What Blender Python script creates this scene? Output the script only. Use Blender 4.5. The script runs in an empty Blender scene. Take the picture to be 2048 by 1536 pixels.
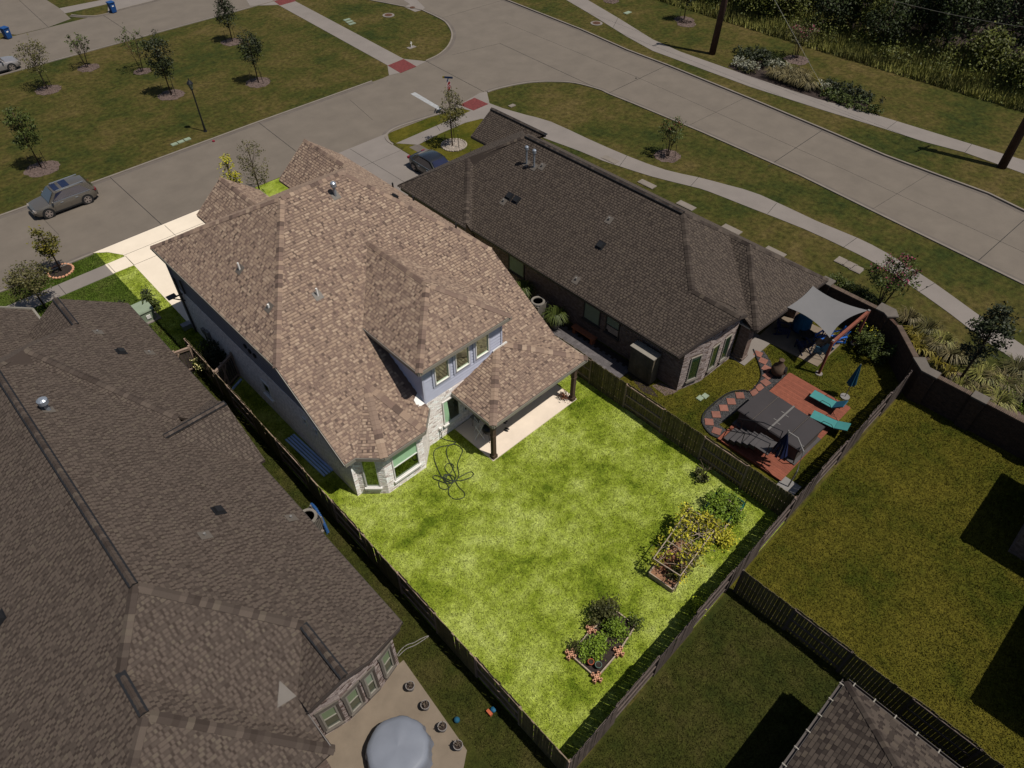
import bpy, bmesh, math, random
import numpy as np
from mathutils import Vector, Matrix
random.seed(7); rng = np.random.default_rng(11)
S = bpy.context.scene; COL = S.collection
# ------------------------------------------------------------------ camera
CAM_H, PITCH, YAW, FPX = 28.0, math.radians(46), math.radians(43.8), 1420.0
cd = bpy.data.cameras.new('camera'); cam = bpy.data.objects.new('camera', cd); COL.objects.link(cam)
cam.location = (0, 0, CAM_H); cam.rotation_euler = (math.pi/2 - PITCH, 0, -YAW)
cd.sensor_width = 36; cd.lens = FPX/2048*36; cd.clip_start = .5; cd.clip_end = 1500
S.camera = cam
# ------------------------------------------------------------------ light
SUN = Vector((.18, -.46, 1)).normalized()
W = bpy.data.worlds.new('World'); S.world = W; W.use_nodes = True
nt = W.node_tree; nt.nodes.clear()
sk = nt.nodes.new('ShaderNodeTexSky'); sk.sky_type = 'NISHITA'; sk.sun_disc = False
sk.sun_elevation = math.asin(SUN.z); sk.sun_rotation = math.atan2(SUN.x, SUN.y)
bg = nt.nodes.new('ShaderNodeBackground'); bg.inputs[1].default_value = .055
wo = nt.nodes.new('ShaderNodeOutputWorld'); nt.links.new(sk.outputs[0], bg.inputs[0]); nt.links.new(bg.outputs[0], wo.inputs[0])
sd = bpy.data.lights.new('sun', 'SUN'); sd.energy = 4.6; sd.angle = math.radians(.5); sd.color = (1, .955, .88)
so = bpy.data.objects.new('sun', sd); COL.objects.link(so); so.location = (0, 0, 60)
so.rotation_euler = SUN.to_track_quat('Z', 'Y').to_euler()
S.view_settings.view_transform = 'Standard'; S.view_settings.look = 'None'
S.view_settings.exposure = 0.1; S.view_settings.gamma = 1; S.view_settings.use_curve_mapping = False
# ------------------------------------------------------------------ helpers
_fh = Vector((math.sin(YAW), math.cos(YAW), 0)); _r = Vector((math.cos(YAW), -math.sin(YAW), 0))
_fw = _fh*math.cos(PITCH) + Vector((0, 0, -math.sin(PITCH))); _up = _fh*math.sin(PITCH) + Vector((0, 0, math.cos(PITCH)))
_C = Vector((0, 0, CAM_H))
def g(px, py, z=0.0):                       # where a measured point of the survey photo lies on level z
    d = _fw*FPX + _r*(px-1024) - _up*(py-768)
    return _C + d*((z-CAM_H)/d.z)
def gs(pts, z=0.0): return [g(p[0], p[1], z) for p in pts]
def onx(px, py, x):
    d = _fw*FPX + _r*(px-1024) - _up*(py-768); return _C + d*(x/d.x)
def onp(px, py, n, d0):                     # on plane n.p = d0
    n = Vector(n); d = _fw*FPX + _r*(px-1024) - _up*(py-768); return _C + d*((d0-n.dot(_C))/n.dot(d))
def lin(c):
    return tuple(((v/255)/12.92 if v/255 <= .04045 else ((v/255+.055)/1.055)**2.4) for v in c)
def ob(r, gg, b, k=1.45): return tuple(min(.9, v/k) for v in lin((r, gg, b)))

def tag(o, label=None, cat=None, group=None, kind=None):
    if label: o['label'] = label
    if cat: o['category'] = cat
    if group: o['group'] = group
    if kind: o['kind'] = kind
    return o
def thing(name, label, cat, loc=(0, 0, 0), rz=0, group=None):
    o = bpy.data.objects.new(name, None); COL.objects.link(o); o.empty_display_size = .2
    o.location = loc; o.rotation_euler = (0, 0, rz); return tag(o, label, cat, group)
LOCAL = set()
def wl(p):
    v = Vector((0, 0, 0))
    while p: v += p.location; p = p.parent
    return v
def link(name, me, parent=None, m=None):
    o = bpy.data.objects.new(name, me); COL.objects.link(o)
    if parent: o.parent = parent
    return o
def dup(root, loc, rz=0, label=None, group=None, parent=None):
    c = root.copy(); COL.objects.link(c)
    if parent is None: c.location = loc; c.rotation_euler = (0, 0, rz)
    else: c.parent = parent
    if label: c['label'] = label
    if group: c['group'] = group
    for ch in root.children: dup(ch, None, 0, None, None, c)
    return c
class MB:
    def __init__(s): s.v = []; s.f = []; s.t = []
    def add(s, vs, fs, tint=.5):
        b = len(s.v); s.v += [tuple(v) for v in vs]; s.f += [tuple(i+b for i in f) for f in fs]; s.t += [tint]*len(fs); return s
    def quad(s, a, b, c, d, tint=.5): return s.add([a, b, c, d], [(0, 1, 2, 3)], tint)
    def box(s, c, size, rz=0, M=None, tint=.5, taper=1):
        x, y, z = size[0]/2, size[1]/2, size[2]/2; R = Matrix.Rotation(rz, 3, 'Z') if M is None else M; c = Vector(c)
        vs = []
        for dz in (-1, 1):
            k = taper if dz > 0 else 1
            for dx, dy in ((-1, -1), (1, -1), (1, 1), (-1, 1)): vs.append(c + R @ Vector((dx*x*k, dy*y*k, dz*z)))
        return s.add(vs, [(3, 2, 1, 0), (4, 5, 6, 7), (0, 1, 5, 4), (1, 2, 6, 5), (2, 3, 7, 6), (3, 0, 4, 7)], tint)
    def bar(s, a, b, w, h=None, tint=.5, upv=(0, 0, 1)):      # square bar between two points
        a, b = Vector(a), Vector(b); h = h or w; d = b-a; L = d.length; x = d/L
        u = Vector(upv); y = u.cross(x)
        if y.length < 1e-4: y = Vector((0, 1, 0)).cross(x)
        y.normalize(); z = x.cross(y)
        return s.box((a+b)/2, (L, w, h), M=Matrix((x, y, z)).transposed(), tint=tint)
    def prism(s, poly, z0, z1, tint=.5, bottom=False):
        n = len(poly); area = sum(poly[i][0]*poly[(i+1) % n][1]-poly[(i+1) % n][0]*poly[i][1] for i in range(n))
        if area < 0: poly = poly[::-1]
        vs = [(p[0], p[1], z0) for p in poly] + [(p[0], p[1], z1) for p in poly]
        fs = [tuple(range(n, 2*n))] + [(i, (i+1) % n, n+(i+1) % n, n+i) for i in range(n)]
        if bottom: fs.append(tuple(range(n-1, -1, -1)))
        return s.add(vs, fs, tint)
    def cyl(s, a, b, r0, r1=None, n=10, caps=True, tint=.5):
        a, b = Vector(a), Vector(b); r1 = r0 if r1 is None else r1; d = (b-a)
        q = d.to_track_quat('Z', 'Y').to_matrix(); vs = []
        for c, r in ((a, r0), (b, r1)):
            for i in range(n): t = 2*math.pi*i/n; vs.append(c + q @ Vector((r*math.cos(t), r*math.sin(t), 0)))
        fs = [(i, (i+1) % n, n+(i+1) % n, n+i) for i in range(n)]
        if caps: fs += [tuple(range(n-1, -1, -1)), tuple(range(n, 2*n))]
        return s.add(vs, fs, tint)
    def lathe(s, prof, c=(0, 0, 0), n=16, sx=1, sy=1, tint=.5, q=None):
        c = Vector(c); vs = []
        for r, z in prof:
            for i in range(n):
                t = 2*math.pi*i/n; p = Vector((r*math.cos(t)*sx, r*math.sin(t)*sy, z)); vs.append(c + (q @ p if q else p))
        fs = [(k*n+i, k*n+(i+1) % n, (k+1)*n+(i+1) % n, (k+1)*n+i) for k in range(len(prof)-1) for i in range(n)]
        fs += [tuple(range(n-1, -1, -1)), tuple(range((len(prof)-1)*n, len(prof)*n))]
        return s.add(vs, fs, tint)
    def tube(s, pts, r, n=6, tint=.5, taper=1):
        pts = [Vector(p) for p in pts]; vs = []; m = len(pts); u = Vector((.3, .2, 1)).normalized()
        for k, p in enumerate(pts):
            d = (pts[min(k+1, m-1)]-pts[max(k-1, 0)]).normalized(); x = d.cross(u)
            if x.length < 1e-3: x = d.cross(Vector((1, 0, 0)))
            x.normalize(); y = d.cross(x); rr = r*(1+(taper-1)*k/max(1, m-1))
            for i in range(n): t = 2*math.pi*i/n; vs.append(p + x*rr*math.cos(t) + y*rr*math.sin(t))
        fs = [(k*n+i, k*n+(i+1) % n, (k+1)*n+(i+1) % n, (k+1)*n+i) for k in range(m-1) for i in range(n)]
        fs += [tuple(range(n-1, -1, -1)), tuple(range((m-1)*n, m*n))]
        return s.add(vs, fs, tint)
    def mesh(s, name, m, org=(0, 0, 0), smooth=False, attr=True):
        me = bpy.data.meshes.new(name); o = Vector(org)
        me.from_pydata([(v[0]-o.x, v[1]-o.y, v[2]-o.z) for v in s.v], [], s.f); me.materials.append(m)
        if attr:
            a = me.attributes.new('tint', 'FLOAT', 'FACE'); a.data.foreach_set('value', s.t)
        if smooth: me.polygons.foreach_set('use_smooth', [True]*len(me.polygons))
        me.update(); return me
    def build(s, name, m, parent=None, local=False, smooth=False, **kw):
        org = (0, 0, 0) if local or not parent else wl(parent)
        return tag(link(name, s.mesh(name, m, org, smooth), parent), **kw)
    def top(s, name, m, label, cat, group=None, kind=None, smooth=False):   # a thing that is one mesh, origin at its base
        a = np.array(s.v); c = Vector((a[:, 0].mean(), a[:, 1].mean(), a[:, 2].min()))
        o = link(name, s.mesh(name, m, c, smooth)); o.location = c
        return tag(o, label, cat, group, kind)
def blob(mb, c, r, n=2, jit=.15, tint=.5):                                  # lumpy rounded solid
    bm = bmesh.new(); bmesh.ops.create_icosphere(bm, subdivisions=n, radius=1)
    vs = [Vector(c) + Vector((v.co.x*r[0], v.co.y*r[1], v.co.z*r[2]))*(1+random.uniform(-jit, jit)) for v in bm.verts]
    mb.add(vs, [tuple(v.index for v in f.verts) for f in bm.faces], tint); bm.free(); return mb
# ------------------------------------------------------------------ materials
def mat(name, col, rough=.85, var=.12, scale=3., bump=0., bscale=None, tint=None, objrand=0., metal=0., spec=.3, col2=None, fine=0., ramp=None, coat=0.):
    m = bpy.data.materials.new(name); m.use_nodes = True; n = m.node_tree.nodes; l = m.node_tree.links
    b = n['Principled BSDF']; b.inputs['Roughness'].default_value = rough; b.inputs['Metallic'].default_value = metal
    b.inputs['Specular IOR Level'].default_value = spec; b.inputs['Coat Weight'].default_value = coat
    geo = n.new('ShaderNodeNewGeometry'); nz = n.new('ShaderNodeTexNoise'); nz.inputs['Scale'].default_value = scale
    nz.inputs['Detail'].default_value = 5; nz.inputs['Roughness'].default_value = .62; l.new(geo.outputs['Position'], nz.inputs['Vector'])
    mx = n.new('ShaderNodeValToRGB'); c = np.array(col); c2 = np.array(col2) if col2 is not None else c*(1+var)
    e = mx.color_ramp.elements; e[0].position = .3; e[1].position = .7
    e[0].color = (*(c*(1-var) if col2 is None else c), 1); e[1].color = (*np.clip(c2, 0, .95), 1)
    l.new(nz.outputs['Fac'], mx.inputs[0]); out = mx.outputs[0]
    if ramp:                                                                # colour by the piece's own tint
        at = n.new('ShaderNodeAttribute'); at.attribute_name = 'tint'; rp = n.new('ShaderNodeValToRGB'); rp.color_ramp.interpolation = 'LINEAR'
        els = rp.color_ramp.elements
        while len(els) < len(ramp): els.new(.5)
        for i, cc in enumerate(ramp): els[i].position = i/(len(ramp)-1); els[i].color = (*cc, 1)
        l.new(at.outputs['Fac'], rp.inputs[0])
        mm = n.new('ShaderNodeMix'); mm.data_type = 'RGBA'; mm.blend_type = 'MULTIPLY'; mm.inputs[0].default_value = 1
        l.new(rp.outputs[0], mm.inputs[6]); l.new(out, mm.inputs[7]); out = mm.outputs[2]
    def mult(sock, lo, hi, o):
        mr = n.new('ShaderNodeMapRange'); mr.inputs[3].default_value = lo; mr.inputs[4].default_value = hi; l.new(sock, mr.inputs[0])
        v = n.new('ShaderNodeVectorMath'); v.operation = 'SCALE'; l.new(o, v.inputs[0]); l.new(mr.outputs[0], v.inputs['Scale']); return v.outputs[0]
    if tint:
        at = n.new('ShaderNodeAttribute'); at.attribute_name = 'tint'; out = mult(at.outputs['Fac'], 1-tint, 1+tint, out)
    if objrand:
        oi = n.new('ShaderNodeObjectInfo'); out = mult(oi.outputs['Random'], 1-objrand, 1+objrand, out)
    if fine:
        nf = n.new('ShaderNodeTexNoise'); nf.inputs['Scale'].default_value = 28; nf.inputs['Detail'].default_value = 3
        l.new(geo.outputs['Position'], nf.inputs['Vector']); out = mult(nf.outputs['Fac'], 1-fine, 1+fine, out)
    l.new(out, b.inputs['Base Color'])
    if bump:
        nb = n.new('ShaderNodeTexNoise'); nb.inputs['Scale'].default_value = bscale or scale*6; nb.inputs['Detail'].default_value = 4
        l.new(geo.outputs['Position'], nb.inputs['Vector']); bp = n.new('ShaderNodeBump'); bp.inputs['Strength'].default_value = bump
        bp.inputs['Distance'].default_value = .03; l.new(nb.outputs['Fac'], bp.inputs['Height']); l.new(bp.outputs[0], b.inputs['Normal'])
    return m
def grassmat(name, cols, big=.35, mid=1.6, finev=.45, blade=False, mids=(3.2, .3)):
    m = bpy.data.materials.new(name); m.use_nodes = True; n = m.node_tree.nodes; l = m.node_tree.links
    b = n['Principled BSDF']; b.inputs['Roughness'].default_value = .95; b.inputs['Specular IOR Level'].default_value = .08
    geo = n.new('ShaderNodeNewGeometry')
    sep = n.new('ShaderNodeVectorMath'); sep.operation = 'MULTIPLY'; sep.inputs[1].default_value = (1, 1, 0); l.new(geo.outputs['Position'], sep.inputs[0])
    def noise(sc, det=4, ro=.6):
        z = n.new('ShaderNodeTexNoise'); z.inputs['Scale'].default_value = sc; z.inputs['Detail'].default_value = det
        z.inputs['Roughness'].default_value = ro; l.new(sep.outputs[0], z.inputs['Vector']); return z.outputs['Fac']
    a, c, f = noise(big, 2, .5), noise(mid, 5, .65), noise(14, 4, .75)
    s1 = n.new('ShaderNodeMath'); s1.operation = 'MULTIPLY_ADD'; s1.inputs[1].default_value = .55; l.new(a, s1.inputs[0])
    s2 = n.new('ShaderNodeMath'); s2.operation = 'MULTIPLY'; s2.inputs[1].default_value = .45; l.new(c, s2.inputs[0]); l.new(s2.outputs[0], s1.inputs[2])
    rp = n.new('ShaderNodeValToRGB'); els = rp.color_ramp.elements
    while len(els) < len(cols): els.new(.5)
    for i, cc in enumerate(cols): els[i].position = .36+.28*i/(len(cols)-1); els[i].color = (*cc, 1)
    l.new(s1.outputs[0], rp.inputs[0]); out = rp.outputs[0]
    def mult(sock, lo, hi, o, f0=.25, f1=.75):
        mr = n.new('ShaderNodeMapRange'); mr.inputs[1].default_value = f0; mr.inputs[2].default_value = f1; mr.inputs[3].default_value = lo; mr.inputs[4].default_value = hi; l.new(sock, mr.inputs[0])
        v = n.new('ShaderNodeVectorMath'); v.operation = 'SCALE'; l.new(o, v.inputs[0]); l.new(mr.outputs[0], v.inputs['Scale']); return v.outputs[0]
    out = mult(f, 1-finev, 1+finev, out)
    out = mult(noise(mids[0], 6, .7), 1-mids[1], 1+mids[1], out, .3, .7)
    if blade:
        at = n.new('ShaderNodeAttribute'); at.attribute_name = 'tint'; out = mult(at.outputs['Fac'], .35, 1.75, out, 0, 1)
    l.new(out, b.inputs['Base Color'])
    if not blade:
        bp = n.new('ShaderNodeBump'); bp.inputs['Strength'].default_value = .8; bp.inputs['Distance'].default_value = .05
        l.new(f, bp.inputs['Height']); l.new(bp.outputs[0], b.inputs['Normal'])
    return m
def brickmat(name, c1, c2, mortar, bump=.5, sx=4.6, rough=.9):
    m = bpy.data.materials.new(name); m.use_nodes = True; n = m.node_tree.nodes; l = m.node_tree.links
    b = n['Principled BSDF']; b.inputs['Roughness'].default_value = rough; b.inputs['Specular IOR Level'].default_value = .2
    geo = n.new('ShaderNodeNewGeometry'); sp = n.new('ShaderNodeSeparateXYZ'); l.new(geo.outputs['Position'], sp.inputs[0])
    su = n.new('ShaderNodeMath'); su.operation = 'SUBTRACT'; l.new(sp.outputs[0], su.inputs[0]); l.new(sp.outputs[1], su.inputs[1])
    cb = n.new('ShaderNodeCombineXYZ'); l.new(su.outputs[0], cb.inputs[0]); l.new(sp.outputs[2], cb.inputs[1])
    br = n.new('ShaderNodeTexBrick'); br.inputs['Scale'].default_value = 1; br.inputs['Brick Width'].default_value = .21; br.inputs['Row Height'].default_value = .075
    br.inputs['Mortar Size'].default_value = .009; br.inputs['Color1'].default_value = (*c1, 1); br.inputs['Color2'].default_value = (*c2, 1); br.inputs['Mortar'].default_value = (*mortar, 1)
    l.new(cb.outputs[0], br.inputs['Vector'])
    nz = n.new('ShaderNodeTexNoise'); nz.inputs['Scale'].default_value = 7; nz.inputs['Detail'].default_value = 6; l.new(geo.outputs['Position'], nz.inputs['Vector'])
    mr = n.new('ShaderNodeMapRange'); mr.inputs[1].default_value = .3; mr.inputs[2].default_value = .7; mr.inputs[3].default_value = .7; mr.inputs[4].default_value = 1.2; l.new(nz.outputs['Fac'], mr.inputs[0])
    v = n.new('ShaderNodeVectorMath'); v.operation = 'SCALE'; l.new(br.outputs['Color'], v.inputs[0]); l.new(mr.outputs[0], v.inputs['Scale']); l.new(v.outputs[0], b.inputs['Base Color'])
    bp = n.new('ShaderNodeBump'); bp.inputs['Strength'].default_value = bump; bp.inputs['Distance'].default_value = .012; bp.invert = True
    l.new(br.outputs['Fac'], bp.inputs['Height']); l.new(bp.outputs[0], b.inputs['Normal'])
    return m
def glassmat(name, col, rough=.05):
    m = mat(name, col, rough=rough, var=.25, scale=1.2, spec=.9, coat=.6); return m
M = {}  # tones beyond the bright lot have an overall dimming put into the base colour
# ground; grass and concrete outside the lot are dimmed in their colour
M['dimgrass'] = grassmat('dim_grass', [ob(50, 58, 24), ob(66, 67, 28), ob(80, 73, 36), ob(92, 80, 46)], big=.16, mid=.8, finev=.35, mids=(2.6, .55))
M['lawn'] = grassmat('bright_lawn', [ob(92, 110, 24), ob(132, 146, 46), ob(156, 168, 72), ob(176, 186, 98)], big=.42, mid=1.5, finev=.5, mids=(4.5, .35))
M['lawnblade'] = grassmat('bright_lawn_blade', [ob(92, 110, 24), ob(132, 146, 46), ob(156, 168, 72), ob(176, 186, 98)], big=.42, mid=1.5, finev=.25, blade=True, mids=(4.5, .3))
M['yard'] = grassmat('yellow_yard', [ob(62, 68, 16), ob(84, 80, 24), ob(98, 90, 30)], big=.3, mid=1.3)
M['yardblade'] = grassmat('yellow_yard_blade', [ob(62, 68, 16), ob(84, 80, 24), ob(98, 90, 30)], big=.3, mid=1.3, blade=True)
M['dimyard'] = grassmat('dim_yard', [ob(44, 52, 18), ob(60, 62, 24), ob(72, 68, 34)], big=.3, mid=1.2)
M['frontyard'] = grassmat('front_yard', [ob(58, 76, 20), ob(72, 88, 30), ob(84, 92, 42)], big=.3, mid=1.2)
M['road'] = mat('road_concrete', ob(116, 106, 95), var=.1, scale=.5, fine=.07, bump=.12, bscale=40)
M['walk'] = mat('sidewalk_concrete', ob(134, 125, 118), var=.08, scale=.6, fine=.06, bump=.1, bscale=40)
M['kerb'] = mat('kerb_concrete', ob(132, 122, 112), var=.12, scale=1.2, fine=.1)
M['gutter'] = mat('gutter_stain', ob(106, 97, 89), var=.15, scale=.8, fine=.1)
M['joint'] = mat('joint_filler', (.02, .018, .016), var=.3)
M['drive'] = mat('pale_concrete', ob(242, 226, 204), var=.05, scale=.7, fine=.05, bump=.1, bscale=40)
M['patio'] = mat('patio_concrete', ob(238, 220, 200), var=.08, scale=.9, fine=.06)
M['npatio'] = mat('tan_patio', ob(128, 114, 98), var=.12, scale=1.2, fine=.07)
M['redramp'] = mat('red_ramp', ob(112, 52, 50), var=.25, scale=5, fine=.15)
M['marking'] = mat('road_paint', ob(165, 165, 165), var=.15, scale=3)
M['mulch'] = mat('mulch', ob(105, 88, 80), var=.35, scale=9, fine=.35, bump=.8, bscale=25)
M['darkmulch'] = mat('dark_mulch', ob(52, 40, 34), var=.4, scale=9, fine=.35, bump=.8, bscale=25)
M['soil'] = mat('soil', ob(150, 110, 82), var=.35, scale=5, fine=.3, bump=.7, bscale=20)
M['gravel'] = mat('gravel', (1, 1, 1), ramp=[ob(46, 46, 48), ob(78, 76, 76), ob(110, 106, 104)], var=.05)
M['stepstone'] = mat('stepping_stone', ob(138, 92, 78), var=.18, scale=3, fine=.12, objrand=.12)
M['paver'] = mat('grey_paver', ob(102, 96, 96), var=.15, scale=5, fine=.08, objrand=.15, tint=.25)
# roofs; neighbours' shingles have the dimming around the lot put into the colour
M['roofA'] = mat('tan_shingle', (1, 1, 1), ramp=[ob(104, 85, 75, 1.5), ob(132, 109, 96, 1.5), ob(146, 123, 107, 1.5), ob(164, 139, 119, 1.5), ob(178, 154, 132, 1.5)], var=.1, scale=1.1, fine=.12, bump=.25, bscale=60)
M['roofB'] = mat('dim_grey_shingle', (1, 1, 1), ramp=[ob(62, 51, 44, 1.3), ob(70, 59, 52, 1.3), ob(78, 67, 59, 1.3), ob(90, 78, 69, 1.3), ob(94, 83, 72, 1.3)], var=.07, scale=.9, fine=.12, bump=.25, bscale=60)
M['roofC'] = mat('dim_brown_shingle', (1, 1, 1), ramp=[ob(52, 42, 36, 1.3), ob(60, 50, 43, 1.3), ob(70, 60, 52, 1.3), ob(82, 71, 62, 1.3), ob(86, 75, 64, 1.3)], var=.07, scale=.9, fine=.12, bump=.25, bscale=60)
M['flash'] = mat('metal_flashing', ob(104, 96, 88), rough=.5, var=.05)
# walls; neighbour and boundary brick is dimmed in its colour too
M['wbrick'] = brickmat('white_brick', ob(232, 224, 218, 1.0), ob(214, 204, 198, 1.0), ob(225, 217, 210, 1.0))
M['wbrickpiece'] = mat('white_brick_piece', (1, 1, 1), ramp=[ob(186, 172, 166, .95), ob(220, 210, 204, .95), ob(234, 227, 222, .95), ob(244, 239, 234, .95)], var=.1, scale=9, fine=.12)
M['nbrickpiece'] = mat('wash_brick_piece', (1, 1, 1), ramp=[ob(62, 44, 38, .8), ob(98, 84, 78, .8), ob(124, 112, 108, .8), ob(138, 126, 120, .8)], var=.12, scale=9, fine=.12)
M['nmortar'] = mat('grey_mortar', ob(84, 74, 68, .8), var=.15)
M['wmortar'] = mat('white_mortar', ob(215, 206, 200, 1.0), var=.1)
M['nbrick'] = brickmat('neighbour_brick', ob(88, 70, 62, .8), ob(112, 96, 88, .8), ob(98, 86, 78, .8))
M['nbrickpale'] = brickmat('pale_neighbour_brick', ob(128, 116, 108, .75), ob(106, 92, 84, .75), ob(120, 108, 100, .75))
M['dbrick'] = brickmat('dark_wall_brick', ob(62, 45, 36, .75), ob(46, 34, 28, .75), ob(58, 50, 44, .75))
M['rowlock'] = mat('rowlock_brick', ob(96, 80, 68), var=.2, scale=3, objrand=.18, tint=.25)
M['cap'] = mat('cast_stone', ob(104, 96, 88), var=.12, scale=4, fine=.08)
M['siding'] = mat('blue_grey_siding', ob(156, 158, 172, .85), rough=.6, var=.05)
M['sidedark'] = mat('shaded_siding', ob(120, 118, 122, .95), rough=.6, var=.06)  # same siding as the dormer, with the side wall's shade put into the colour
M['trim'] = mat('white_trim', ob(222, 218, 212, 1.2), rough=.5, var=.04)
M['dtrim'] = mat('dark_trim', ob(70, 62, 58, 1.2), rough=.5, var=.08)
M['gtrim'] = mat('grey_trim', ob(128, 122, 112, 1.1), rough=.55, var=.06)
M['sage'] = mat('sage_window_reveal', ob(150, 168, 132, 1.1), rough=.6, var=.06)
M['sagedim'] = mat('dim_sage_reveal', ob(104, 116, 88, 1.0), rough=.6, var=.06)
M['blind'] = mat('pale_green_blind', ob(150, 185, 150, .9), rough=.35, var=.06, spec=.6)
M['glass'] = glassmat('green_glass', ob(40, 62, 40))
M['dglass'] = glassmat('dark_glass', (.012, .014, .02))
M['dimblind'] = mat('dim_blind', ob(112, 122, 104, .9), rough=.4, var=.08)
M['soffit'] = mat('soffit', ob(190, 184, 176, 1.2), var=.05)
M['postbrown'] = mat('brown_post', ob(74, 58, 46, 1.0), var=.15, scale=6)
# wood
M['picket'] = mat('weathered_picket', ob(66, 60, 34, 1.0), var=.35, scale=4, objrand=.3, fine=.2, bump=.3, bscale=30, col2=ob(96, 86, 58, 1.0))
M['picketgrey'] = mat('grey_picket', ob(56, 48, 44, 1.0), var=.3, scale=4, objrand=.25, fine=.2, col2=ob(84, 72, 66, 1.0))
M['rail'] = mat('fence_rail', ob(150, 128, 112, 1.4), var=.2, scale=5, objrand=.15)
M['raildim'] = mat('dim_fence_rail', ob(92, 80, 74, 1.3), var=.2, scale=5, objrand=.15)
M['bedwood'] = mat('grey_bed_board', ob(170, 152, 132, 1.4), var=.25, scale=6, objrand=.12)
M['deck'] = mat('red_deck', ob(128, 72, 54, 1.3), var=.15, scale=4, objrand=.12)
M['redwood'] = mat('red_beam', ob(120, 68, 52, 1.2), var=.18, scale=4)
M['bench'] = mat('terracotta_bench', ob(112, 66, 44, .8), var=.15, scale=5)
M['shedwood'] = mat('shed_board', ob(84, 76, 62, .9), var=.3, scale=3, objrand=.18)
M['trunk'] = mat('bark', ob(66, 52, 42, 1.2), var=.35, scale=8)
M['paletrunk'] = mat('pale_bark', ob(110, 96, 82, 1.3), var=.25, scale=8)
M['stake'] = mat('dark_stake', ob(40, 34, 30), var=.2)
M['pole'] = mat('utility_pole_wood', ob(66, 46, 38, 1.1), var=.3, scale=3)
# leaves
def leafmat(name, a, b, t=.45, k=1.1): return mat(name, ob(*a, k), col2=ob(*b, k), scale=2.2, tint=t, rough=.6, spec=.25)
M['lf_dark'] = leafmat('dark_leaf', (26, 32, 16), (48, 54, 26))
M['lf_mid'] = leafmat('mid_leaf', (44, 54, 18), (72, 80, 30))
M['lf_yel'] = leafmat('yellow_leaf', (86, 80, 24), (122, 108, 36))
M['lf_olive'] = leafmat('olive_leaf', (60, 60, 30), (88, 82, 46))
M['lf_oran'] = leafmat('orange_leaf', (62, 68, 20), (104, 92, 28))
M['lf_bright'] = leafmat('bright_leaf', (120, 150, 30), (196, 196, 50), k=1.3)
M['lf_garden'] = leafmat('garden_leaf', (62, 84, 20), (128, 150, 44), k=1.2)
M['lf_gdark'] = leafmat('dark_garden_leaf', (44, 46, 24), (84, 84, 38), k=1.2)
M['lf_gold'] = leafmat('golden_leaf', (150, 150, 40), (190, 176, 50), k=1.3)
M['lf_pink'] = leafmat('pink_flower', (120, 36, 66), (150, 60, 90), k=1.2)
M['lf_white'] = leafmat('white_flower', (130, 132, 112), (160, 158, 140), k=1.2)
M['lf_cream'] = leafmat('cream_flower', (215, 200, 130), (230, 220, 160), k=1.0)
M['lf_straw'] = leafmat('straw_blade', (84, 78, 50), (120, 108, 72), k=1.2)
M['lf_wood'] = leafmat('wood_leaf', (22, 30, 10), (54, 64, 22), t=.6)
M['lf_wood2'] = leafmat('wood_leaf_light', (50, 58, 18), (92, 94, 34), t=.5)
M['lf_reed'] = leafmat('reed', (66, 72, 26), (128, 122, 66), t=.5, k=.9)
M['rust'] = leafmat('rust_leaf', (90, 52, 36), (130, 84, 56), k=1.2)
# objects; those beyond the lot have dimming put into their colours
M['black'] = mat('black_plastic', (.012, .012, .013), rough=.5, var=.1)
M['blackmetal'] = mat('black_metal', (.015, .015, .017), rough=.45, var=.1, metal=.3)
M['white'] = mat('white_paint', ob(225, 222, 216, 1.2), rough=.45, var=.04)
M['greymetal'] = mat('grey_metal', ob(130, 126, 122, 1.2), rough=.45, var=.08, metal=.2)
M['galv'] = mat('galvanised', ob(150, 156, 165, 1.2), rough=.35, var=.08, metal=.5)
M['duct'] = mat('blue_duct', ob(40, 74, 120, 1.0), rough=.5, var=.15)
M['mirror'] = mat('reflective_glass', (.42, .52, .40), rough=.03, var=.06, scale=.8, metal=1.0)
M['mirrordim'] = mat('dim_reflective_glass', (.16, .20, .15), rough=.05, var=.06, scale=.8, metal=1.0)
M['bluemetal'] = mat('blue_grey_metal', ob(140, 165, 200, .8), rough=.4, var=.1)
M['acbeige'] = mat('ac_beige', ob(112, 106, 98, 1.0), rough=.5, var=.06)
M['blue'] = mat('blue_plastic', ob(22, 62, 112, 1.0), rough=.5, var=.1)
M['bluebright'] = mat('bright_blue', ob(30, 80, 150, .9), rough=.55, var=.1)
M['navy'] = mat('navy', ob(26, 32, 60, .9), rough=.6, var=.15)
M['skyblue'] = mat('sky_blue', ob(74, 116, 140, 1.2), rough=.6, var=.1)
M['teal'] = mat('teal_cloth', ob(62, 128, 126, 1.3), rough=.8, var=.08)
M['dteal'] = mat('dark_teal_cloth', ob(24, 76, 98, 1.1), rough=.8, var=.15)
M['turq'] = mat('deep_blue_cover', ob(20, 76, 104, .9), rough=.7, var=.15)
M['spacover'] = mat('spa_vinyl', ob(58, 53, 53, 1.3), rough=.55, var=.08, scale=1)
M['spaside'] = mat('spa_side', ob(66, 60, 56, .8), rough=.7, var=.1)
M['seam'] = mat('spa_seam', ob(110, 106, 102, 1.3), rough=.5)
M['tread'] = mat('grey_tread', ob(70, 66, 66, 1.3), rough=.7, var=.12, objrand=.1)
M['sail'] = mat('grey_sail', ob(112, 110, 110, 1.35), rough=.85, var=.03)
M['cover'] = mat('blue_grey_cover', ob(120, 124, 134, 1.35), rough=.55, var=.05, scale=1.5)
M['terra'] = mat('terracotta', ob(205, 150, 118, 1.4), var=.18, scale=9)
M['terrapot'] = mat('terracotta_pot', ob(176, 90, 58, 1.3), var=.15)
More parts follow.
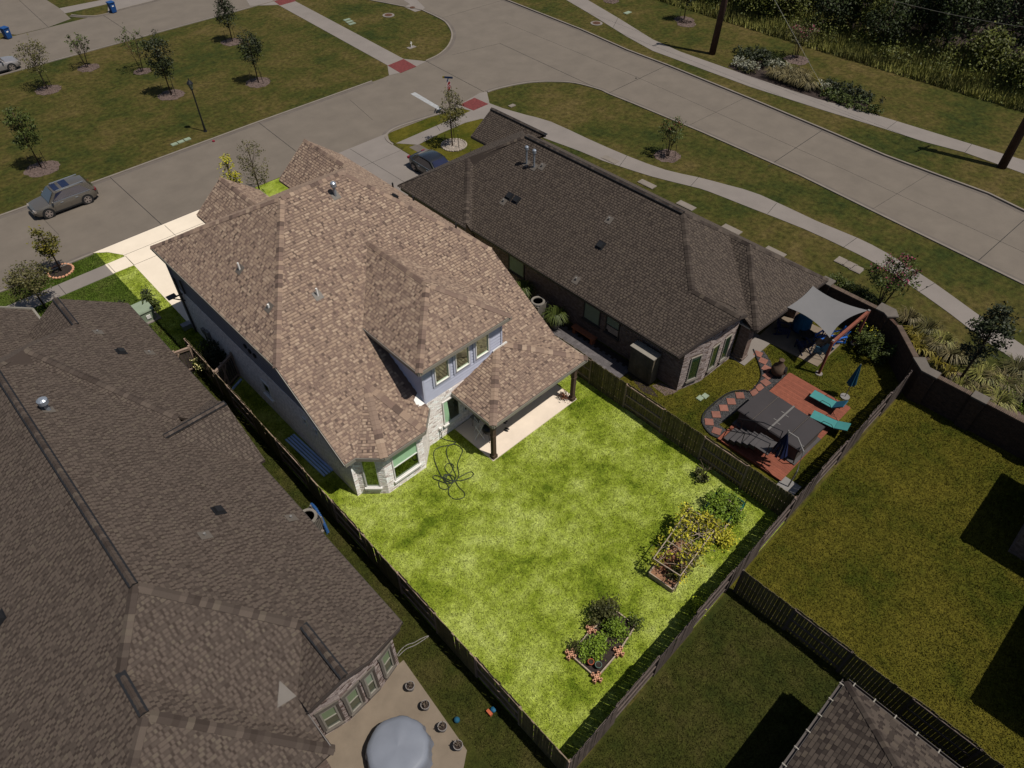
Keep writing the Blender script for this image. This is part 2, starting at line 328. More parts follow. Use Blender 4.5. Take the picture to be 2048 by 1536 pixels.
M['clay'] = mat('brown_clay', ob(74, 58, 46, 1.1), var=.3, scale=5)
M['greenpot'] = mat('green_pot', ob(90, 112, 100, 1.2), rough=.3, var=.1)
M['whitepot'] = mat('white_pot', ob(128, 122, 118, 1.3), var=.12, scale=6)
M['utility'] = mat('pale_green_cabinet', ob(140, 152, 130, 1.35), rough=.5, var=.08)
M['greennet'] = mat('green_net', ob(20, 90, 80, 1.2), var=.2)
M['stonering'] = mat('white_rock', ob(150, 138, 126, 1.2), var=.2, objrand=.2)
M['hose'] = mat('black_hose', (.02, .028, .015), rough=.5, var=.1)
M['stopred'] = mat('stop_red', ob(120, 26, 28, 1.2), rough=.45, var=.05)
M['signwhite'] = mat('sign_white', ob(170, 164, 164, 1.2), rough=.5, var=.03)
M['signblue'] = mat('sign_blue', ob(34, 52, 86, 1.2), rough=.5, var=.05)
M['yellow'] = mat('yellow_guard', ob(150, 132, 30, 1.2), rough=.5, var=.06)
M['rustlid'] = mat('rust_lid', ob(96, 66, 48), var=.25, scale=8)
M['reddot'] = mat('red_paint', ob(130, 30, 50), var=.1)
M['wire'] = mat('wire', ob(100, 98, 90), rough=.5)
M['tyre'] = mat('tyre', (.012, .012, .012), rough=.8, var=.1)
M['rim'] = mat('alloy_rim', ob(165, 152, 144, 1.2), rough=.35, metal=.4, var=.05)
M['carglass'] = glassmat('car_glass', (.008, .010, .03), .08)
M['redlamp'] = mat('red_lamp', ob(130, 24, 36), rough=.2, spec=.6)
M['headlamp'] = mat('head_lamp', ob(150, 140, 132), rough=.15, spec=.7)
def carpaint(n, c): return mat(n, c, rough=.32, var=.03, spec=.6, coat=.8, metal=.25)
M['cargrey'] = carpaint('grey_paint', ob(92, 86, 78, 1.1)); M['carblack'] = carpaint('black_paint', (.015, .016, .02)); M['carwhite'] = carpaint('white_car_paint', ob(140, 134, 132, 1.15)); M['carblue'] = carpaint('blue_paint', (.02, .03, .08))
# ================================================================== SETTING
def sheet(name, poly, z, m, th=0.0, **kw):
    mb = MB()
    if th: mb.prism([(p[0], p[1]) for p in poly], z-th, z)
    else: mb.add([(p[0], p[1], z) for p in poly], [tuple(range(len(poly)))])
    if not th:
        a = sum(poly[i][0]*poly[(i+1) % len(poly)][1]-poly[(i+1) % len(poly)][0]*poly[i][1] for i in range(len(poly)))
        if a < 0: mb.f[0] = mb.f[0][::-1]
    return mb.build(name, m, kind='structure', **kw)
def smooth(pts, n=4):                                   # Catmull-Rom through points
    P = [Vector(p) for p in pts]; out = []
    for i in range(len(P)-1):
        a, b, c, d = P[max(i-1, 0)], P[i], P[i+1], P[min(i+2, len(P)-1)]
        for k in range(n):
            t = k/n; out.append(.5*((2*b)+(c-a)*t+(2*a-5*b+4*c-d)*t*t+(3*b-a-3*c+d)*t**3))
    return out+[P[-1]]
def ribbon(mb, pts, w0, w1, z0, z1, tint=.5):            # solid strip following a line, offsets w0..w1 to its left
    pts = [Vector((p[0], p[1], 0)) for p in pts]; A = []; B = []
    for i, p in enumerate(pts):
        d = (pts[min(i+1, len(pts)-1)]-pts[max(i-1, 0)]).normalized(); n = Vector((-d.y, d.x, 0)); A.append(p+n*w0); B.append(p+n*w1)
    for i in range(len(pts)-1):
        a, b, c, d = A[i], A[i+1], B[i+1], B[i]; up = lambda q, z: (q.x, q.y, z)
        vs = [up(a, z0), up(b, z0), up(c, z0), up(d, z0), up(a, z1), up(b, z1), up(c, z1), up(d, z1)]
        fs = [(7, 6, 5, 4), (0, 4, 5, 1), (2, 6, 7, 3)] if w0 > w1 else [(4, 5, 6, 7), (1, 5, 4, 0), (3, 7, 6, 2)]
        if i == 0: fs.append((0, 3, 7, 4))
        if i == len(pts)-2: fs.append((1, 5, 6, 2))
        mb.add(vs, fs, tint)
    return mb
sheet('grass_ground', [(-300, -300), (400, -300), (400, 400), (-300, 400)], 0, M['dimgrass'])
# yards
LOT = [(6.62, 4.1), (21.8, 4.42), (21.8, 47.55), (7.1, 47.55)]
sheet('lawn', LOT, .004, M['lawn'])
sheet('neighbour_yard', [(21.84, 4.45), (34.2, 4.5), (36, 6.6), (36.4, 7.6), (36.2, 12.6), (36.2, 36.5), (21.84, 36.5)], .004, M['yard'])
sheet('far_yard', [(17.1, 4.3), (34.0, 4.4), (33.4, 1), (33.2, -30), (17.1, -30)], .004, M['yard'])
sheet('near_yard', [(17.06, 4.25), (6.6, 4.0), (-8, 3.9), (-8, -30), (17.06, -30)], .004, M['dimyard'])
sheet('side_yard', [(6.6, 4.1), (7.05, 44.5), (5.0, 44.5), (-12, 44.2), (-12, 4.0)], .004, M['dimyard'])
sheet('front_yard', [(7.08, 37.8), (7.1, 47.5), (-30, 47.5), (-30, 38)], .006, M['frontyard'])
sheet('corner_yard', gs([(770, 274), (800, 251), (906, 217), (942, 221), (1000, 237), (1060, 262), (960, 330), (860, 330)]), .006, M['yard'])
# streets (y 47.6..56.5) and the wide road (x 49..60)
ZR = .014
near_road = [(1216, 187), (1400, 262), (1600, 350), (1800, 448), (2048, 568)]
far_road = [(1008, 0), (1076, 27), (1162, 61), (1254, 102), (1333, 132), (1520, 208), (1644, 260), (1768, 313), (1875, 353), (1976, 390), (2048, 425)]
corner_ne = smooth(gs([(974, 184), (1000, 176), (1050, 166), (1100, 163), (1150, 166), (1200, 179), (1220, 188), (1280, 212)]), 4)
corner_nw = smooth(gs([(778, 151), (801, 146), (833, 133), (853, 123), (881, 109), (900, 90), (906, 68), (896, 48), (881, 37), (845, 20)]), 4)
near_line = corner_ne[:-1] + gs(near_road[1:]) + [Vector((47.4, -8, 0)), Vector((46.6, -60, 0))]
far_line = [Vector((62.5, 110, 0)), Vector((61.2, 78, 0))] + gs(far_road) + [Vector((56.2, -8, 0)), Vector((55.2, -60, 0))]
west_line = [Vector((52.4, 110, 0)), Vector((50.6, 90, 0)), Vector((49.2, 75.5, 0))] + corner_nw[::-1]
street_n = [(-60, 56.6), (3.9, 56.55), (12.2, 56.5), (23.9, 56.7), (37.6, 56.7)]
street_s = [(-60, 47.5), (7.1, 47.6), (30, 47.62), (36, 47.5)]
road_poly = [(-60, 47.5), (30, 47.6)] + [(p.x, p.y) for p in gs([(906, 217)])] + [(p.x, p.y) for p in near_line] + [(p.x, p.y) for p in far_line[::-1]] + [(p.x, p.y) for p in west_line] + [(x, y) for x, y in street_n[::-1]]
sheet('road', road_poly, ZR, M['road'])
st2 = [(-60, 82.1), (28, 82.3), (40, 82.3), (52, 82.4), (52, 91.9), (27, 91.7), (15, 91.7), (-60, 91.6)]
sheet('street', st2, ZR, M['road'])
# kerbs: a pale step with a dark water line at its foot
def kerb(pts, side=1, h=.12, w=.17, step=True):
    mb = MB(); ribbon(mb, pts, 0, side*w, 0, ZR+h); mb.build('kerb', M['kerb'], kind='structure')
    mb = MB(); ribbon(mb, pts, -side*.32, -side*.02, ZR, ZR+.004); mb.build('gutter_line', M['gutter'], kind='structure')
kerb(far_line[1:], side=1)
kerb([(p.x, p.y) for p in near_line], side=-1, h=.06)
kerb([(-60, 56.6), (3.9, 56.55), (12.2, 56.5), (23.9, 56.7), (36.4, 56.7)], side=1, h=.07)
kerb([(p.x, p.y) for p in corner_nw[12:]] + [(49.2, 75.5), (50.6, 90)], side=1, h=.06)
kerb([(-60, 47.5), (1.1, 47.56), (6.9, 47.6)], side=-1, h=.06)
kerb([(p.x, p.y) for p in smooth(gs([(906, 219), (850, 236), (800, 252), (778, 263), (770, 274), (774, 283), (784, 290)]), 3)], side=1, h=.06)
kerb([(-60, 82.1), (28, 82.3), (52, 82.4)], side=-1, h=.06)
kerb([(p.x, p.y) for p in smooth(gs([(317, 0), (239, 20), (216, 28), (190, 33), (163, 33), (142, 31)]), 3)], side=-1, h=.06)
# joints across the concrete
jm = MB()
def joint(a, b, w=.045):
    a, b = g(*a), g(*b); jm.bar((a.x, a.y, ZR+.003), (b.x, b.y, ZR+.003), w, .006)
for a, b in (((217, 352), (325, 451)), ((517, 245), (597, 307)), ((853, 123), (968, 184)), ((1000, 87), (1216, 187)), ((1216, 187), (1332, 132)), ((207, 31), (265, 69)), ((1536, 333), (1644, 261)), ((1955, 523), (2048, 440))): joint(a, b)
for a, b in (((50, 400), (118, 470)), ((1010, 45), (1275, 155)), ((1275, 155), (1690, 340)), ((1690, 340), (2048, 505)), ((1380, 250), (1490, 196)), ((1736, 424), (1860, 347)), ((881, 37), (1008, 0)), ((700, 200), (745, 240)), ((905, 110), (1000, 87))): joint(a, b, .02)
for x in np.arange(-50, 4, 6.1): jm.bar((x, 47.7, ZR+.003), (x, 56.4, ZR+.003), .03, .006)
jm.build('road_joint', M['joint'], kind='structure')
# pavements
ZW = .03
walk_main = smooth(gs([(1006, 217), (1051, 230), (1102, 244), (1178, 279), (1254, 312), (1330, 340), (1396, 355), (1457, 371), (1520, 390), (1634, 443), (1714, 476), (1776, 508), (1869, 567), (1955, 629), (2048, 693)]), 2)
walk_in = smooth(gs([(990, 240), (1040, 258), (1100, 281), (1160, 303), (1203, 321), (1239, 333), (1305, 354), (1381, 373), (1416, 383), (1500, 416), (1607, 458), (1687, 495), (1741, 522), (1794, 554), (1848, 591), (1901, 629), (1968, 680), (2048, 733)]), 2)
ext = [Vector((36.5, -14, 0)), Vector((35.1, -14, 0))]
sheet('pavement', [(p.x, p.y) for p in walk_main] + [(p.x, p.y) for p in ext] + [(p.x, p.y) for p in walk_in[::-1]], ZW, M['walk'], th=.05)
sheet('pavement', gs([(942, 222), (792, 287), (836, 290), (879, 268), (930, 246), (962, 238), (990, 240), (1006, 217), (979, 207), (960, 214)]), ZW-.002, M['walk'], th=.05)
fo = gs([(1120, -6), (1132, 0), (1188, 33), (1254, 74), (1305, 102), (1381, 130), (1500, 174), (1650, 222), (1768, 258), (1848, 284), (1928, 305), (2048, 348)]); fi = gs([(1160, -8), (1175, 0), (1236, 36), (1305, 79), (1361, 104), (1457, 138), (1520, 160), (1634, 198), (1735, 225), (1794, 243), (1901, 276), (2048, 321)])
sheet('pavement', [(p.x, p.y) for p in fo] + [(60.5, -8), (61.9, -8)] + [(p.x, p.y) for p in fi[::-1]], ZW, M['walk'], th=.05)
sheet('pavement', gs([(556, 10), (591, 3), (807, 118), (775, 131)]), ZW, M['walk'], th=.05)
sheet('pavement', gs([(545, 0), (585, -8), (591, 3), (556, 10), (500, 12), (490, -4)]), ZW-.004, M['walk'], th=.04)
sheet('pavement', gs([(775, 131), (807, 118), (853, 123), (833, 133), (801, 146), (778, 151)]), ZW-.006, M['walk'], th=.03)
sheet('pavement', gs([(979, 207), (974, 184), (960, 186), (906, 217), (919, 216), (942, 222), (960, 214)]), ZW-.008, M['walk'], th=.03)
sheet('pavement', [(-60, 44.35), (7.0, 44.4), (7.0, 45.72), (-60, 45.72)], ZW, M['walk'], th=.05)
sheet('pavement', gs([(119, 17), (205, 0), (240, -4), (216, 8), (130, 27)]), ZW, M['walk'], th=.05)
sheet('pavement', gs([(830, 24), (808, 14), (820, 9), (800, -4), (830, -4), (850, 16), (845, 20)]), ZW-.004, M['walk'], th=.04)
wj = MB()
for a, b in (((955, 325), (940, 300)), ((1239, 333), (1254, 312)), ((1381, 373), (1397, 355)), ((1535, 428), (1553, 407)), ((1687, 495), (1714, 476)), ((1838, 584), (1869, 567)), ((1774, 258), (1794, 243)), ((1930, 305), (1943, 289)), ((1225, 58), (1236, 36)), ((872, 250), (880, 262))):
    a, b = g(*a), g(*b); wj.bar((a.x, a.y, ZW+.002), (b.x, b.y, ZW+.002), .03, .006)
for x in np.arange(-50, 7, 4.5): wj.bar((x, 44.4, ZW+.002), (x, 45.7, ZW+.002), .03, .006)
wj.build('pavement_joint', M['joint'], kind='structure')
for q in ([(775.5, 131), (807, 118), (833, 133), (801, 146)], [(919, 209.5), (949, 195.5), (977, 208), (947, 221)], [(545, 0), (580, -8), (592, 2), (560, 11)]):
    sheet('kerb_ramp', gs(q, .03), ZW+.006, M['redramp'], th=.01)
mk = MB(); a = gs([(821, 188), (830, 184.6), (883, 216), (878, 221)]); mk.add([(p.x, p.y, ZR+.005) for p in a], [(3, 2, 1, 0)]); mk.build('stop_line', M['marking'], kind='structure')
# driveways
DR = [(8.25, 36.4), (8.35, 45.0), (8.3, 46.0), (7.7, 47.0), (6.95, 47.6), (15.6, 47.6), (14.9, 47.3), (14.45, 46.6), (14.4, 45.9), (14.4, 36.4)]
sheet('driveway', DR, .03, M['drive'], th=.05)
sheet('front_path', [(6.98, 44.45), (8.33, 44.4), (8.33, 45.75), (6.98, 45.75)], .028, M['drive'], th=.05)
dj = MB()
for a, b in (((11.85, 47.4), (11.75, 36.5)), ((8.3, 45.9), (14.4, 45.8)), ((8.33, 44.4), (14.4, 44.3)), ((8.36, 45.75), (8.36, 44.4)), ((7.15, 45.7), (7.15, 44.45))): dj.bar((*a, .032), (*b, .032), .025, .006)
dj.build('driveway_joint', M['joint'], kind='structure')
sheet('gutter_line', [(7.6, 47.60), (15.2, 47.60), (15.2, 47.72), (7.6, 47.72)], ZR+.004, M['gutter'])
ND = gs([(700, 300), (770, 276), (784, 290), (800, 303), (838, 290), (905, 325), (960, 345), (830, 420), (720, 330)])
sheet('neighbour_driveway', [(23.2, 47.6), (31.3, 47.6), (30.75, 46.7), (30.4, 45.6), (30.35, 43.1), (30.9, 42.9), (30.9, 36.3), (24.4, 36.3), (24.4, 45.4), (23.8, 46.8)], .028, M['walk'], th=.05)
sheet('front_path', [(30.3, 44.5), (32.0, 44.4), (32.0, 37.0), (30.9, 37.0), (30.9, 43.0), (31.1, 43.1), (31.1, 44.4)], .026, M['gutter'], th=.04)
sheet('grass_patch', [(30.4, 44.5), (31.1, 44.5), (31.1, 43.1), (30.4, 43.1)], .034, M['yard'])
nj = MB(); nj.bar((27.5, 47.5, .03), (27.5, 36.5, .03), .03, .006); nj.bar((24.5, 44.5, .03), (30.3, 44.5, .03), .02, .006); nj.build('driveway_joint', M['joint'], kind='structure')
sheet('street_driveway', gs([(-30, 72), (0, 66), (33, 70), (96, 55), (142, 38), (118, 16), (93, 0), (60, -20), (-10, -20), (-30, 20)]), ZR+.004, M['road'])
sheet('street_driveway', gs([(239, 20), (317, 0), (330, -8), (225, -8), (216, 8), (216, 28)]), ZR+.004, M['walk'])
sj = MB(); a, b = g(38, 0), g(96, 54); sj.bar((a.x, a.y, ZR+.006), (b.x, b.y, ZR+.006), .04, .006); sj.build('driveway_joint', M['joint'], kind='structure')
# slabs of the yards
sheet('patio', [(14.34, 16.3), (20.42, 16.28), (20.42, 19.2), (14.34, 19.2)], .05, M['patio'], th=.06)
sheet('neighbour_patio', [(-2.0, 11.5), (5.0, 11.45), (4.62, 7.2), (3.3, 6.2), (-2, 6.1)], .05, M['npatio'], th=.06)
sheet('sail_patio', [(31.7, 12.3), (34.9, 12.4), (35.2, 8.65), (32.0, 8.62)], .05, M['npatio'], th=.06)
sheet('rear_patio', [(29.1, 12.6), (31.9, 12.6), (31.9, 11.5), (29.1, 11.5)], .045, M['walk'], th=.06)
sheet('mulch_bed', [(23.7, 13.3), (24.7, 16), (24.7, 24), (24.3, 24), (24.2, 16.5), (23.4, 14.2)], .02, M['darkmulch'], th=.02)
sheet('mulch_bed', gs([(1304, 772), (1320, 765), (1356, 782), (1345, 788), (1330, 792)]), .018, M['mulch'], th=.02)
sheet('mulch_bed', [(x, y) for x, y in ((34.0, -6), (34.05, 3.6), (34.3, 4.6), (36, 6.3), (36.7, 7.2), (36.9, 9.4), (37.6, 8.2), (37.3, 5.0), (37.4, 1.2), (36.2, -1.5), (36, -6))], .012, M['mulch'], th=.01)
sheet('mulch_bed', gs([(1455, 133), (1500, 120), (1560, 125), (1640, 180), (1735, 205), (1735, 222), (1640, 200), (1560, 175), (1490, 152)]), .012, M['darkmulch'], th=.01)
# ================================================================== HOUSE BUILDING
def ony(px, py, y):
    d = _fw*FPX + _r*(px-1024) - _up*(py-768); return _C + d*(y/d.y)
def pnorm(poly):
    n = Vector((0, 0, 0))
    for i in range(len(poly)):
        a, b = Vector(poly[i]), Vector(poly[(i+1) % len(poly)]); n += a.cross(b)
    n.normalize(); return n if n.z > 0 else -n
def inside(P, poly):
    x, y = P[..., 0], P[..., 1]; r = np.zeros(x.shape, bool); n = len(poly)
    for i in range(n):
        x0, y0 = poly[i]; x1, y1 = poly[(i+1) % n]
        if y0 == y1: continue
        c = ((y0 > y) != (y1 > y)) & (x < (x1-x0)*(y-y0)/(y1-y0)+x0); r ^= c
    return r
def clip_rect(poly, x0, x1, y0, y1):
    for ax, lim, sg in ((0, x0, 1), (0, x1, -1), (1, y0, 1), (1, y1, -1)):
        out = []
        for i in range(len(poly)):
            a, b = poly[i], poly[(i+1) % len(poly)]; da, db = sg*(a[ax]-lim), sg*(b[ax]-lim)
            if da >= 0: out.append(a)
            if (da >= 0) != (db >= 0):
                t = da/(da-db); out.append((a[0]+(b[0]-a[0])*t, a[1]+(b[1]-a[1])*t))
        poly = out
        if len(poly) < 3: return []
    return poly
TN = [0., .25, .5, .75, 1.]
def shingles(roof, planes, m, n_ind, e=.145, widths=None, wts=None, excl=(), style=0):
    """laminated shingles on every plane: each a thin wedge; the largest in view are objects, the rest one mesh"""
    org = wl(roof); full = []; mb = MB(); widths = widths or ((.09, .12, .17, .06, .085) if style else (.10, .15, .2, .27, .07, .10, .13)); cov = .86
    for ip, poly in enumerate(planes):
        n = pnorm(poly); u = Vector((0, 0, 1)).cross(n); u.normalize(); v = n.cross(u); o = Vector(poly[0])
        P2 = [((Vector(p)-o).dot(u), (Vector(p)-o).dot(v)) for p in poly]; A = np.array(P2)
        y = A[:, 1].min(); x0, x1 = A[:, 0].min(), A[:, 0].max(); ymax = A[:, 1].max(); row = 0; ys = y
        R = []
        while ys < ymax:
            x = x0-random.random()*.3; last = 0; bias = random.uniform(-.15, .15)
            while x < x1:
                last = 1-last if random.random() < (.92 if style else .78) else last
                if style:                                             # regular light and dark teeth
                    w = random.choice(widths[:3]) if last else random.choice(widths[3:])
                    k = random.choices((3, 4, 2), (.62, .13, .25))[0] if last else random.choices((0, 1, 2), (.3, .5, .2))[0]
                else:
                    w = random.choice(widths[:4]) if last else random.choice(widths[4:])
                    k = random.choices((4, 3, 2), (.2, .5, .3))[0] if last else random.choices((0, 1, 2), (.14, .56, .3))[0]
                t = .022 if k > 1 else .010
                R.append((x, ys, w, k, t)); x += w
            ys += e; row += 1
        Q = np.array(R); cor = np.stack([np.stack([Q[:, 0]+a*Q[:, 2], Q[:, 1]+b*e], -1) for a in (0.02, .98) for b in (0.02, .98)], 1)
        ins = inside(cor, P2); allin = ins.all(1)
        cx = Q[:, 0]+Q[:, 2]/2; cy = Q[:, 1]+e/2
        W3 = np.array(o)[None]+cx[:, None]*np.array(u)[None]+cy[:, None]*np.array(v)[None]
        drop = np.zeros(len(Q), bool)
        for ex in (excl if ip == 0 else ()): drop |= inside(W3[:, :2], ex)
        near = inside(np.stack([cx, cy], -1), P2) | ins.any(1)
        dist = np.linalg.norm(W3-np.array(_C)[None], axis=1)
        for i in range(len(Q)):
            if drop[i]: continue
            x, yy, w, k, t = Q[i]
            if allin[i]:
                full.append((dist[i]/math.sqrt(w), o+u*x+v*yy, u, v, n, w, int(k), t))
            elif near[i]:
                c = clip_rect(P2, x, x+w, yy, yy+e*(cov if k > 1 else 1.04))
                if len(c) > 2:
                    vs = [o+u*a+v*b+n*(t*(1-(b-yy)/e)+.004) for a, b in c]; mb.add(vs, [tuple(range(len(vs)))], TN[int(k)])
    full.sort(key=lambda a: a[0])
    cache = {}
    def geo(w, t):
        l = e*(cov if t > .015 else 1.04); return [(0, 0, t), (w, 0, t), (w, l, .005), (0, l, .005), (0, 0, 0), (w, 0, 0)], [(0, 1, 2, 3), (4, 5, 1, 0), (5, 2, 1), (4, 0, 3)]
    for d, p, u, v, n, w, k, t in full[:n_ind]:
        key = (round(w, 3), k, round(t, 3))
        if key not in cache:
            b = MB(); vs, fs = geo(w, t); b.add(vs, fs, TN[k]); cache[key] = b.mesh('shingle', m)
        ob_ = link('shingle', cache[key], roof); Mx = Matrix((u, v, n)).transposed().to_4x4(); Mx.translation = p-org; ob_.matrix_basis = Mx
    for d, p, u, v, n, w, k, t in full[n_ind:]:
        vs, fs = geo(w-.006, t); mb.add([p+u*a+v*b+n*c for a, b, c in vs], fs, TN[k])
    mb.build('shingle_field', m, roof, kind='stuff')
NCAP = {}
def caps(roof, a, b, pa, pb, m, e=.22, w=.2, lift=.03, vent=False, lim=300):
    a, b = Vector(a), Vector(b)
    if a.z > b.z: a, b = b, a
    d = (b-a); L = d.length; d /= L; n1, n2 = pnorm(pa), pnorm(pb); S2 = []
    for n in (n1, n2):
        s = n.cross(d); s.normalize()
        if s.z > 0: s = -s
        S2.append(s)
    up = (n1+n2).normalized(); org = wl(roof); ms = []
    for k in range(5):
        q = MB(); z0, z1 = lift+.028, lift+.008; l = e*1.1
        for s in S2:
            vs = [up*z0, s*w+up*(z0-.012), d*l+s*w+up*(z1-.012), d*l+up*z1, s*w+up*(z0-.03), d*l+s*w+up*(z1-.03), up*(z0-.02)]
            q.add(vs, [(0, 1, 2, 3), (1, 4, 5, 2), (0, 6, 4, 1)], TN[k])
        ms.append(q.mesh('ridge_cap', m))
    N = int(L/e); rest = MB()
    for i in range(N):
        p = a+d*(i*e)
        c = NCAP.get(roof.name, 0); k = random.choices(range(5), (.12, .36, .30, .18, .04))[0]
        if c < lim:
            o = link('ridge_cap', ms[k], roof); o.location = p-org; NCAP[roof.name] = c+1
        else:
            me = ms[k]; rest.add([p+vv.co for vv in me.vertices], [tuple(f.vertices) for f in me.polygons], TN[k])
    if rest.v: rest.build('ridge_cap', m, roof, kind='stuff')
    if vent:
        q = MB(); q.bar(a+up*(lift-.075), b+up*(lift-.075), w*1.62, .05, upv=up); q.build('ridge_vent', M['black'], roof)
def roofdeck(house, planes, m, name='roof', th=.14):
    mb = MB()
    for p in planes:
        p = [Vector(q) for q in p]; n = pnorm(p); k = len(p)
        a = Vector((0, 0, 0))
        for i in range(k): a += p[i].cross(p[(i+1) % k])
        if a.z < 0: p = p[::-1]
        lo = [q-Vector((0, 0, th)) for q in p]; p = [q-Vector((0, 0, .008)) for q in p]
        mb.add(p+lo, [tuple(range(k)), tuple(range(2*k-1, k-1, -1))]+[(i, k+i, k+(i+1) % k, (i+1) % k) for i in range(k)], .12)
    return mb.build(name, m, house)
def fascia(house, edges, m, h=.19, off=.035, name='fascia'):
    for a, b in edges:
        a, b = Vector(a), Vector(b); d = (b-a).normalized(); out = Vector((d.y, -d.x, 0)); out.normalize(); mb = MB()
        mb.bar(a+out*off-Vector((0, 0, h/2+.012)), b+out*off-Vector((0, 0, h/2+.012)), .03, h); mb.build(name, m, house)
def window(house, p0, p1, z0, z1, frame, pane, sill=None, mid=None, fw=.06, proud=.03, pane2=None, sillh=.09, name='window'):
    """p0->p1 runs with the outside on its right"""
    p0, p1 = Vector((*p0[:2], 0)), Vector((*p1[:2], 0)); d = (p1-p0).normalized(); out = Vector((d.y, -d.x, 0)); Z = Vector((0, 0, 1))
    f = MB(); a0, a1 = p0+out*proud, p1+out*proud
    for z in (z0+fw/2, z1-fw/2): f.bar(a0+Z*z, a1+Z*z, proud*2, fw)
    for a, s in ((a0, 1), (a1, -1)): f.bar(a+d*s*fw/2+Z*(z0+fw), a+d*s*fw/2+Z*(z1-fw), fw, proud*2, upv=out)
    if mid: f.bar(a0+Z*mid+d*fw, a1+Z*mid-d*fw, proud*1.4, .045)
    w = f.build(name, frame, house)
    def pan(za, zb, m):
        q = MB(); i0, i1 = p0+out*.018+d*fw*.5, p1+out*.018-d*fw*.5
        q.quad(i0+Z*za, i1+Z*za, i1+Z*zb, i0+Z*zb); q.build('pane', m, w)
    if mid: pan(z0, mid, pane2 or pane); pan(mid, z1, pane)
    else: pan(z0, z1, pane)
    if sill:
        s = MB(); s.bar(p0+out*.05-d*.06+Z*(z0-sillh/2), p1+out*.05+d*.06+Z*(z0-sillh/2), .16, sillh); s.build('sill', sill, w)
    return w
def bricks(wall, p0, p1, z0, ztop, holes, m, n_ind, bw=.2, bh=.064, mo=.011, wts=(.1, .3, .4, .2), proud=.022, course=None):
    """running-bond bricks as geometry on a wall face; p0->p1 with the outside on the right; ztop(x) limits the height"""
    p0, p1 = Vector((*p0[:2], 0)), Vector((*p1[:2], 0)); L = (p1-p0).length; d = (p1-p0)/L; out = Vector((d.y, -d.x, 0)); Z = Vector((0, 0, 1)); org = wl(wall)
    it = []; z = z0; row = 0
    while True:
        if z > max(ztop(0), ztop(L/2), ztop(L)): break
        x = -(bw/2 if row % 2 else 0)
        while x < L-.02:
            a, b = max(x, 0), min(x+bw, L)
            if b-a > .03 and z+bh < ztop((a+b)/2):
                segs = [(a, b)]
                for h0, h1, hz0, hz1 in holes:
                    if hz0-bh < z < hz1:
                        ns = []
                        for s, t in segs:
                            if t <= h0 or s >= h1: ns.append((s, t)); continue
                            if s < h0: ns.append((s, h0))
                            if t > h1: ns.append((h1, t))
                        segs = ns
                for s, t in segs:
                    if t-s > .03: it.append((s, z, t-s, random.choices(range(len(wts)), wts)[0], random.uniform(.6, 1)*proud))
            x += bw+mo
        z += bh+mo; row += 1
    full = [q for q in it if abs(q[2]-bw) < .001]; rest = [q for q in it if abs(q[2]-bw) >= .001]; random.shuffle(full)
    full.sort(key=lambda q: -q[1]); cache = {}; K = max(1, len(wts)-1)
    def geo(w, t): return [(0, 0, 0), (w, 0, 0), (w, 0, bh), (0, 0, bh), (0, t, 0), (w, t, 0), (w, t, bh), (0, t, bh)], [(4, 5, 6, 7), (0, 4, 7, 3), (5, 1, 2, 6), (7, 6, 2, 3), (0, 1, 5, 4)]
    Mx = Matrix((d, out, Z)).transposed()
    for x, z, w, k, t in full[:n_ind]:
        key = (k, round(t, 3))
        if key not in cache:
            b = MB(); vs, fs = geo(w, t); b.add(vs, fs, k/K); cache[key] = b.mesh('brick', m)
        o = link('brick', cache[key], wall); X4 = Mx.to_4x4(); X4.translation = p0+d*x+Z*z-org; o.matrix_basis = X4
    mb = MB()
    for x, z, w, k, t in full[n_ind:]+rest:
        vs, fs = geo(w, t); mb.add([p0+d*(x+a)+out*b+Z*(z+c) for a, b, c in vs], fs, k/K)
    if mb.v: mb.build('brickwork', m, wall, kind='stuff')
def pipe_vent(roof_pt, h, r, label, cat='roof vent', capped=False, m='galv', group=None, flash=True, n=None):
    p = Vector(roof_pt); t = thing('roof_vent_pipe', label, cat, p, 0, group)
    q = MB(); q.cyl((0, 0, -.1), (0, 0, h), r, n=10); q.build('pipe', M[m], t, local=True)
    if capped: q = MB(); q.lathe([(r*1.2, h-.12), (r*2.1, h-.08), (r*2.1, h+.1), (r*1.2, h+.16)], n=12); q.build('cap', M['galv'], t, local=True)
    if flash:
        N = Vector(n) if n else Vector((0, 0, 1)); qq = N.to_track_quat('Z', 'Y').to_matrix()
        f = MB(); f.box((0, 0, .035), (.42, .46, .012), M=qq); f.build('flashing', M['flash'], t, local=True)
    return t
def box_vent(roof_pt, n, label, s=.38):
    p = Vector(roof_pt); t = thing('roof_box_vent', label, 'roof vent', p)
    N = Vector(n); qq = N.to_track_quat('Z', 'Y').to_matrix()
    q = MB(); q.box(qq @ Vector((0, 0, .09)), (s, s*.9, .12), M=qq, taper=.85); q.build('hood', M['black'], t, local=True)
    q = MB(); q.box(qq @ Vector((0, 0, .032)), (s*1.3, s*1.25, .01), M=qq); q.build('flashing', M['blackmetal'], t, local=True)
    return t
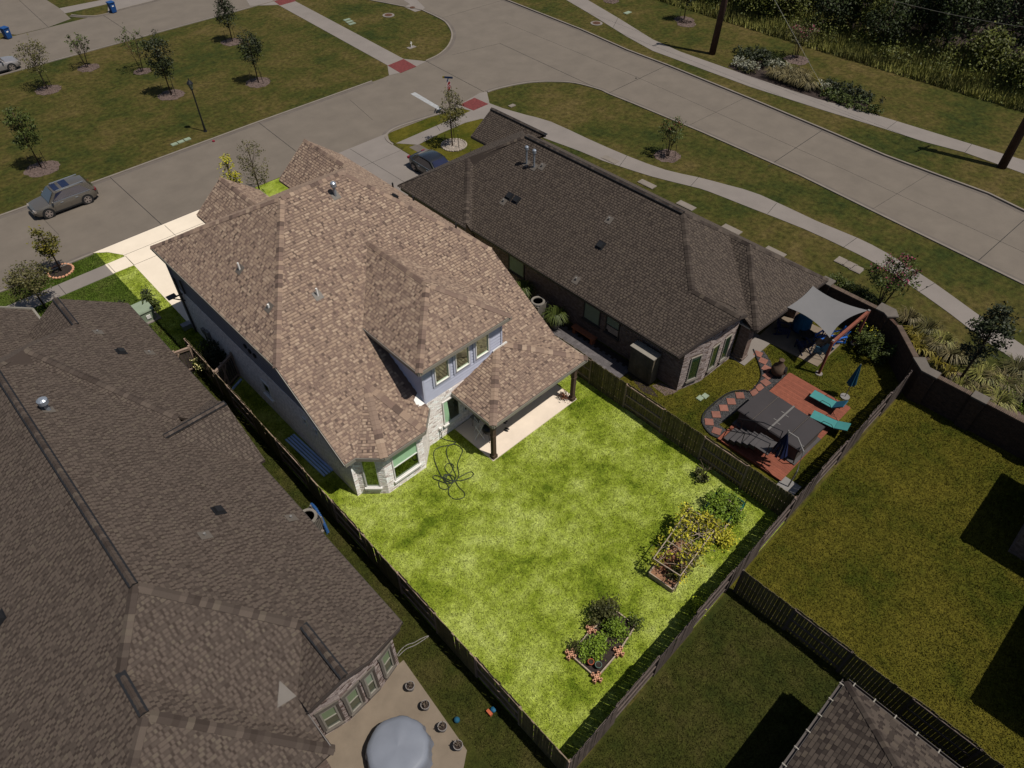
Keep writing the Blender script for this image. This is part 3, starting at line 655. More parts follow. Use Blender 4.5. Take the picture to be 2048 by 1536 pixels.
# ------------------------------------------------------------------ the white brick house
def white_house():
    H = thing('brick_house', 'two-storey white brick house with tan shingle hip roof and blue-grey dormer', 'house', (8.3, 19.25, 0))
    Ra, Rb = (12.85, 29.45, 9.68), (16.35, 29.45, 9.68); ZE = 5.85
    rear = [Ra, (7.95, 23.4, 5.842), (7.95, 18.95, 3.03), (12.75, 18.95, 3.03), (12.75, 19.3, 3.251), (17.7, 19.3, 3.251), (17.85, 20.04, 3.719), (20.95, 18.5, 2.746), (20.95, 23.4, 5.842), Rb]
    left = [Ra, (7.95, 36.1, ZE), (7.95, 23.4, 5.842)]; right = [Rb, (20.95, 23.4, 5.842), (20.95, 36.1, ZE)]
    front = [Ra, Rb, (20.95, 36.1, ZE), (7.95, 36.1, ZE)]
    def gable(xl, xr, s, yf):
        xc = (xl+xr)/2; z = ZE+s*(xr-xl)/2; yb = 29.45+(9.68-z)/.5759
        return (xc, yf, z), (xc, yb, z), [(xc, yf, z), (xc, yb, z), (xl, 36.1, ZE), (xl, yf, ZE)], [(xc, yf, z), (xc, yb, z), (xr, 36.1, ZE), (xr, yf, ZE)]
    g1 = gable(11.15, 15.05, .8, 37.3); g2 = gable(16.5, 20.95, .8, 37.45)
    CL, CR, H1, H2 = (14.35, 16.25, 2.75), (20.95, 16.25, 2.75), (17.4, 19.25, 3.719), (17.85, 19.25, 3.719)
    pl = [CL, (14.35, 19.25, 2.75), H1]; pr = [CL, H1, H2, CR]; pq = [CR, H2, (17.85, 20.04, 3.719), (20.95, 18.5, 2.746)]
    BA = (10.88, 21.08, 4.39); b1, b2, b3, b4 = (8.5, 18.95, 3.03), (9.43, 18.05, 3.0), (11.73, 18.03, 3.0), (12.75, 18.97, 3.03)
    bays = [[b1, b2, BA], [b2, b3, BA], [b3, b4, BA]]
    D1, D2, DA, DB = (12.4, 18.9, 5.68), (18.06, 18.9, 5.68), (15.23, 21.6, 7.62), (15.23, 26.21, 7.62)
    dl = [D1, DA, DB, (12.4, 23.15, 5.68)]; dr = [D2, DA, DB, (18.06, 23.15, 5.68)]; df = [D1, D2, DA]
    planes = [rear, left, right, front, g1[2], g1[3], g2[2], g2[3], pl, pr, pq]+bays+[dl, dr, df]
    roof = roofdeck(H, planes, M['roofA'])
    shingles(roof, planes, M['roofA'], 300, excl=[[(12.45, 18.8), (18.0, 18.8), (18.0, 23.1), (15.23, 26.1), (12.45, 23.1)], [(8.6, 18.8), (12.7, 18.8), (10.88, 21.0)]])
    for a, b, p, q in ((D1, DA, dl, df), (D2, DA, dr, df), (CL, H1, pl, pr), (CR, H2, pr, pq), (DA, DB, dl, dr), (b2, BA, bays[0], bays[1]), (b3, BA, bays[1], bays[2]),
                       ((7.95, 23.4, 5.842), Ra, left, rear), ((20.95, 23.4, 5.842), Rb, right, rear), (Ra, Rb, rear, front), ((7.95, 36.1, ZE), Ra, left, front), (g1[0], g1[1], g1[2], g1[3]), (g2[0], g2[1], g2[2], g2[3])):
        caps(roof, a, b, p, q, M['roofA'], e=.23, w=.19)
    # walls
    zb = 3.05
    w = MB(); foot = [(8.3, 19.25), (8.52, 19.25), (9.47, 18.35), (11.72, 18.33), (12.72, 19.25), (20.6, 19.25), (20.6, 35.8), (8.3, 35.8)]
    w.prism(foot, -.05, 2.92); w.prism([(8.3, 19.7), (8.5, 19.7), (8.5, 35.8), (8.3, 35.8)], 2.9, 3.2)
    w.prism([(12.75, 19.25), (17.7, 19.25), (17.7, 19.7), (12.75, 19.7)], 2.9, 3.1)
    w.prism([(11.5, 35.7), (14.7, 35.7), (14.7, 36.95), (11.5, 36.95)], 0, 5.7); w.prism([(16.85, 35.7), (20.6, 35.7), (20.6, 37.1), (16.85, 37.1)], 0, 5.7)
    for xl, xr, y in ((11.5, 14.7, 36.95), (16.85, 20.6, 37.1)):
        xc = (xl+xr)/2; w.add([(xl, y, 5.7), (xr, y, 5.7), (xc, y, 5.7+.78*(xr-xl)/2)], [(0, 2, 1)])
    wall = w.build('wall', M['wbrick'], H)
    u = MB(); u.prism([(8.32, 23.6), (20.58, 23.6), (20.58, 35.78), (8.32, 35.78)], 2.92, 5.74)
    for x in (8.32, 20.58):
        u.add([(x, 19.3, 2.92), (x, 23.6, 2.92), (x, 23.6, 5.8), (x, 19.3, 3.05)], [(0, 1, 2, 3)])
    for k in range(13):
        z = 3.25+k*.19; y0 = 19.35+max(0, (z+.2-3.05)/.64); u.bar((8.305, y0, z), (8.305, 35.8, z), .012, .012)
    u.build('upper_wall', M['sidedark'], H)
    # dormer walls with one board per course
    dw = MB(); dw.prism([(12.75, 19.27), (17.7, 19.27), (17.7, 23.2), (12.75, 23.2)], 3.1, 5.6); dwo = dw.build('dormer_wall', M['siding'], H)
    org = wl(dwo)
    bmesh_ = {}
    for k in range(13):
        z = 3.12+k*.19
        for nm, a, b, out in (('f', (12.8, 19.27), (17.65, 19.27), (0, -1)), ('l', (12.75, 23.1), (12.75, 19.32), (-1, 0)), ('r', (17.7, 19.32), (17.7, 23.1), (1, 0))):
            if nm not in bmesh_:
                q = MB(); A, B = Vector((*a, 0)), Vector((*b, 0)); o2 = Vector((*out, 0)); q.add([A+o2*.048, B+o2*.048, B+o2*.008+Vector((0, 0, .19)), A+o2*.008+Vector((0, 0, .19)), A, B], [(0, 1, 2, 3), (4, 5, 1, 0)]); bmesh_[nm] = q.mesh('siding_board', M['siding'], org)
            o = link('siding_board', bmesh_[nm], dwo); o.location = (0, 0, z)
    q = MB()
    for x, y in ((12.75, 19.25), (17.7, 19.25)): q.box((x, y, 4.33), (.1, .1, 2.45))
    q.build('corner_board', M['siding'], dwo)
    for i in range(3):
        x = 13.42+i*1.27; window(H, (x, 19.225), (x+.86, 19.225), 3.95, 5.38, M['trim'], M['mirror'], fw=.05, proud=.04)
        q = MB()
        for a, b in (((x-.1, 3.83), (x+.96, 3.83)), ((x-.1, 5.48), (x+.96, 5.48))): q.bar((a[0], 19.23, a[1]), (b[0], 19.23, b[1]), .05, .13)
        for xx in (x-.06, x+.92): q.box((xx, 19.22, 4.66), (.12, .07, 1.55))
        q.build('window_casing', M['siding'], H)
    fascia(H, [((12.4, 18.9, 5.68), (18.06, 18.9, 5.68)), ((12.4, 23.1, 5.68), (12.4, 18.9, 5.68)), (CL, CR), ((14.35, 19.2, 2.75), CL), (CR, (20.95, 18.4, 2.75)), (b1, b2), (b2, b3), (b3, b4),
               ((7.95, 18.95, 3.03), b1), ((7.95, 36.1, ZE), (7.95, 23.4, 5.84)), ((7.95, 23.4, 5.84), (7.95, 18.95, 3.03)), ((15.05, 36.1, ZE), (15.05, 37.3, ZE))], M['gtrim'], h=.2)
    s = MB(); s.prism([(14.4, 16.3), (20.9, 16.3), (20.9, 19.2), (14.4, 19.2)], 2.5, 2.56, bottom=True)
    s.bar((14.5, 16.45, 2.5), (20.3, 16.45, 2.5), .14, .22); s.bar((14.5, 16.45, 2.5), (14.5, 19.2, 2.5), .14, .22); s.build('soffit', M['soffit'], H)
    for x, y in ((14.53, 16.46), (20.21, 16.43)):
        p = MB(); p.box((x, y, 1.25), (.2, .2, 2.42)); po = p.build('post', M['postbrown'], H)
        p = MB(); p.box((x, y, .16), (.28, .28, .24)); p.box((x, y, 1.75), (.25, .25, .06)); p.box((x, y, 2.34), (.27, .27, .12)); p.build('post_collar', M['postbrown'], po)
    fl = MB(); fl.add([(12.3, 19.2, 3.22), (12.76, 19.2, 3.22), (12.76, 19.75, 3.56), (12.35, 19.55, 3.45)], [(0, 1, 2, 3)]); fl.bar((17.74, 19.2, 3.72), (18.05, 19.2, 3.74), .06, .1); fl.bar((17.1, 19.2, 3.7), (18.0, 19.2, 3.78), .04, .12); fl.build('flashing', M['trim'], H)
    # brick faces seen in the sun
    zt = lambda x: 2.9
    bricks(wall, (9.47, 18.35), (11.72, 18.33), 0, zt, [(.42, 1.92, .5, 2.62)], M['wbrickpiece'], 170)
    bricks(wall, (8.52, 19.25), (9.47, 18.35), 0, zt, [(.3, 1.02, .4, 2.62)], M['wbrickpiece'], 60)
    bricks(wall, (12.72, 19.25), (14.0, 19.25), 0, lambda x: 3.08, [(.96, 3, .8, 2.6)], M['wbrickpiece'], 70)
    bricks(wall, (14.0, 19.25), (17.7, 19.25), 2.66, lambda x: 3.08, [], M['wbrickpiece'], 0)
    bricks(wall, (8.3, 19.25), (8.52, 19.25), 0, zt, [], M['wbrickpiece'], 0)
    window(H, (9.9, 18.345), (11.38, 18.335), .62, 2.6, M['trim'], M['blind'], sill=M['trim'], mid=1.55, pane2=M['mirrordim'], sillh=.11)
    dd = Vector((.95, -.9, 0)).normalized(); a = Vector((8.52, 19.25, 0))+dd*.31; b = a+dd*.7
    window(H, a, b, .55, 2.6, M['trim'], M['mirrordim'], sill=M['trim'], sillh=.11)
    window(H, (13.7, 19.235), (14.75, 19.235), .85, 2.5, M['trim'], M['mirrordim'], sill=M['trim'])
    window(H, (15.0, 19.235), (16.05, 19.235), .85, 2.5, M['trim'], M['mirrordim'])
    window(H, (17.0, 19.235), (18.8, 19.235), .1, 2.3, M['trim'], M['dglass'], name='patio_door')
    q = MB(); p = ony(915, 788, 19.2); q.quad((13.74, 19.2, .95), (14.1, 19.2, .95), (14.0, 19.2, 2.42), (13.74, 19.2, 2.42)); q.build('blind', M['blind'], H)
    # left side wall
    for px, py, s in (((535), 778, (.8, 1.0)), (611, 842, (.35, .45)), (634, 863, (.35, .45))):
        p = onx(px, py, 8.3); window(H, (8.295, p.y+s[0]/2), (8.295, p.y-s[0]/2), p.z-s[1]/2, p.z+s[1]/2, M['trim'], M['dglass'], sill=M['trim'] if s[0] > .5 else None)
    for px, py in ((491, 692), (500, 702), (510, 711)):
        p = onx(px, py, 8.3); q = MB(); q.box((8.27, p.y, p.z), (.08, .2, .18)); q.build('wall_vent', M['black'], H)
    for a, b in (((346, 557), (376, 648)), ((358, 562), (371, 590))):
        A, B = onx(*a, 8.2), onx(*b, 8.2); q = MB(); q.bar((8.23, A.y, A.z), (8.23, A.y, max(.05, B.z)), .08, .09, upv=(0, 1, 0)); q.build('downspout', M['dtrim'], H)
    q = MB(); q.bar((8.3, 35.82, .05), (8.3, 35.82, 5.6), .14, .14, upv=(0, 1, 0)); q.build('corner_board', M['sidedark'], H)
    gd = MB(); gd.box((11.0 - .1, 35.84, 1.15), (4.6, .06, 2.3)); gdo = gd.build('garage_door', M['trim'], H)
    for i in range(4):
        q = MB(); q.box((10.9, 35.88, .32+.56*i), (4.4, .04, .5)); q.build('panel', M['trim'], gdo)
    n = pnorm(rear); nl = pnorm(left); nr = pnorm(right)
    R = lambda x, y: onp(x, y, (0, -.632, 1), 3.03-.632*18.95); Lp = lambda x, y: onp(x, y, nl, nl.dot(Vector(Ra))); Rp = lambda x, y: onp(x, y, nr, nr.dot(Vector(Rb)))
    pipe_vent(R(671, 392), .62, .07, 'capped metal flue near the ridge of the tan roof', capped=True, n=n)
    pipe_vent(R(636, 592), .45, .045, 'white pipe vent in the middle of the tan rear roof slope', m='white', n=n)
    pipe_vent(Lp(538, 616), .22, .05, 'short pipe vent low on the left slope of the tan roof', m='white', n=nl)
    pipe_vent(Lp(480, 540), .42, .045, 'slim pipe vent high on the left slope of the tan roof', m='white', n=nl)
    box_vent(Rp(789, 394), nr, 'small black box vent beside the right hip of the tan roof', s=.3)
    for k, (x, y) in enumerate(((786, 375), (827, 402), (912, 457))):
        pipe_vent(Rp(x, y), .3, .05, ('dark stub pipe nearest the front gable on the right tan slope', 'dark stub pipe beside the small black box vent on the tan roof', 'dark stub pipe lowest on the right tan slope')[k], m='black', flash=False)
    # bracket lamp at garage corner
    t = thing('wall_bracket', 'dark flat-topped bracket sticking out from the garage corner of the white house', 'bracket', (8.28, 35.2, 3.0))
    q = MB(); q.bar((0, 0, 0), (-.75, 0, .05), .06); q.bar((0, .02, -.5), (-.6, .02, 0), .05); q.build('arm', M['dtrim'], t, local=True)
    q = MB(); q.box((-.6, 0, .12), (.5, .4, .05)); q.build('top_plate', M['dtrim'], t, local=True)
    return H
white_house()
def left_house():
    H = thing('brick_house', 'low grey-brown shingled house nearest the camera with washed brick rear bow wall', 'house', (5.0, 11.5, 0))
    s = .67; zB = lambda x: 2.75+s*(5.33-x); zA = lambda x: 2.75+s*(5.77-x)
    R1r, R1f = (-1.03, 16.56, 7.01), (-1.03, 30.4, 7.01); Gs, Ge = (2.43, 12.9, 4.70), (2.43, 10.45, 4.70)
    T, R4 = (-2.64, 14.82, 5.93), (-2.64, 13.1, 5.93); fl = (1.03, 11.4, 3.765)
    HT, HB, VB, VT = (.3, 31.6, 6.41), (3.75, 25.5, 4.10), (3.75, 24.7, 3.81), (.3, 30.75, 6.12); R3b, R3f = (2.78, 34.1, 4.75), (2.78, 36.9, 4.75)
    B = [R1r, Gs, Ge, (3.4, 10.62, zB(3.4)), (5.1, 11.36, zB(5.1)), (5.33, 11.5, 2.75), (5.33, 25.3, 2.75), (3.75, 24.7, 3.81), VT, R1f]
    A = [(5.77, 36.9, 2.75), R3f, R3b, HT, HB, (5.0, 25.0, 3.27), (5.77, 25.0, 2.75)]
    F = [HT, HB, VB, VT]; F2 = [R1f, HT, VT]
    FR = [R1f, R3b, (.2, 36.9, 3.04), (-7.2, 36.9, 3.04), (-7.2, 30.4, 7.01)]; R3L = [R3f, R3b, (.2, 36.9, 3.02)]
    GA = [(1.75, 39.7, 2.9), (1.75, 37.1, 2.9), (-3.5, 31.4, 6.42), (-3.5, 39.7, 6.42)]
    PL = [R1f, R1r, T, R4, (-7.2, 9.5, 2.876), (-7.2, 30.4, 2.876)]; PR = [R1r, Gs, fl, (1.03, 9.97, 2.85), T]
    GL = [Gs, Ge, (1.03, 10.75, 3.762), fl]; W4 = [T, (1.03, 9.97, 2.85), (1.03, 9.5, 2.85), R4]; W5 = [R4, (1.03, 9.5, 2.85), (-7.2, 9.5, 2.87)]
    s1, s2 = (2.75, 24.45, 4.48), (5.62, 24.45, 4.48); SN = [s1, s2, (5.62, 21.87, 2.75), (5.33, 21.87, 2.75)]; SF = [s1, s2, (5.62, 26.6, 3.04), (4.9, 26.6, 3.04)]
    planes = [B, A, F, F2, FR, R3L, GA, PL, PR, GL, W4, W5, SN, SF]
    roof = roofdeck(H, planes, M['roofB'])
    shingles(roof, [B, A, F, FR, R3L, GA, PL, PR, GL, W4, W5, SN, SF], M['roofB'], 300, style=1)
    for a, b, p, q, v in ((R1r, R1f, B, PL, 1), (R1r, Gs, B, PR, 0), (T, R1r, PL, PR, 0), (Ge, Gs, B, GL, 1), (R4, T, PL, W4, 1), ((1.03, 9.5, 2.85), R4, W4, W5, 0), ((-7.2, 9.5, 2.876), R4, PL, W5, 0),
                          (HB, HT, A, F, 0), (R1f, R3b, A, FR, 0), (R3b, R3f, A, R3L, 1), (s1, s2, SN, SF, 1)):
        caps(roof, a, b, p, q, M['roofB'], e=.215, w=.185, lift=.085 if v else .03, vent=bool(v))
    w = MB(); w.prism([(.96, 11.26), (2.15, 11.03), (3.6, 11.15), (4.8, 11.5), (4.95, 12), (4.95, 25.3), (5.4, 25.3), (5.4, 36.6), (1.6, 36.6), (1.6, 39.3), (-3.4, 39.3), (-6.9, 36.6), (-6.9, 9.9), (.7, 9.9), (.7, 11.26)], -.05, 2.62)
    zt = lambda x: 4.58-s*abs(x-2.43); pts = [(.96, 11.26), (2.15, 11.03), (2.43, 11.05), (3.6, 11.15), (4.8, 11.5)]
    for p, q in zip(pts, pts[1:]): w.add([(*p, 2.6), (*q, 2.6), (*q, zt(q[0])), (*p, zt(p[0]))], [(0, 1, 2, 3)])
    w.add([(5.58, 22.2, 2.6), (5.58, 26.6, 2.6), (5.58, 24.45, 4.3)], [(0, 1, 2)])
    wall = w.build('wall', M['nbrick'], H)
    q = MB()
    for p, r in zip(pts, pts[1:]):
        d = (Vector((*r, 0))-Vector((*p, 0))).normalized(); o = Vector((d.y, -d.x, 0))*.006
        q.add([Vector((*p, 0))+o, Vector((*r, 0))+o, Vector((*r, zt(r[0])))+o, Vector((*p, zt(p[0])))+o], [(0, 1, 2, 3)])
    q.build('mortar_face', M['nmortar'], wall)
    def face(p, r, wins, ni):
        P, Q = Vector((*p, 0)), Vector((*r, 0)); L = (Q-P).length
        bricks(wall, p, r, 0, lambda x: zt(p[0]+(r[0]-p[0])*x/L), [(a-.02, b+.02, .42, 2.22) for a, b in wins], M['nbrickpiece'], ni, bw=.215, bh=.068)
        d = (Q-P)/L; o = Vector((d.y, -d.x, 0))
        for a, b in wins:
            window(H, P+d*a+o*.012, P+d*b+o*.012, .5, 2.1, M['gtrim'], M['sagedim'] if a < .5 else M['dimblind'], pane2=M['glass'], mid=1.35, fw=.07, sill=M['cap'], sillh=.1)
            k = MB(); k.bar(P+d*(a-.14)+o*.03+Vector((0, 0, 2.2)), P+d*(b+.14)+o*.03+Vector((0, 0, 2.2)), .09, .2); k.build('lintel', M['cap'], H)
            for xx in (a-.06, b+.06):
                k = MB(); k.bar(P+d*xx+o*.03+Vector((0, 0, .5)), P+d*xx+o*.03+Vector((0, 0, 2.1)), .1, .1, upv=o); k.build('window_casing', M['dtrim'] if xx > a else M['cap'], H)
    face((.96, 11.26), (2.15, 11.03), [(.36, .98)], 90); face((2.15, 11.03), (3.6, 11.15), [(.14, .68), (1.0, 1.4)], 90); face((3.6, 11.15), (4.8, 11.5), [(.45, .95)], 120)
    fascia(H, [(Ge, (3.4, 10.62, zB(3.4))), ((3.4, 10.62, zB(3.4)), (5.1, 11.36, zB(5.1))), ((1.03, 10.75, 3.762), Ge), ((5.33, 11.5, 2.75), (5.33, 25.3, 2.75)), ((1.03, 11.4, 3.7), (1.03, 9.5, 2.85)), ((5.77, 25, 2.75), (5.77, 36.9, 2.75))], M['dtrim'], h=.16)
    q = MB(); q.add([Vector(fl)+Vector((-.02, 0, .06)), (.35, 11.5, 3.84), (.86, 12.05, 4.21)], [(0, 1, 2)]); q.add([(4.0, 25.25, 3.98), (3.7, 25.0, 4.02), (3.98, 24.75, 3.78)], [(0, 1, 2)]); q.build('flashing', M['flash'], roof)
    q = MB(); q.bar((1.8, 36.9, 2.86), (1.8, 39.8, 2.86), .12, .12); q.bar((1.8, 39.76, 2.9), (-3.5, 39.76, 6.42), .1, .12); q.build('gutter', M['gtrim'], H)
    RB = lambda x, y: onp(x, y, (s, 0, 1), 2.75+s*5.33); RA = lambda x, y: onp(x, y, (s, 0, 1), 2.75+s*5.77); n = Vector((s, 0, 1)).normalized()
    pipe_vent(RB(97, 820), .5, .1, 'tall flue with round metal cap on the nearest grey-brown roof', capped=True, n=n)
    box_vent(RB(437, 1022), n, 'black box vent low on the slope of the nearest grey-brown roof'); box_vent(RA(242, 704), n, 'black box vent near the street end of the nearest grey-brown roof')
    for k, (f, x, y) in enumerate(((RA, 197, 665), (RA, 300, 706), (RB, 411, 1071), (RB, 583, 1036))):
        pipe_vent(f(x, y), .16, .05, ('short pipe vent below the small front ridge of the nearest roof', 'short pipe vent close to the fence gate on the nearest roof', 'short pipe vent below the low black box vent of the nearest roof', 'short pipe vent by the air conditioner on the nearest roof edge')[k], m='greymetal', n=n)
    PLn = Vector((-s, 0, 1)).normalized(); box_vent(onp(2, 1236, (-s, 0, 1), 7.01+s*1.03), PLn, 'black box vent at the left edge of the picture on the nearest roof')
left_house()
def right_house():
    H = thing('brick_house', 'long single-storey brown-roofed brick house beside the main road', 'house', (24.8, 13.0, 0))
    s = .67; zB = lambda x: 2.75+s*(x-24.4)
    R1r, R1f = (30.1, 17.84, 6.57), (30.1, 30.1, 6.57); Gs, Ge = (27.2, 14.71, 4.63), (27.2, 11.75, 4.63); T, R4 = (31.95, 15.84, 5.33), (31.95, 14.5, 5.33); fl = (29.0, 12.86, 3.48)
    HT, HB, VB, VT = (27.38, 32.69, 5.08), (24.3, 29.5, 3.01), (24.3, 29.0, 2.68), (27.38, 32.19, 4.75)
    B = [R1r, Gs, Ge, (25.7, 12.55, zB(25.7)), (24.55, 13.0, zB(24.55)), (24.4, 13.1, 2.75), (24.4, 29.1, 2.75), VT, R1f]
    A = [(24.1, 35.9, 2.88), HT, HB, (24.1, 29.3, 2.88)]; F = [HT, HB, VB, VT]; F2 = [R1f, HT, VT]
    FR = [R1f, (24.1, 36.3, 2.88), (35.8, 36.3, 2.88)]; PR = [R1r, Gs, fl, (29.0, 11.76, 2.80), T]; GL = [Gs, Ge, (29.0, 12.2, 3.424), (29.0, 12.86, 3.424)]
    W4 = [T, (29.0, 11.76, 2.8), (29.0, 11.4, 2.8), R4]; W5 = [R4, (29.0, 11.4, 2.8), (36.3, 11.2, 2.42)]; RR = [R1r, R1f, (36.6, 36.3, 2.3), (36.3, 11.2, 2.42), R4, T]
    b1, b2 = (34.6, 38.3, 4.16), (34.6, 32.6, 4.16); P1 = [b1, b2, (32.5, 35.7, 2.75), (32.5, 38.3, 2.75)]; P2 = [b1, b2, (36.7, 35.7, 2.75), (36.7, 38.3, 2.75)]
    planes = [B, A, F, F2, FR, PR, GL, W4, W5, RR, P1, P2]
    roof = roofdeck(H, planes, M['roofC']); shingles(roof, [B, A, F, PR, GL, W4, W5, RR, P1, P2, FR], M['roofC'], 120, style=1)
    for a, b, p, q, v in ((R1r, R1f, B, RR, 1), (R1r, Gs, B, PR, 0), (T, R1r, RR, PR, 0), (Ge, Gs, B, GL, 0), (R4, T, RR, W4, 0), ((29.0, 11.4, 2.8), R4, W4, W5, 0), ((36.3, 11.2, 2.42), R4, RR, W5, 0), (HB, HT, A, F, 0), ((24.1, 36.1, 2.9), R1f, A, FR, 0), (b1, b2, P1, P2, 1)):
        caps(roof, a, b, p, q, M['roofC'], e=.24, w=.185, lift=.08 if v else .03, vent=bool(v))
    w = MB(); w.prism([(24.8, 12.97), (26.34, 12.52), (28.95, 12.45), (28.95, 14.5), (35.4, 14.5), (35.4, 35.9), (24.6, 35.9), (24.6, 29.3), (24.8, 29.3)], -.05, 2.62)
    w.prism([(33.1, 35.8), (36.3, 35.8), (36.3, 37.6), (33.1, 37.6)], 0, 2.6)
    zt = lambda x: 4.5-s*abs(x-27.2); pts = [(24.8, 12.97), (26.34, 12.52), (27.2, 12.5), (28.95, 12.45)]
    for p, q in zip(pts, pts[1:]): w.add([(*p, 2.6), (*q, 2.6), (*q, zt(q[0])), (*p, zt(p[0]))], [(0, 1, 2, 3)])
    wall = w.build('wall', M['nbrick'], H)
    def face(p, r, wins):
        P, Q = Vector((*p, 0)), Vector((*r, 0)); L = (Q-P).length; d = (Q-P)/L; o = Vector((d.y, -d.x, 0))
        bricks(wall, p, r, 0, lambda x: zt(p[0]+(r[0]-p[0])*x/L), [(a-.02, b+.02, .45, 2.3) for a, b in wins], M['nbrickpiece'], 0, bw=.215, bh=.068, wts=(.04, .2, .46, .3))
        for a, b in wins: window(H, P+d*a+o*.01, P+d*b+o*.01, .5, 2.25, M['gtrim'], M['glass'], sill=M['cap'], fw=.06)
    face((24.8, 12.97), (26.34, 12.52), [(.5, 1.2)]); face((26.34, 12.52), (28.95, 12.45), [(.4, 1.05), (1.5, 2.1)])
    for (a, b, z0, z1, m) in ((26.13, 24.75, 1.05, 2.3, 'dimblind'), (19.86, 18.62, 1.0, 2.25, 'dimblind'), (18.2, 17.2, 1.0, 2.25, 'dglass')):
        window(H, (24.795, a), (24.795, b), z0, z1, M['dtrim'], M['dimblind'], mid=None if m == 'dimblind' else 1.6, pane2=M['dglass'], sill=M['dtrim'])
    p = MB(); p.box((29.45, 12.1, 1.3), (.5, .62, 2.6)); p.box((29.45, 12.1, .25), (.6, .7, .1)); po = p.build('porch_pillar', M['nbrick'], H)
    p = MB(); p.box((34.9, 12.0, 1.3), (.5, .6, 2.6)); p.build('porch_pillar', M['nbrick'], H)
    p = MB(); p.prism([(29.1, 11.5), (35.7, 11.4), (35.7, 14.4), (29.1, 14.4)], 2.5, 2.58, bottom=True); p.build('soffit', M['soffit'], H)
    fascia(H, [((24.4, 29.1, 2.75), (24.4, 13.1, 2.75)), ((24.1, 35.9, 2.88), (24.1, 29.3, 2.88)), ((24.4, 13.1, 2.75), (25.7, 12.55, zB(25.7))), ((25.7, 12.55, zB(25.7)), Ge), (Ge, (29.0, 12.2, 3.424)), ((29.0, 11.76, 2.8), (29.0, 11.4, 2.8)), ((29.0, 11.4, 2.8), (36.3, 11.2, 2.42)), ((32.5, 38.3, 2.75), (32.5, 35.7, 2.75))], M['dtrim'], h=.17)
    q = MB(); q.add([(28.98, 12.9, 3.5), (28.65, 13.25, 3.72), (28.7, 12.6, 3.7)], [(0, 1, 2)]); q.build('flashing', M['flash'], roof)
    Lp = lambda x, y: onp(x, y, (-s, 0, 1), 2.75-s*24.4); Rp = lambda x, y: onp(x, y, (s, 0, 1), 6.57+s*30.1); n = Vector((-s, 0, 1)).normalized(); nr = Vector((s, 0, 1)).normalized()
    pipe_vent(Lp(1053, 328), 1.05, .06, 'taller left one of the two twin flues on the brown roof', capped=True, n=n); pipe_vent(Lp(1068, 335), 1.05, .06, 'lower right one of the two twin flues on the brown roof', capped=True, n=n)
    pipe_vent(Rp(1141, 302), .75, .1, 'capped flue beyond the ridge of the brown roof', capped=True, n=nr)
    for x, y, l in ((1019, 393, 'smaller upper one of two black box vents side by side on the brown roof'), (1033, 400, 'larger lower one of two black box vents side by side on the brown roof'), (1201, 491, 'lone black box vent in the middle of the brown roof slope')): box_vent(Lp(x, y), n, l, s=.4)
    box_vent(Rp(1103, 280), nr, 'black box vent beyond the ridge near the flues of the brown roof')
    for x, y, l in ((1084, 334, 'stub pipe right of the twin flues on the brown roof'), (1007, 404, 'stub pipe left of the paired box vents on the brown roof'), (1152, 561, 'stub pipe near the eave above the brick side wall'), (1218, 441, 'stub pipe upslope of the lone box vent on the brown roof')): pipe_vent(Lp(x, y), .2, .05, l, m='greymetal', n=n)
    for x, y, l in ((1164, 308, 'stub pipe beyond the ridge just past the capped flue'), (1183, 322, 'stub pipe beyond the ridge second past the capped flue'), (1356, 404, 'stub pipe beyond the ridge close to its rear end')): pipe_vent(Rp(x, y), .25, .05, l, m='black', flash=False)
right_house()
def simple_hip(name, label, pl, cl, wallpoly, gut, m, ni=0):
    H = thing(name, label, 'house', (wallpoly[0][0], wallpoly[0][1], 0)); roof = roofdeck(H, pl, M[m])
    shingles(roof, pl, M[m], ni, e=.16, widths=(.2, .24, .28, .16, .2), style=1)
    for a, b, i, j in cl: caps(roof, a, b, pl[i], pl[j], M[m], e=.23, w=.15)
    w = MB(); w.prism(wallpoly, -.05, 2.62); w.build('wall', M['nbrick'], H)
    for a, b in gut:
        a, b = Vector(a), Vector(b); d = (b-a).normalized(); o = Vector((d.y, -d.x, 0)); q = MB()
        for t in (.03, .15): q.bar(a+o*t-Vector((0, 0, .07)), b+o*t-Vector((0, 0, .07)), .02, .12)
        q.bar(a+o*.09-Vector((0, 0, .13)), b+o*.09-Vector((0, 0, .13)), .12, .02); g_ = q.build('gutter', M['dtrim'], H)
        q = MB(); L = (b-a).length
        for k in range(int(L/.75)+1): p = a+d*(k*.75+.2); q.bar(p+o*.01-Vector((0, 0, .005)), p+o*.18-Vector((0, 0, .005)), .04, .02)
        q.build('gutter_hanger', M['gtrim'], g_)
    return H
c, a1 = (15.3, -1.08, 2.75), (9.9, -6.9, 6.4)
simple_hip('brick_house', 'corner of a house with white-clipped gutters at the bottom edge of the picture', [[c, (4.5, -1.08, 2.75), a1], [c, a1, (9.9, -18, 6.4), (15.3, -18, 2.75)]], [(c, a1, 0, 1)], [(14.9, -1.5), (4.8, -1.5), (4.8, -18), (14.9, -18)], [(c, (4.5, -1.08, 2.75)), ((15.3, -18, 2.75), c)], 'roofC')
pa, pb, pc, pd = (27.1, -2.95, 2.8), (32.3, -2.85, 2.8), (29.7, -5.6, 4.5), (29.7, -14, 4.5); qa, qb, qc = (20.24, -6.2, 2.8), (27.1, -6.2, 2.8), (23.7, -9.6, 5.1)
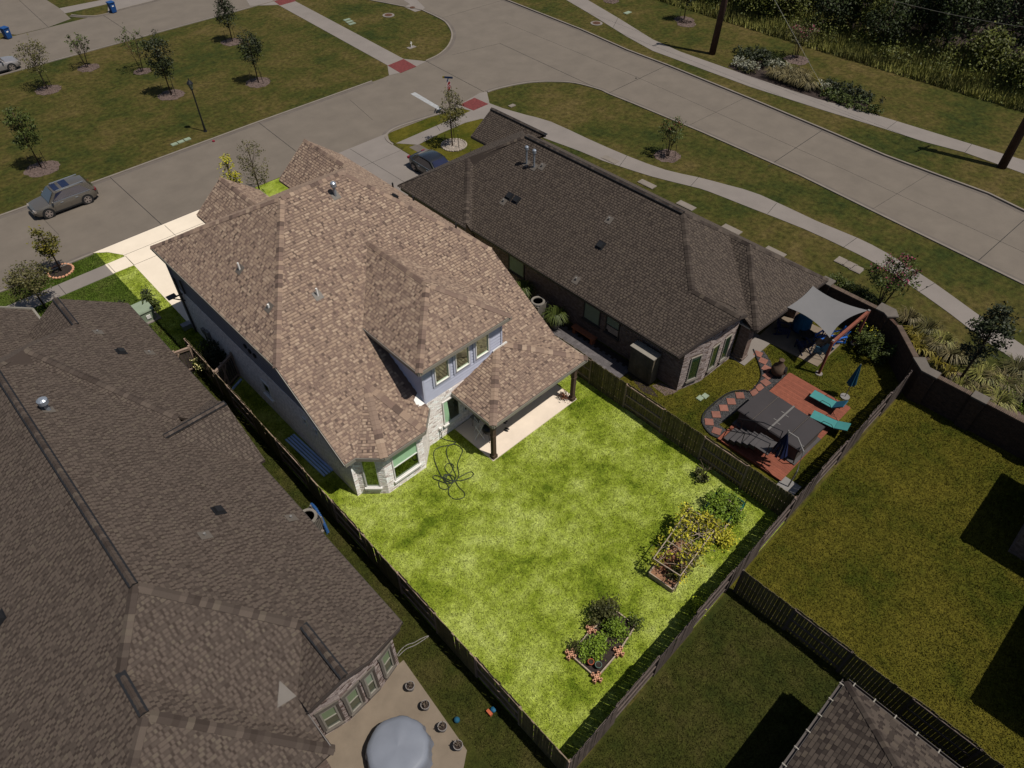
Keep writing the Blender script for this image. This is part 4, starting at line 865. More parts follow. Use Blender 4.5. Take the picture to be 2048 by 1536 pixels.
simple_hip('brick_house', 'house mostly outside the right edge whose roof shades the far lawn', [[pa, pb, pc], [pa, pc, pd, (27.1, -14, 2.8)], [pb, pc, pd, (32.3, -14, 2.8)], [qa, qb, qc], [qa, qc, (23.7, -16, 5.1), (20.24, -16, 2.8)], [qb, qc, (23.7, -16, 5.1), (27.1, -16, 2.8)]],
           [(pa, pc, 0, 1), (pb, pc, 0, 2), (qa, qc, 3, 4)], [(27.5, -3.3), (31.9, -3.2), (31.9, -16), (20.6, -16), (20.6, -6.6), (27.5, -6.6)], [(pb, pa), (qb, qa)], 'roofC')
# ================================================================== FENCES
pk = {}
def picket_mesh(h, m):
    if (h, m) not in pk:
        ms = []
        for k in range(3):
            q = MB(); hh = h+random.uniform(-.02, .02); q.box((0, 0, hh/2), (.138, .017, hh), M=Matrix.Rotation(random.uniform(-.01, .01), 3, 'Y')); ms.append(q.mesh('picket', M[m]))
        pk[(h, m)] = ms
    return pk[(h, m)]
def fence(label, a, b, m='picket', rm='rail', h=1.8, first=1, bay=2.44, n_obj=290, onlyface=None, name='wooden_fence'):
    a, b = Vector((*a, 0)), Vector((*b, 0)); d = b-a; L = d.length; d /= L; o = Vector((d.y, -d.x, 0)); ang = math.atan2(d.y, d.x)
    F = thing(name, label, 'fence', a); ms = picket_mesh(h, m); N = max(1, round(L/bay)); bl = L/N; cnt = 0
    pm = MB(); pm.box((0, 0, h/2-.02), (.09, .09, h-.04)); pme = pm.mesh('post', M[rm])
    rmb = MB(); rmb.box((bl/2, 0, 0), (bl-.02, .04, .088)); rme = rmb.mesh('rail', M[rm])
    for k in range(N+1):
        p = link('post', pme, F); p.location = d*(k*bl); p.rotation_euler = (0, 0, ang)
    for k in range(N):
        side = first*(1 if k % 2 == 0 else -1) if onlyface is None else onlyface
        for z in (.28, .95, h-.14):
            r = link('rail', rme, F); r.location = d*(k*bl)+Vector((0, 0, z)); r.rotation_euler = (0, 0, ang)
        n = int(bl/.147)
        for i in range(n):
            p = link('picket', random.choice(ms), F); p.location = d*(k*bl+(i+.5)*bl/n)+o*(side*.034)+Vector((0, 0, 0)); p.rotation_euler = (random.uniform(-.012, .012), 0, ang+random.uniform(-.03, .03)); cnt += 1
    return F
fence('long weathered wooden fence along the left side of the bright lawn', (6.62, 4.1), (6.98, 33.2), first=-1)
fence('mossy wooden fence on the right side of the bright lawn', (21.8, 4.5), (21.82, 23.9), first=-1)
fence('weathered wooden fence across the rear of the bright lawn', (6.68, 4.08), (21.74, 4.44), m='picketgrey', rm='raildim', first=1)
fence('wooden fence between the deck garden and the far lawn', (21.86, 4.46), (33.35, 4.5), m='picketgrey', rm='raildim', first=1)
fence('dark wooden fence between the two yards behind the rear fence', (17.05, 4.05), (17.13, -12.6), m='picket', rm='raildim', first=1)
def gate(name, label, a, b, h=1.75):
    a, b = Vector((*a, 0)), Vector((*b, 0)); d = b-a; L = d.length; d /= L; o = Vector((d.y, -d.x, 0)); G_ = thing(name, label, 'gate', a); ang = math.atan2(d.y, d.x)
    ms = picket_mesh(1.7, 'picketgrey'); n = int(L/.15)
    for i in range(n):
        p = link('picket', random.choice(ms), G_); p.location = d*((i+.5)*L/n)+Vector((0, 0, .04)); p.rotation_euler = (0, 0, ang)
    for z in (.3, h-.1):
        q = MB(); q.bar(o*.05+Vector((0, 0, z)), o*.05+d*L+Vector((0, 0, z)), .045, .09); q.build('rail', M['rail'], G_, local=True)
    q = MB(); q.bar(o*.09+d*.1+Vector((0, 0, .3)), o*.09+d*(L*.55)+Vector((0, 0, h-.15)), .04, .08); q.build('brace', M['rail'], G_, local=True)
    q = MB(); q.bar(o*.03+Vector((0, 0, h)), o*.03+d*L+Vector((0, 0, h)), .12, .05); q.build('top_rail', M['rail'], G_, local=True)
    for t in (0, .42, 1):
        q = MB(); q.box(d*(L*t)+Vector((0, 0, h/2+.05)), (.1, .1, h+.1)); q.build('post', M['rail'], G_, local=True)
gate('side_gate', 'braced wooden gate between the left fence and the white house wall', (6.9, 29.7), (8.22, 30.35))
gate('side_gate', 'braced wooden gate beside the nearest grey-brown roof', (5.5, 32.7), (6.85, 32.4))
# brick boundary wall with capped piers
def brick_wall():
    Wt = thing('brick_wall', 'dark brick boundary wall with pale stone pier caps behind the gardens', 'wall', (36.4, 8, 0))
    path = [(36.45, 13.2), (36.45, 7.6), (35.9, 6.55), (34.1, 4.75), (33.5, 3.7), (33.5, -12)]; w = MB()
    mk = MB()
    for p, q in zip(path, path[1:]):
        P, Q = Vector((*p, 0)), Vector((*q, 0)); d = (Q-P).normalized(); o = Vector((-d.y, d.x, 0))*.1
        w.add([P-o, Q-o, Q+o, P+o, P-o+Vector((0, 0, 1.98)), Q-o+Vector((0, 0, 1.98)), Q+o+Vector((0, 0, 1.98)), P+o+Vector((0, 0, 1.98))], [(4, 5, 6, 7), (0, 1, 5, 4), (2, 3, 7, 6), (1, 2, 6, 5), (3, 0, 4, 7)])
    wo_ = w.build('wall', M['dbrick'], Wt)
    q = MB(); q.box((0, 0, .04), (.3, .068, .085)); cm = q.mesh('coping_brick', M['rowlock']); cnt = 0; rest = MB()
    for p, q in ((path[4], path[5]), (path[2], path[3]), (path[0], path[1])):
        P, Q = Vector((*p, 0)), Vector((*q, 0)); d = (Q-P).normalized(); L = (Q-P).length; ang = math.atan2(d.y, d.x)+math.pi/2
        for k in range(int(L/.079)):
            c = P+d*(k*.079+.04)+Vector((0, 0, 1.98))
            if cnt < 290: o = link('coping_brick', cm, Wt); o.location = c-wl(Wt); o.rotation_euler = (0, 0, ang); cnt += 1
            else: rest.box(c+Vector((0, 0, .04)), (.3, .068, .085), rz=ang)
    if rest.v: rest.build('coping_brick', M['rowlock'], Wt, kind='stuff')
    for poly in ([(36.2, 8.1), (36.95, 8.1), (36.95, 7.25), (36.45, 6.85), (36.0, 7.3), (36.2, 7.6)], [(33.85, 4.85), (34.3, 4.4), (33.75, 3.9), (33.75, 3.3), (33.2, 3.3), (33.2, 4.1)], [(33.2, 1.6), (33.78, 1.6), (33.78, .85), (33.2, .85)], [(33.2, -2.0), (33.78, -2.0), (33.78, -2.75), (33.2, -2.75)], [(36.2, 11.6), (36.9, 11.6), (36.9, 10.9), (36.2, 10.9)]):
        c = sum((Vector((*p, 0)) for p in poly), Vector())/len(poly); inn = [tuple((Vector((*p, 0))-c)*.88+c)[:2] for p in poly]
        q = MB(); q.prism(inn, 0, 2.06); q.build('pier', M['dbrick'], Wt)
        q = MB(); q.prism(poly, 2.06, 2.15, bottom=True); q.build('pier_cap', M['cap'], Wt)
brick_wall()
# ================================================================== CARS
def car(label, loc, heading, paint, L=4.5, Wd=1.85, Hh=1.6, kind='suv', cat='car', name='parked_car', group=None):
    """built along +x (front), origin on the ground"""
    T = thing(name, label, cat, loc, heading, group); hw = Wd/2; P = M[paint]
    suv = kind != 'sedan'; bz = .95 if suv else .82; hz = bz+.02
    xs = np.linspace(-L/2, L/2, 19); tops = []
    for x in xs:
        t = (x+L/2)/L
        if suv: z = bz+.04 if t < .70 else bz-.01-(t-.70)*.5
        else: z = bz+.08-.25*max(0, .12-t) if t < .2 else (bz+.04 if t < .68 else bz-(t-.68)*.45)
        tops.append(z)
    v = []; f = []; n = 10
    for i, x in enumerate(xs):
        t = (x+L/2)/L; e = abs(2*t-1); w = hw*(1-.30*max(0, e-.72)/.28*max(0, e-.72)/.28*1.0-.03*e); zt = tops[i]; zb = .22+.16*max(0, (e-.86)/.14)
        if e > .99: zt -= .18; zb += .05
        pr = [(0, zb), (w*.86, zb), (w*.97, zb+.1), (w, (zb+zt)/2), (w*.985, zt-.14), (w*.90, zt-.015), (0, zt+.03)]
        ring = [(x, y, z) for y, z in pr]+[(x, -y, z) for y, z in pr[-2:0:-1]]; n = len(ring); v += ring
    for i in range(len(xs)-1):
        for k in range(n): f.append((i*n+k, i*n+(k+1) % n, (i+1)*n+(k+1) % n, (i+1)*n+k))
    f += [tuple(range(n)), tuple(range(len(v)-1, len(v)-n-1, -1))]
    b = MB(); b.add(v, f)
    if suv: st = [(-L*.47, bz, .86, 0), (-L*.40, Hh-.10, .74, 1), (-L*.28, Hh-.01, .76, 1), (-.1, Hh, .77, 1), (L*.10, Hh-.05, .76, 1), (L*.235, bz+.02, .88, 0)]
    else: st = [(-L*.40, bz+.05, .84, 0), (-L*.22, Hh-.05, .70, 1), (-L*.08, Hh, .73, 1), (L*.04, Hh-.02, .73, 1), (L*.09, Hh-.06, .72, 1), (L*.26, bz+.02, .86, 0)]
    cv = []
    for x, z, k, _ in st:
        w = hw*k; cv += [(x, hw*.9, bz-.05), (x, w, z-.03), (x, w*.75, z+.01), (x, -w*.75, z+.01), (x, -w, z-.03), (x, -hw*.9, bz-.05)]
    cf = []
    for i in range(len(st)-1):
        for k in range(5): cf.append((i*6+k, i*6+k+1, (i+1)*6+k+1, (i+1)*6+k))
    b.add(cv, cf); body = b.build('body', P, T, local=True, smooth=False)
    body.data.polygons.foreach_set('use_smooth', [True]*len(body.data.polygons))
    try: body.data.set_sharp_from_angle(angle=math.radians(32))
    except Exception: pass
    def glass(name, pts, m='carglass'):
        q = MB(); q.add(pts, [tuple(range(len(pts)))]); return q.build(name, M[m], T, local=True)
    def lerp(a, b, t): return tuple(a[i]+(b[i]-a[i])*t for i in range(3))
    a5, a4 = st[5], st[4]; e = .014
    wf = [(a5[0]-.05+e, hw*a5[2]*.93, a5[1]+.03), (a5[0]-.05+e, -hw*a5[2]*.93, a5[1]+.03), (a4[0]+.05, -hw*a4[2]*.86, a4[1]-.02+e), (a4[0]+.05, hw*a4[2]*.86, a4[1]-.02+e)]
    wf = [(x+.03, y, z+.02) for x, y, z in wf]; glass('windscreen', wf)
    a0, a1 = st[0], st[1]
    wr = [(a0[0]+.03, hw*.70, a0[1]+.08), (a1[0]-.01, hw*a1[2]*.84, a1[1]-.03), (a1[0]-.01, -hw*a1[2]*.84, a1[1]-.03), (a0[0]+.03, -hw*.70, a0[1]+.08)]
    glass('rear_window', [(x-.025, y, z+.02) for x, y, z in wr])
    for sgn in (1, -1):
        lo = lambda x: (x, sgn*(hw*.905), bz+.03)
        hi = lambda x, z: (x, sgn*(hw*.80+.01), z)
        xr, xf = (-L*.385, L*.19) if suv else (-L*.30, L*.21)
        pts = [lo(xr), lo(xf), hi(L*.085 if suv else L*.07, Hh-.13), hi(-.1, Hh-.085), hi(-L*.28 if suv else -L*.18, Hh-.11)]
        glass('side_window', pts if sgn > 0 else pts[::-1])
        q = MB(); q.bar((xr, sgn*hw*.925, bz+.02), (xf, sgn*hw*.925, bz+.02), .015, .03); q.build('window_trim', M['galv'], T, local=True)
        q = MB(); blob(q, (L*.19, sgn*(hw+.07), bz+.12), (.08, .12, .07), 2, 0); q.build('mirror', P, T, local=True, smooth=True)
        q = MB(); q.box((L*.47-.03, sgn*hw*.66, .68 if suv else .62), (.16, hw*.36, .13)); q.build('headlight', M['headlamp'], T, local=True)
        q = MB(); q.box((-L*.47+.02, sgn*hw*.74, .86 if suv else .76), (.15, hw*.30, .15)); q.build('tail_light', M['redlamp'], T, local=True)
        for xx in (.28, -.75): q = MB(); q.box((xx, sgn*(hw+.004), bz-.12), (.2, .03, .03)); q.build('door_handle', M['galv'], T, local=True)
        q = MB()
        for xx in (L*.19, -.25, -L*.245): q.bar((xx, sgn*(hw*.997), .42), (xx, sgn*(hw*.95), bz-.05), .006, .02)
        q.build('door_seam', M['black'], T, local=True)
        if suv: q = MB(); q.bar((-L*.36, sgn*hw*.70, Hh+.015), (L*.06, sgn*hw*.70, Hh), .04, .05); q.build('roof_rail', M['galv'], T, local=True)
        q = MB(); q.bar((-L*.26, sgn*hw*.93, .27), (L*.25, sgn*hw*.93, .27), .1, .1); q.build('side_skirt', M['black'], T, local=True)
    if suv: q = MB(); q.quad((-L*.16, -hw*.58, Hh+.028), (L*.08, -hw*.58, Hh-.012), (L*.08, hw*.58, Hh-.012), (-L*.16, hw*.58, Hh+.028)); q.build('sunroof', M['carglass'], T, local=True)
    q = MB(); q.box((L*.488, 0, .58), (.06, hw*.85, .26)); q.build('grille', M['black'], T, local=True)
    q = MB(); q.box((-L*.487, 0, .42), (.08, hw*1.3, .18)); q.box((L*.485, 0, .36), (.06, hw*1.3, .14)); q.build('bumper', M['black'], T, local=True)
    wr_ = .35 if suv else .33
    for x in (L*.305, -L*.295):
        for sgn in (1, -1):
            y = sgn*(hw-.11); q = MB(); ax = Vector((0, sgn, 0)); c = Vector((x, y, wr_))
            q.lathe([(wr_*.66, -.11), (wr_*.97, -.105), (wr_, -.05), (wr_, .07), (wr_*.95, .115), (wr_*.66, .12)], c, n=22, q=ax.to_track_quat('Z', 'Y').to_matrix()); w = q.build('wheel', M['tyre'], T, local=True)
            q = MB(); qq = ax.to_track_quat('Z', 'Y').to_matrix(); q.lathe([(wr_*.10, .11), (wr_*.16, .125)], c, n=12, q=qq)
            for k in range(10):
                t = 2*math.pi*k/10+(.12 if k % 2 else -.12); u = qq @ Vector((math.cos(t), math.sin(t), 0)); q.bar(c+ax*.115+u*wr_*.1, c+ax*.118+u*wr_*.68, .045, .03, upv=ax)
            for r0, r1 in ((.64, .71),):
                q.lathe([(wr_*r0, .116), (wr_*r1, .128), (wr_*.73, .116)], c, n=22, q=qq)
            q.build('rim', M['rim'], w, local=True)
            q = MB(); q.lathe([(.01, .06), (wr_*.70, .062), (wr_*.70, .05)], c, n=18, q=qq); q.build('brake_disc', M['black'], w, local=True)
            q = MB(); q.lathe([(wr_*1.02, -.1), (wr_*1.15, -.02), (wr_*1.17, .102), (wr_*1.02, .106)], c, n=22, q=qq); q.build('wheel_arch', M['black'], T, local=True)
    return T
car('dark grey sport utility car parked on the far side of the street', (7.85, 54.75, ZR), math.pi+.0, 'cargrey')
a = g(866, 322); car('black saloon car in the driveway partly under the brown roof', (29.95, 39.75, .03), math.radians(-91), 'carblack', L=4.9, Hh=1.45, kind='sedan')
a = g(12, 128); car('white sport utility car parked at the left edge beside the park lawn', (a.x-1.5, 83.2, ZR), 0, 'carwhite', L=4.8, Hh=1.75)
a = g(48, -6); car('dark blue car in the driveway at the top left corner', (a.x, a.y+1.8, ZR+.01), math.radians(86), 'carblue', L=4.6, kind='sedan', Hh=1.45)
# ================================================================== STREET FURNITURE
def lamp():
    p = g(411, 263); T = thing('street_lamp', 'black lantern street lamp on the park lawn by the kerb', 'street lamp', p)
    q = MB(); q.cyl((0, 0, 0), (0, 0, .7), .1, .075, 12); q.cyl((0, 0, 0), (0, 0, .08), .16, .14, 12); q.cyl((0, 0, .7), (0, 0, 3.55), .065, .05, 12); q.cyl((0, 0, 3.5), (0, 0, 3.6), .1, .1, 12); q.build('post', M['blackmetal'], T, local=True)
    q = MB(); q.lathe([(.1, 3.6), (.2, 3.98), (.21, 4.0)], n=8); q.build('lantern_glass', M['dimblind'], T, local=True)
    q = MB()
    for k in range(8): t = math.pi*k/4; q.bar((.1*math.cos(t), .1*math.sin(t), 3.6), (.205*math.cos(t), .205*math.sin(t), 4.0), .025)
    q.lathe([(.25, 3.99), (.24, 4.03), (.12, 4.22), (.05, 4.26), (.03, 4.42), (.01, 4.46)], n=12); q.build('lantern_frame', M['blackmetal'], T, local=True)
lamp()
def text_mesh(name, s, size, m, parent, loc, rot):
    cu = bpy.data.curves.new(name, 'FONT'); cu.body = s; cu.size = size; cu.align_x = 'CENTER'; cu.align_y = 'CENTER'; cu.extrude = .003
    o = bpy.data.objects.new(name, cu); COL.objects.link(o); dg = bpy.context.evaluated_depsgraph_get(); me = bpy.data.meshes.new_from_object(o.evaluated_get(dg)); bpy.data.objects.remove(o)
    me.materials.clear(); me.materials.append(m); r = link(name, me, parent); r.location = loc; r.rotation_euler = rot; return r
def stop_sign():
    p = g(900, 228); T = thing('stop_sign', 'red octagonal stop sign with street name blades behind the street tree', 'stop sign', p, math.radians(-152))
    q = MB(); q.cyl((0, 0, 0), (0, 0, 3.05), .03, n=8); q.build('post', M['blackmetal'], T, local=True)
    def octo(r, y, z): return [(r*math.cos(math.pi/8+k*math.pi/4), y, z+r*math.sin(math.pi/8+k*math.pi/4)) for k in range(8)]
    q = MB(); q.add(octo(.45, .06, 2.42)+octo(.45, .045, 2.42), [tuple(range(8)), tuple(range(15, 7, -1))]+[(i, 8+i, 8+(i+1) % 8, (i+1) % 8) for i in range(8)]); pl = q.build('sign_border', M['signwhite'], T, local=True)
    q = MB(); q.add(octo(.41, .065, 2.42), [tuple(range(8))]); q.build('sign_face', M['stopred'], pl, local=True)
    text_mesh('lettering', 'STOP', .36, M['signwhite'], pl, (0, .07, 2.42), (math.pi/2, 0, math.pi))
    for rz, z, m in ((.2, 2.98, 'signblue'), (1.75, 3.15, 'signblue')):
        R = Matrix.Rotation(rz, 3, 'Z'); q = MB(); q.box((0, 0, z), (.86, .02, .16), M=R); b = q.build('street_name_blade', M[m], T, local=True)
        if rz > 1: q = MB(); q.box(R @ Vector((-.36, 0, 0))+Vector((0, 0, z)), (.16, .026, .164), M=R); q.build('blade_end', M['yellow'], b, local=True)
stop_sign()
def upole(label, base, lean, h, arm=True, conduit=False):
    b = g(*base); T = thing('utility_pole', label, 'utility pole', b); top = Vector((lean[0], lean[1], h))
    q = MB(); q.cyl((0, 0, -.1), top, .33, .24, 16); q.build('pole', M['pole'], T, local=True, smooth=True)
    for z in (.97,) if arm else ():
        c = top*z; q = MB(); q.bar(c+Vector((-.95, .2, 0)), c+Vector((.95, -.2, 0)), .1, .12); q.build('crossarm', M['pole'], T, local=True)
        for s in (-.85, -.45, .45, .85): q = MB(); q.cyl(c+Vector((s, -s*.21, .06)), c+Vector((s, -s*.21, .26)), .04, .05, 8); q.build('insulator', M['greymetal'], T, local=True)
    q = MB(); q.cyl(top*.86+Vector((.25, 0, -.35)), top*.86+Vector((.25, 0, .35)), .17, n=10); q.build('transformer', M['greymetal'], T, local=True)
    if conduit: q = MB(); q.tube([Vector((.42, -.22, 0)), Vector((.40, -.2, 3))+top*.02, top*.8+Vector((.34, -.18, 0))], .05, 8); q.build('conduit', M['galv'], T, local=True)
    return b+top*.97, b+top*.80
pA, lA = upole('brown utility pole at the top beside the far pavement', (1424, 108), (.4, -.3, 0), 12.2); pB, lB = upole('brown utility pole with a metal conduit at the right edge', (2003, 335), (.7, .1, 0), 12.2, conduit=True)
def wire(label, a, b, sag, group=None):
    pts = [a.lerp(b, t)-Vector((0, 0, sag*4*t*(1-t))) for t in np.linspace(0, 1, 16)]; q = MB(); q.tube(pts, .014, 4); q.top('power_line', M['wire'], label, 'power line', group)
for k, (s, lab) in enumerate(((-.85, 'inner power line between the two utility poles'), (.85, 'outer power line between the two utility poles'))): wire(lab, pA+Vector((s, -s*.2, .2)), pB+Vector((s, -s*.2, .2)), .8)
wire('lowest sagging line between the two utility poles', lA, lB, 1.1)
for k, (s, lab) in enumerate(((-.85, 'inner power line running off past the top pole'), (.85, 'outer power line running off past the top pole'))): wire(lab, pA+Vector((s, -s*.2, .2)), pA+Vector((s+1.5, 34, .2)), .8)
ga = g(1652, 190); gb = Vector((64.9, 38.6, 10.4))
wire('guy wire running down to the yellow guard in the flower bed', gb, ga+Vector((0, 0, .1)), 0)
q = MB(); dgy = (gb-ga).normalized(); q.cyl(ga, ga+dgy*2.3, .04, .04, 8); q.top('guy_guard', M['yellow'], 'yellow guy wire guard sloping up from the flower bed', 'guard')
def bin_(label, p, rz):
    T = thing('wheelie_bin', label, 'bin', p, rz); q = MB(); q.box((0, 0, .55), (.5, .55, .95), taper=1.22); q.build('body', M['blue'], T, local=True)
    q = MB(); q.box((0, .02, 1.06), (.66, .74, .08)); q.box((0, -.36, 1.08), (.5, .06, .05)); q.build('lid', M['blue'], T, local=True)
    for s in (-.24, .24): q = MB(); q.cyl((s-.04, .26, .12), (s+.04, .26, .12), .12, n=12); q.build('wheel', M['black'], T, local=True)
    q = MB(); q.box((0, -.31, .72), (.2, .02, .12)); q.build('label_plate', M['white'], T, local=True)
bin_('blue wheelie bin on the kerb at the left edge of the picture', g(18, 77, ZR), .3); bin_('blue wheelie bin on the kerb near the top, by the grass strip', g(228, 25, ZR), .1)
def lid(label, px, py, r, pad=True):
    p = g(px, py); T = thing('manhole_cover', label, 'manhole cover', p)
    if pad: q = MB(); q.cyl((0, 0, 0), (0, 0, .05), r*1.55, n=24); q.build('concrete_collar', M['walk'], T, local=True)
    q = MB(); q.cyl((0, 0, 0), (0, 0, .075), r, n=24)
    for k in range(-2, 3): q.box((k*r*.3, 0, .08), (r*.1, r*1.3, .012))
    q.build('lid', M['rustlid'], T, local=True)
lid('rusty manhole cover with pale collar on the corner lawn at the top', 777, 31, .42); lid('rusty manhole cover in the pavement pad near the top road', 825, 16, .3, False); lid('rusty manhole cover on the verge between road and far pavement', 1193, 47, .42)
def covers(pts, m, labs, s=(.55, .4), rz=0, cat='utility cover', grp=None):
    for (x, y), l in zip(pts, labs):
        p = g(x, y); T = thing('meter_cover', l, cat, p, rz, grp); q = MB(); q.box((0, 0, .03), (s[0], s[1], .06)); q.build('frame', M[m], T, local=True); q = MB(); q.box((0, 0, .055), (s[0]*.8, s[1]*.75, .03)); q.build('lid', M[m], T, local=True)
covers([(694, 40), (699, 44), (704, 48)], 'dimblind', ['farthest of three pale covers on the corner lawn', 'middle of three pale covers on the corner lawn', 'nearest of three pale covers on the corner lawn'], (.8, .4))
covers([(349, 289), (362, 284), (375, 279)], 'utility', ['left of three pale green covers below the street lamp', 'middle of three pale green covers below the street lamp', 'right of three pale green covers below the street lamp'], (.5, .4))
covers([(1683, 523), (1699, 531), (1713, 539)], 'kerb', ['largest white square cover by the flowering tree', 'middle white square cover by the flowering tree', 'white square cover nearest the flowering tree'], (.75, .75))
covers([(1255, 26)], 'utility', ['lone pale cover on the grass beyond the far pavement'], (.9, .5)); covers([(1410, 793), (1400, 797)], 'utility', ['right one of two pale covers on the grass by the gravel path', 'left one of two pale covers on the grass by the gravel path'], (.35, .3))
covers([(1024, 212)], 'kerb', ['small pale cover on the corner lawn beside the curved pavement'], (.6, .4)); covers([(1220, 320), (1294, 369), (1372, 412), (1463, 460), (1550, 505)], 'kerb', ['pale slab farthest along the wall beyond the brown roof', 'pale slab second along the wall beyond the brown roof', 'pale slab third along the wall beyond the brown roof', 'pale slab fourth along the wall beyond the brown roof', 'pale slab nearest the rear corner beyond the brown roof'], (.6, 1.4), cat='slab')
T = thing('hydrant_marker', 'small white marker post with pad on the corner lawn', 'marker post', g(823, 95)); q = MB(); q.cyl((0, 0, 0), (0, 0, .55), .05, n=8); q.bar((-.12, 0, .42), (.12, 0, .42), .05); q.build('post', M['white'], T, local=True); q = MB(); q.box((0, 0, .02), (.9, .5, .04)); q.build('pad', M['walk'], T, local=True)
q = MB(); p = g(427.5, 283.5); q.cyl(p+Vector((0, 0, ZR)), p+Vector((0, 0, ZR+.09)), .11, n=12); q.top('kerb_reflector', M['reddot'], 'round red marker on the street kerb by the lamp', 'marker')
q = MB(); p = g(1272, 157); q.cyl(p+Vector((0, 0, ZR)), p+Vector((0, 0, ZR+.03)), .08, n=8); q.top('road_stud', M['black'], 'small dark stud on the road joint', 'road stud')
# ================================================================== MAIN GARDEN
hp = [(882, 862), (881, 875), (892, 881), (912, 886), (897, 893), (893, 905), (897, 920), (907, 940), (912, 955), (905, 962), (888, 957), (870, 952), (867, 958), (880, 963), (895, 968), (905, 965), (900, 953), (890, 950), (889, 958), (900, 966), (912, 963), (918, 950), (915, 930), (922, 912), (925, 900), (912, 890), (896, 892), (880, 895), (869, 903), (868, 915), (872, 930), (880, 948), (890, 962), (908, 962), (925, 962), (943, 955), (947, 948), (940, 945), (925, 952), (912, 962), (918, 975), (928, 985), (929, 994), (920, 999), (907, 998), (898, 990), (898, 978), (906, 966), (902, 955), (890, 938), (896, 928), (907, 932), (903, 945), (893, 955), (892, 965), (897, 976), (890, 980), (880, 976), (878, 966), (884, 956), (897, 950), (909, 956), (906, 966), (893, 968), (888, 958), (900, 948)]
P = [Vector((13.42, 19.22, .75)), Vector((13.4, 19.1, .25))]+[g(x, y)+Vector((0, 0, .03+random.random()*.03)) for x, y in hp[1:]]
q = MB(); q.tube(smooth(P, 4), .021, 6); q.top('garden_hose', M['hose'], 'black garden hose lying in loops on the bright lawn', 'hose', smooth=True)
T = thing('hose_tap', 'small wall tap on the white brick where the hose starts', 'tap', (13.42, 19.25, .78)); q = MB(); q.box((0, -.06, .03), (.14, .1, .14)); q.build('box', M['white'], T, local=True); q = MB(); q.cyl((0, -.08, .02), (0, -.18, -.04), .02, n=8); q.build('spout', M['black'], T, local=True)
A, B = Vector((7.72, 24.6, .02)), Vector((7.86, 21.3, .02)); d = (B-A).normalized(); o = Vector((-d.y, d.x, 0))
for k, l in enumerate(('blue-grey metal length nearest the fence', 'second blue-grey metal length from the fence', 'third blue-grey metal length from the fence', 'blue-grey metal length nearest the white wall')):
    q = MB(); c = o*(k*.15-.06)
    q.bar(A+c+Vector((0, 0, .04)), B+c+Vector((0, 0, .04)), .1, .07); q.bar(A+c+o*-.045+Vector((0, 0, .085)), B+c+o*-.045+Vector((0, 0, .085)), .015, .02); q.top('metal_length', M['bluemetal'], l+' on the shaded grass', 'metal length', 'metal lengths lying by the wall')
q = MB(); q.bar((7.05, 29.45, .12), (8.15, 30.0, .12), .09, .09); q.top('pale_board', M['bluemetal'], 'pale board lying across the gap by the braced gate', 'board')
def utility():
    p = Vector((6.55, 38.7, 0)); T = thing('utility_cabinet', 'pale green utility cabinet on the grass between the two houses', 'utility cabinet', p)
    q = MB(); q.box((0, 0, .04), (1.5, 1.3, .08)); q.build('pad', M['walk'], T, local=True); q = MB(); q.box((0, 0, .45), (1.1, .95, .75)); q.build('body', M['utility'], T, local=True)
    q = MB(); q.add([(-.6, -.52, .80), (.6, -.52, .80), (.6, .52, .92), (-.6, .52, .92), (-.6, -.52, .74), (.6, -.52, .74), (.6, .52, .8), (-.6, .52, .8)], [(0, 1, 2, 3), (0, 4, 5, 1), (1, 5, 6, 2), (2, 6, 7, 3), (3, 7, 4, 0)]); q.build('lid', M['utility'], T, local=True)
    q = MB(); q.box((.15, -.5, .4), (.25, .04, .25)); q.build('handle_plate', M['white'], T, local=True)
utility()
T = thing('meter_box', 'small grey meter boxes with pipes on the shaded white wall', 'meter', (8.22, 33.2, 0))
for y, z, s in ((0, 1.3, .45), (.6, 1.2, .3), (-.5, 1.0, .35)): q = MB(); q.box((0, y, z), (.16, s*.8, s)); q.build('box', M['greymetal'], T, local=True); q = MB(); q.cyl((0, y, 0), (0, y, z), .03, n=6); q.build('pipe', M['dtrim'], T, local=True)
p = g(375, 656); T = thing('ground_box', 'pale grey box on the shaded grass by the white wall', 'box', p); q = MB(); q.box((0, 0, .15), (.5, .35, .3)); q.build('body', M['utility'], T, local=True); q = MB(); q.box((0, 0, .31), (.54, .39, .03)); q.build('lid', M['greymetal'], T, local=True)
# patio things
def wire_rack(p, rz):
    T = thing('wire_rack', 'white folding wire rack standing on the patio under the tan roof', 'rack', p, rz)
    for x in (-.3, .3):
        q = MB(); q.tube([(x, -.25, 0), (x, .2, 1.1)], .016, 6); q.build('leg', M['white'], T, local=True); q = MB(); q.tube([(x, .25, 0), (x, -.2, 1.1)], .016, 6); q.build('leg', M['white'], T, local=True)
    q = MB()
    for k in range(7): t = k/6; q.bar((-.3, -.22+.42*t, .15+.9*t), (.3, -.22+.42*t, .15+.9*t), .018); q.bar((-.3, .22-.42*t, .15+.9*t), (.3, .22-.42*t, .15+.9*t), .018)
    q.build('rung', M['white'], T, local=True)
wire_rack((14.95, 18.0, .05), .9)
T = thing('kettle_grill', 'black round kettle grill under the patio roof', 'grill', (15.15, 17.55, .05)); q = MB(); q.lathe([(.02, .45), (.22, .52), (.3, .68), (.31, .72)], n=18); q.build('bowl', M['blackmetal'], T, local=True, smooth=True)
q = MB(); q.lathe([(.31, .72), (.29, .82), (.2, .92), (.03, .96)], n=18); q.build('lid', M['blackmetal'], T, local=True, smooth=True)
for k in range(3): t = 2.1*k; q = MB(); q.cyl((.33*math.cos(t), .33*math.sin(t), 0), (.16*math.cos(t), .16*math.sin(t), .55), .015, n=6); q.build('leg', M['blackmetal'], T, local=True)
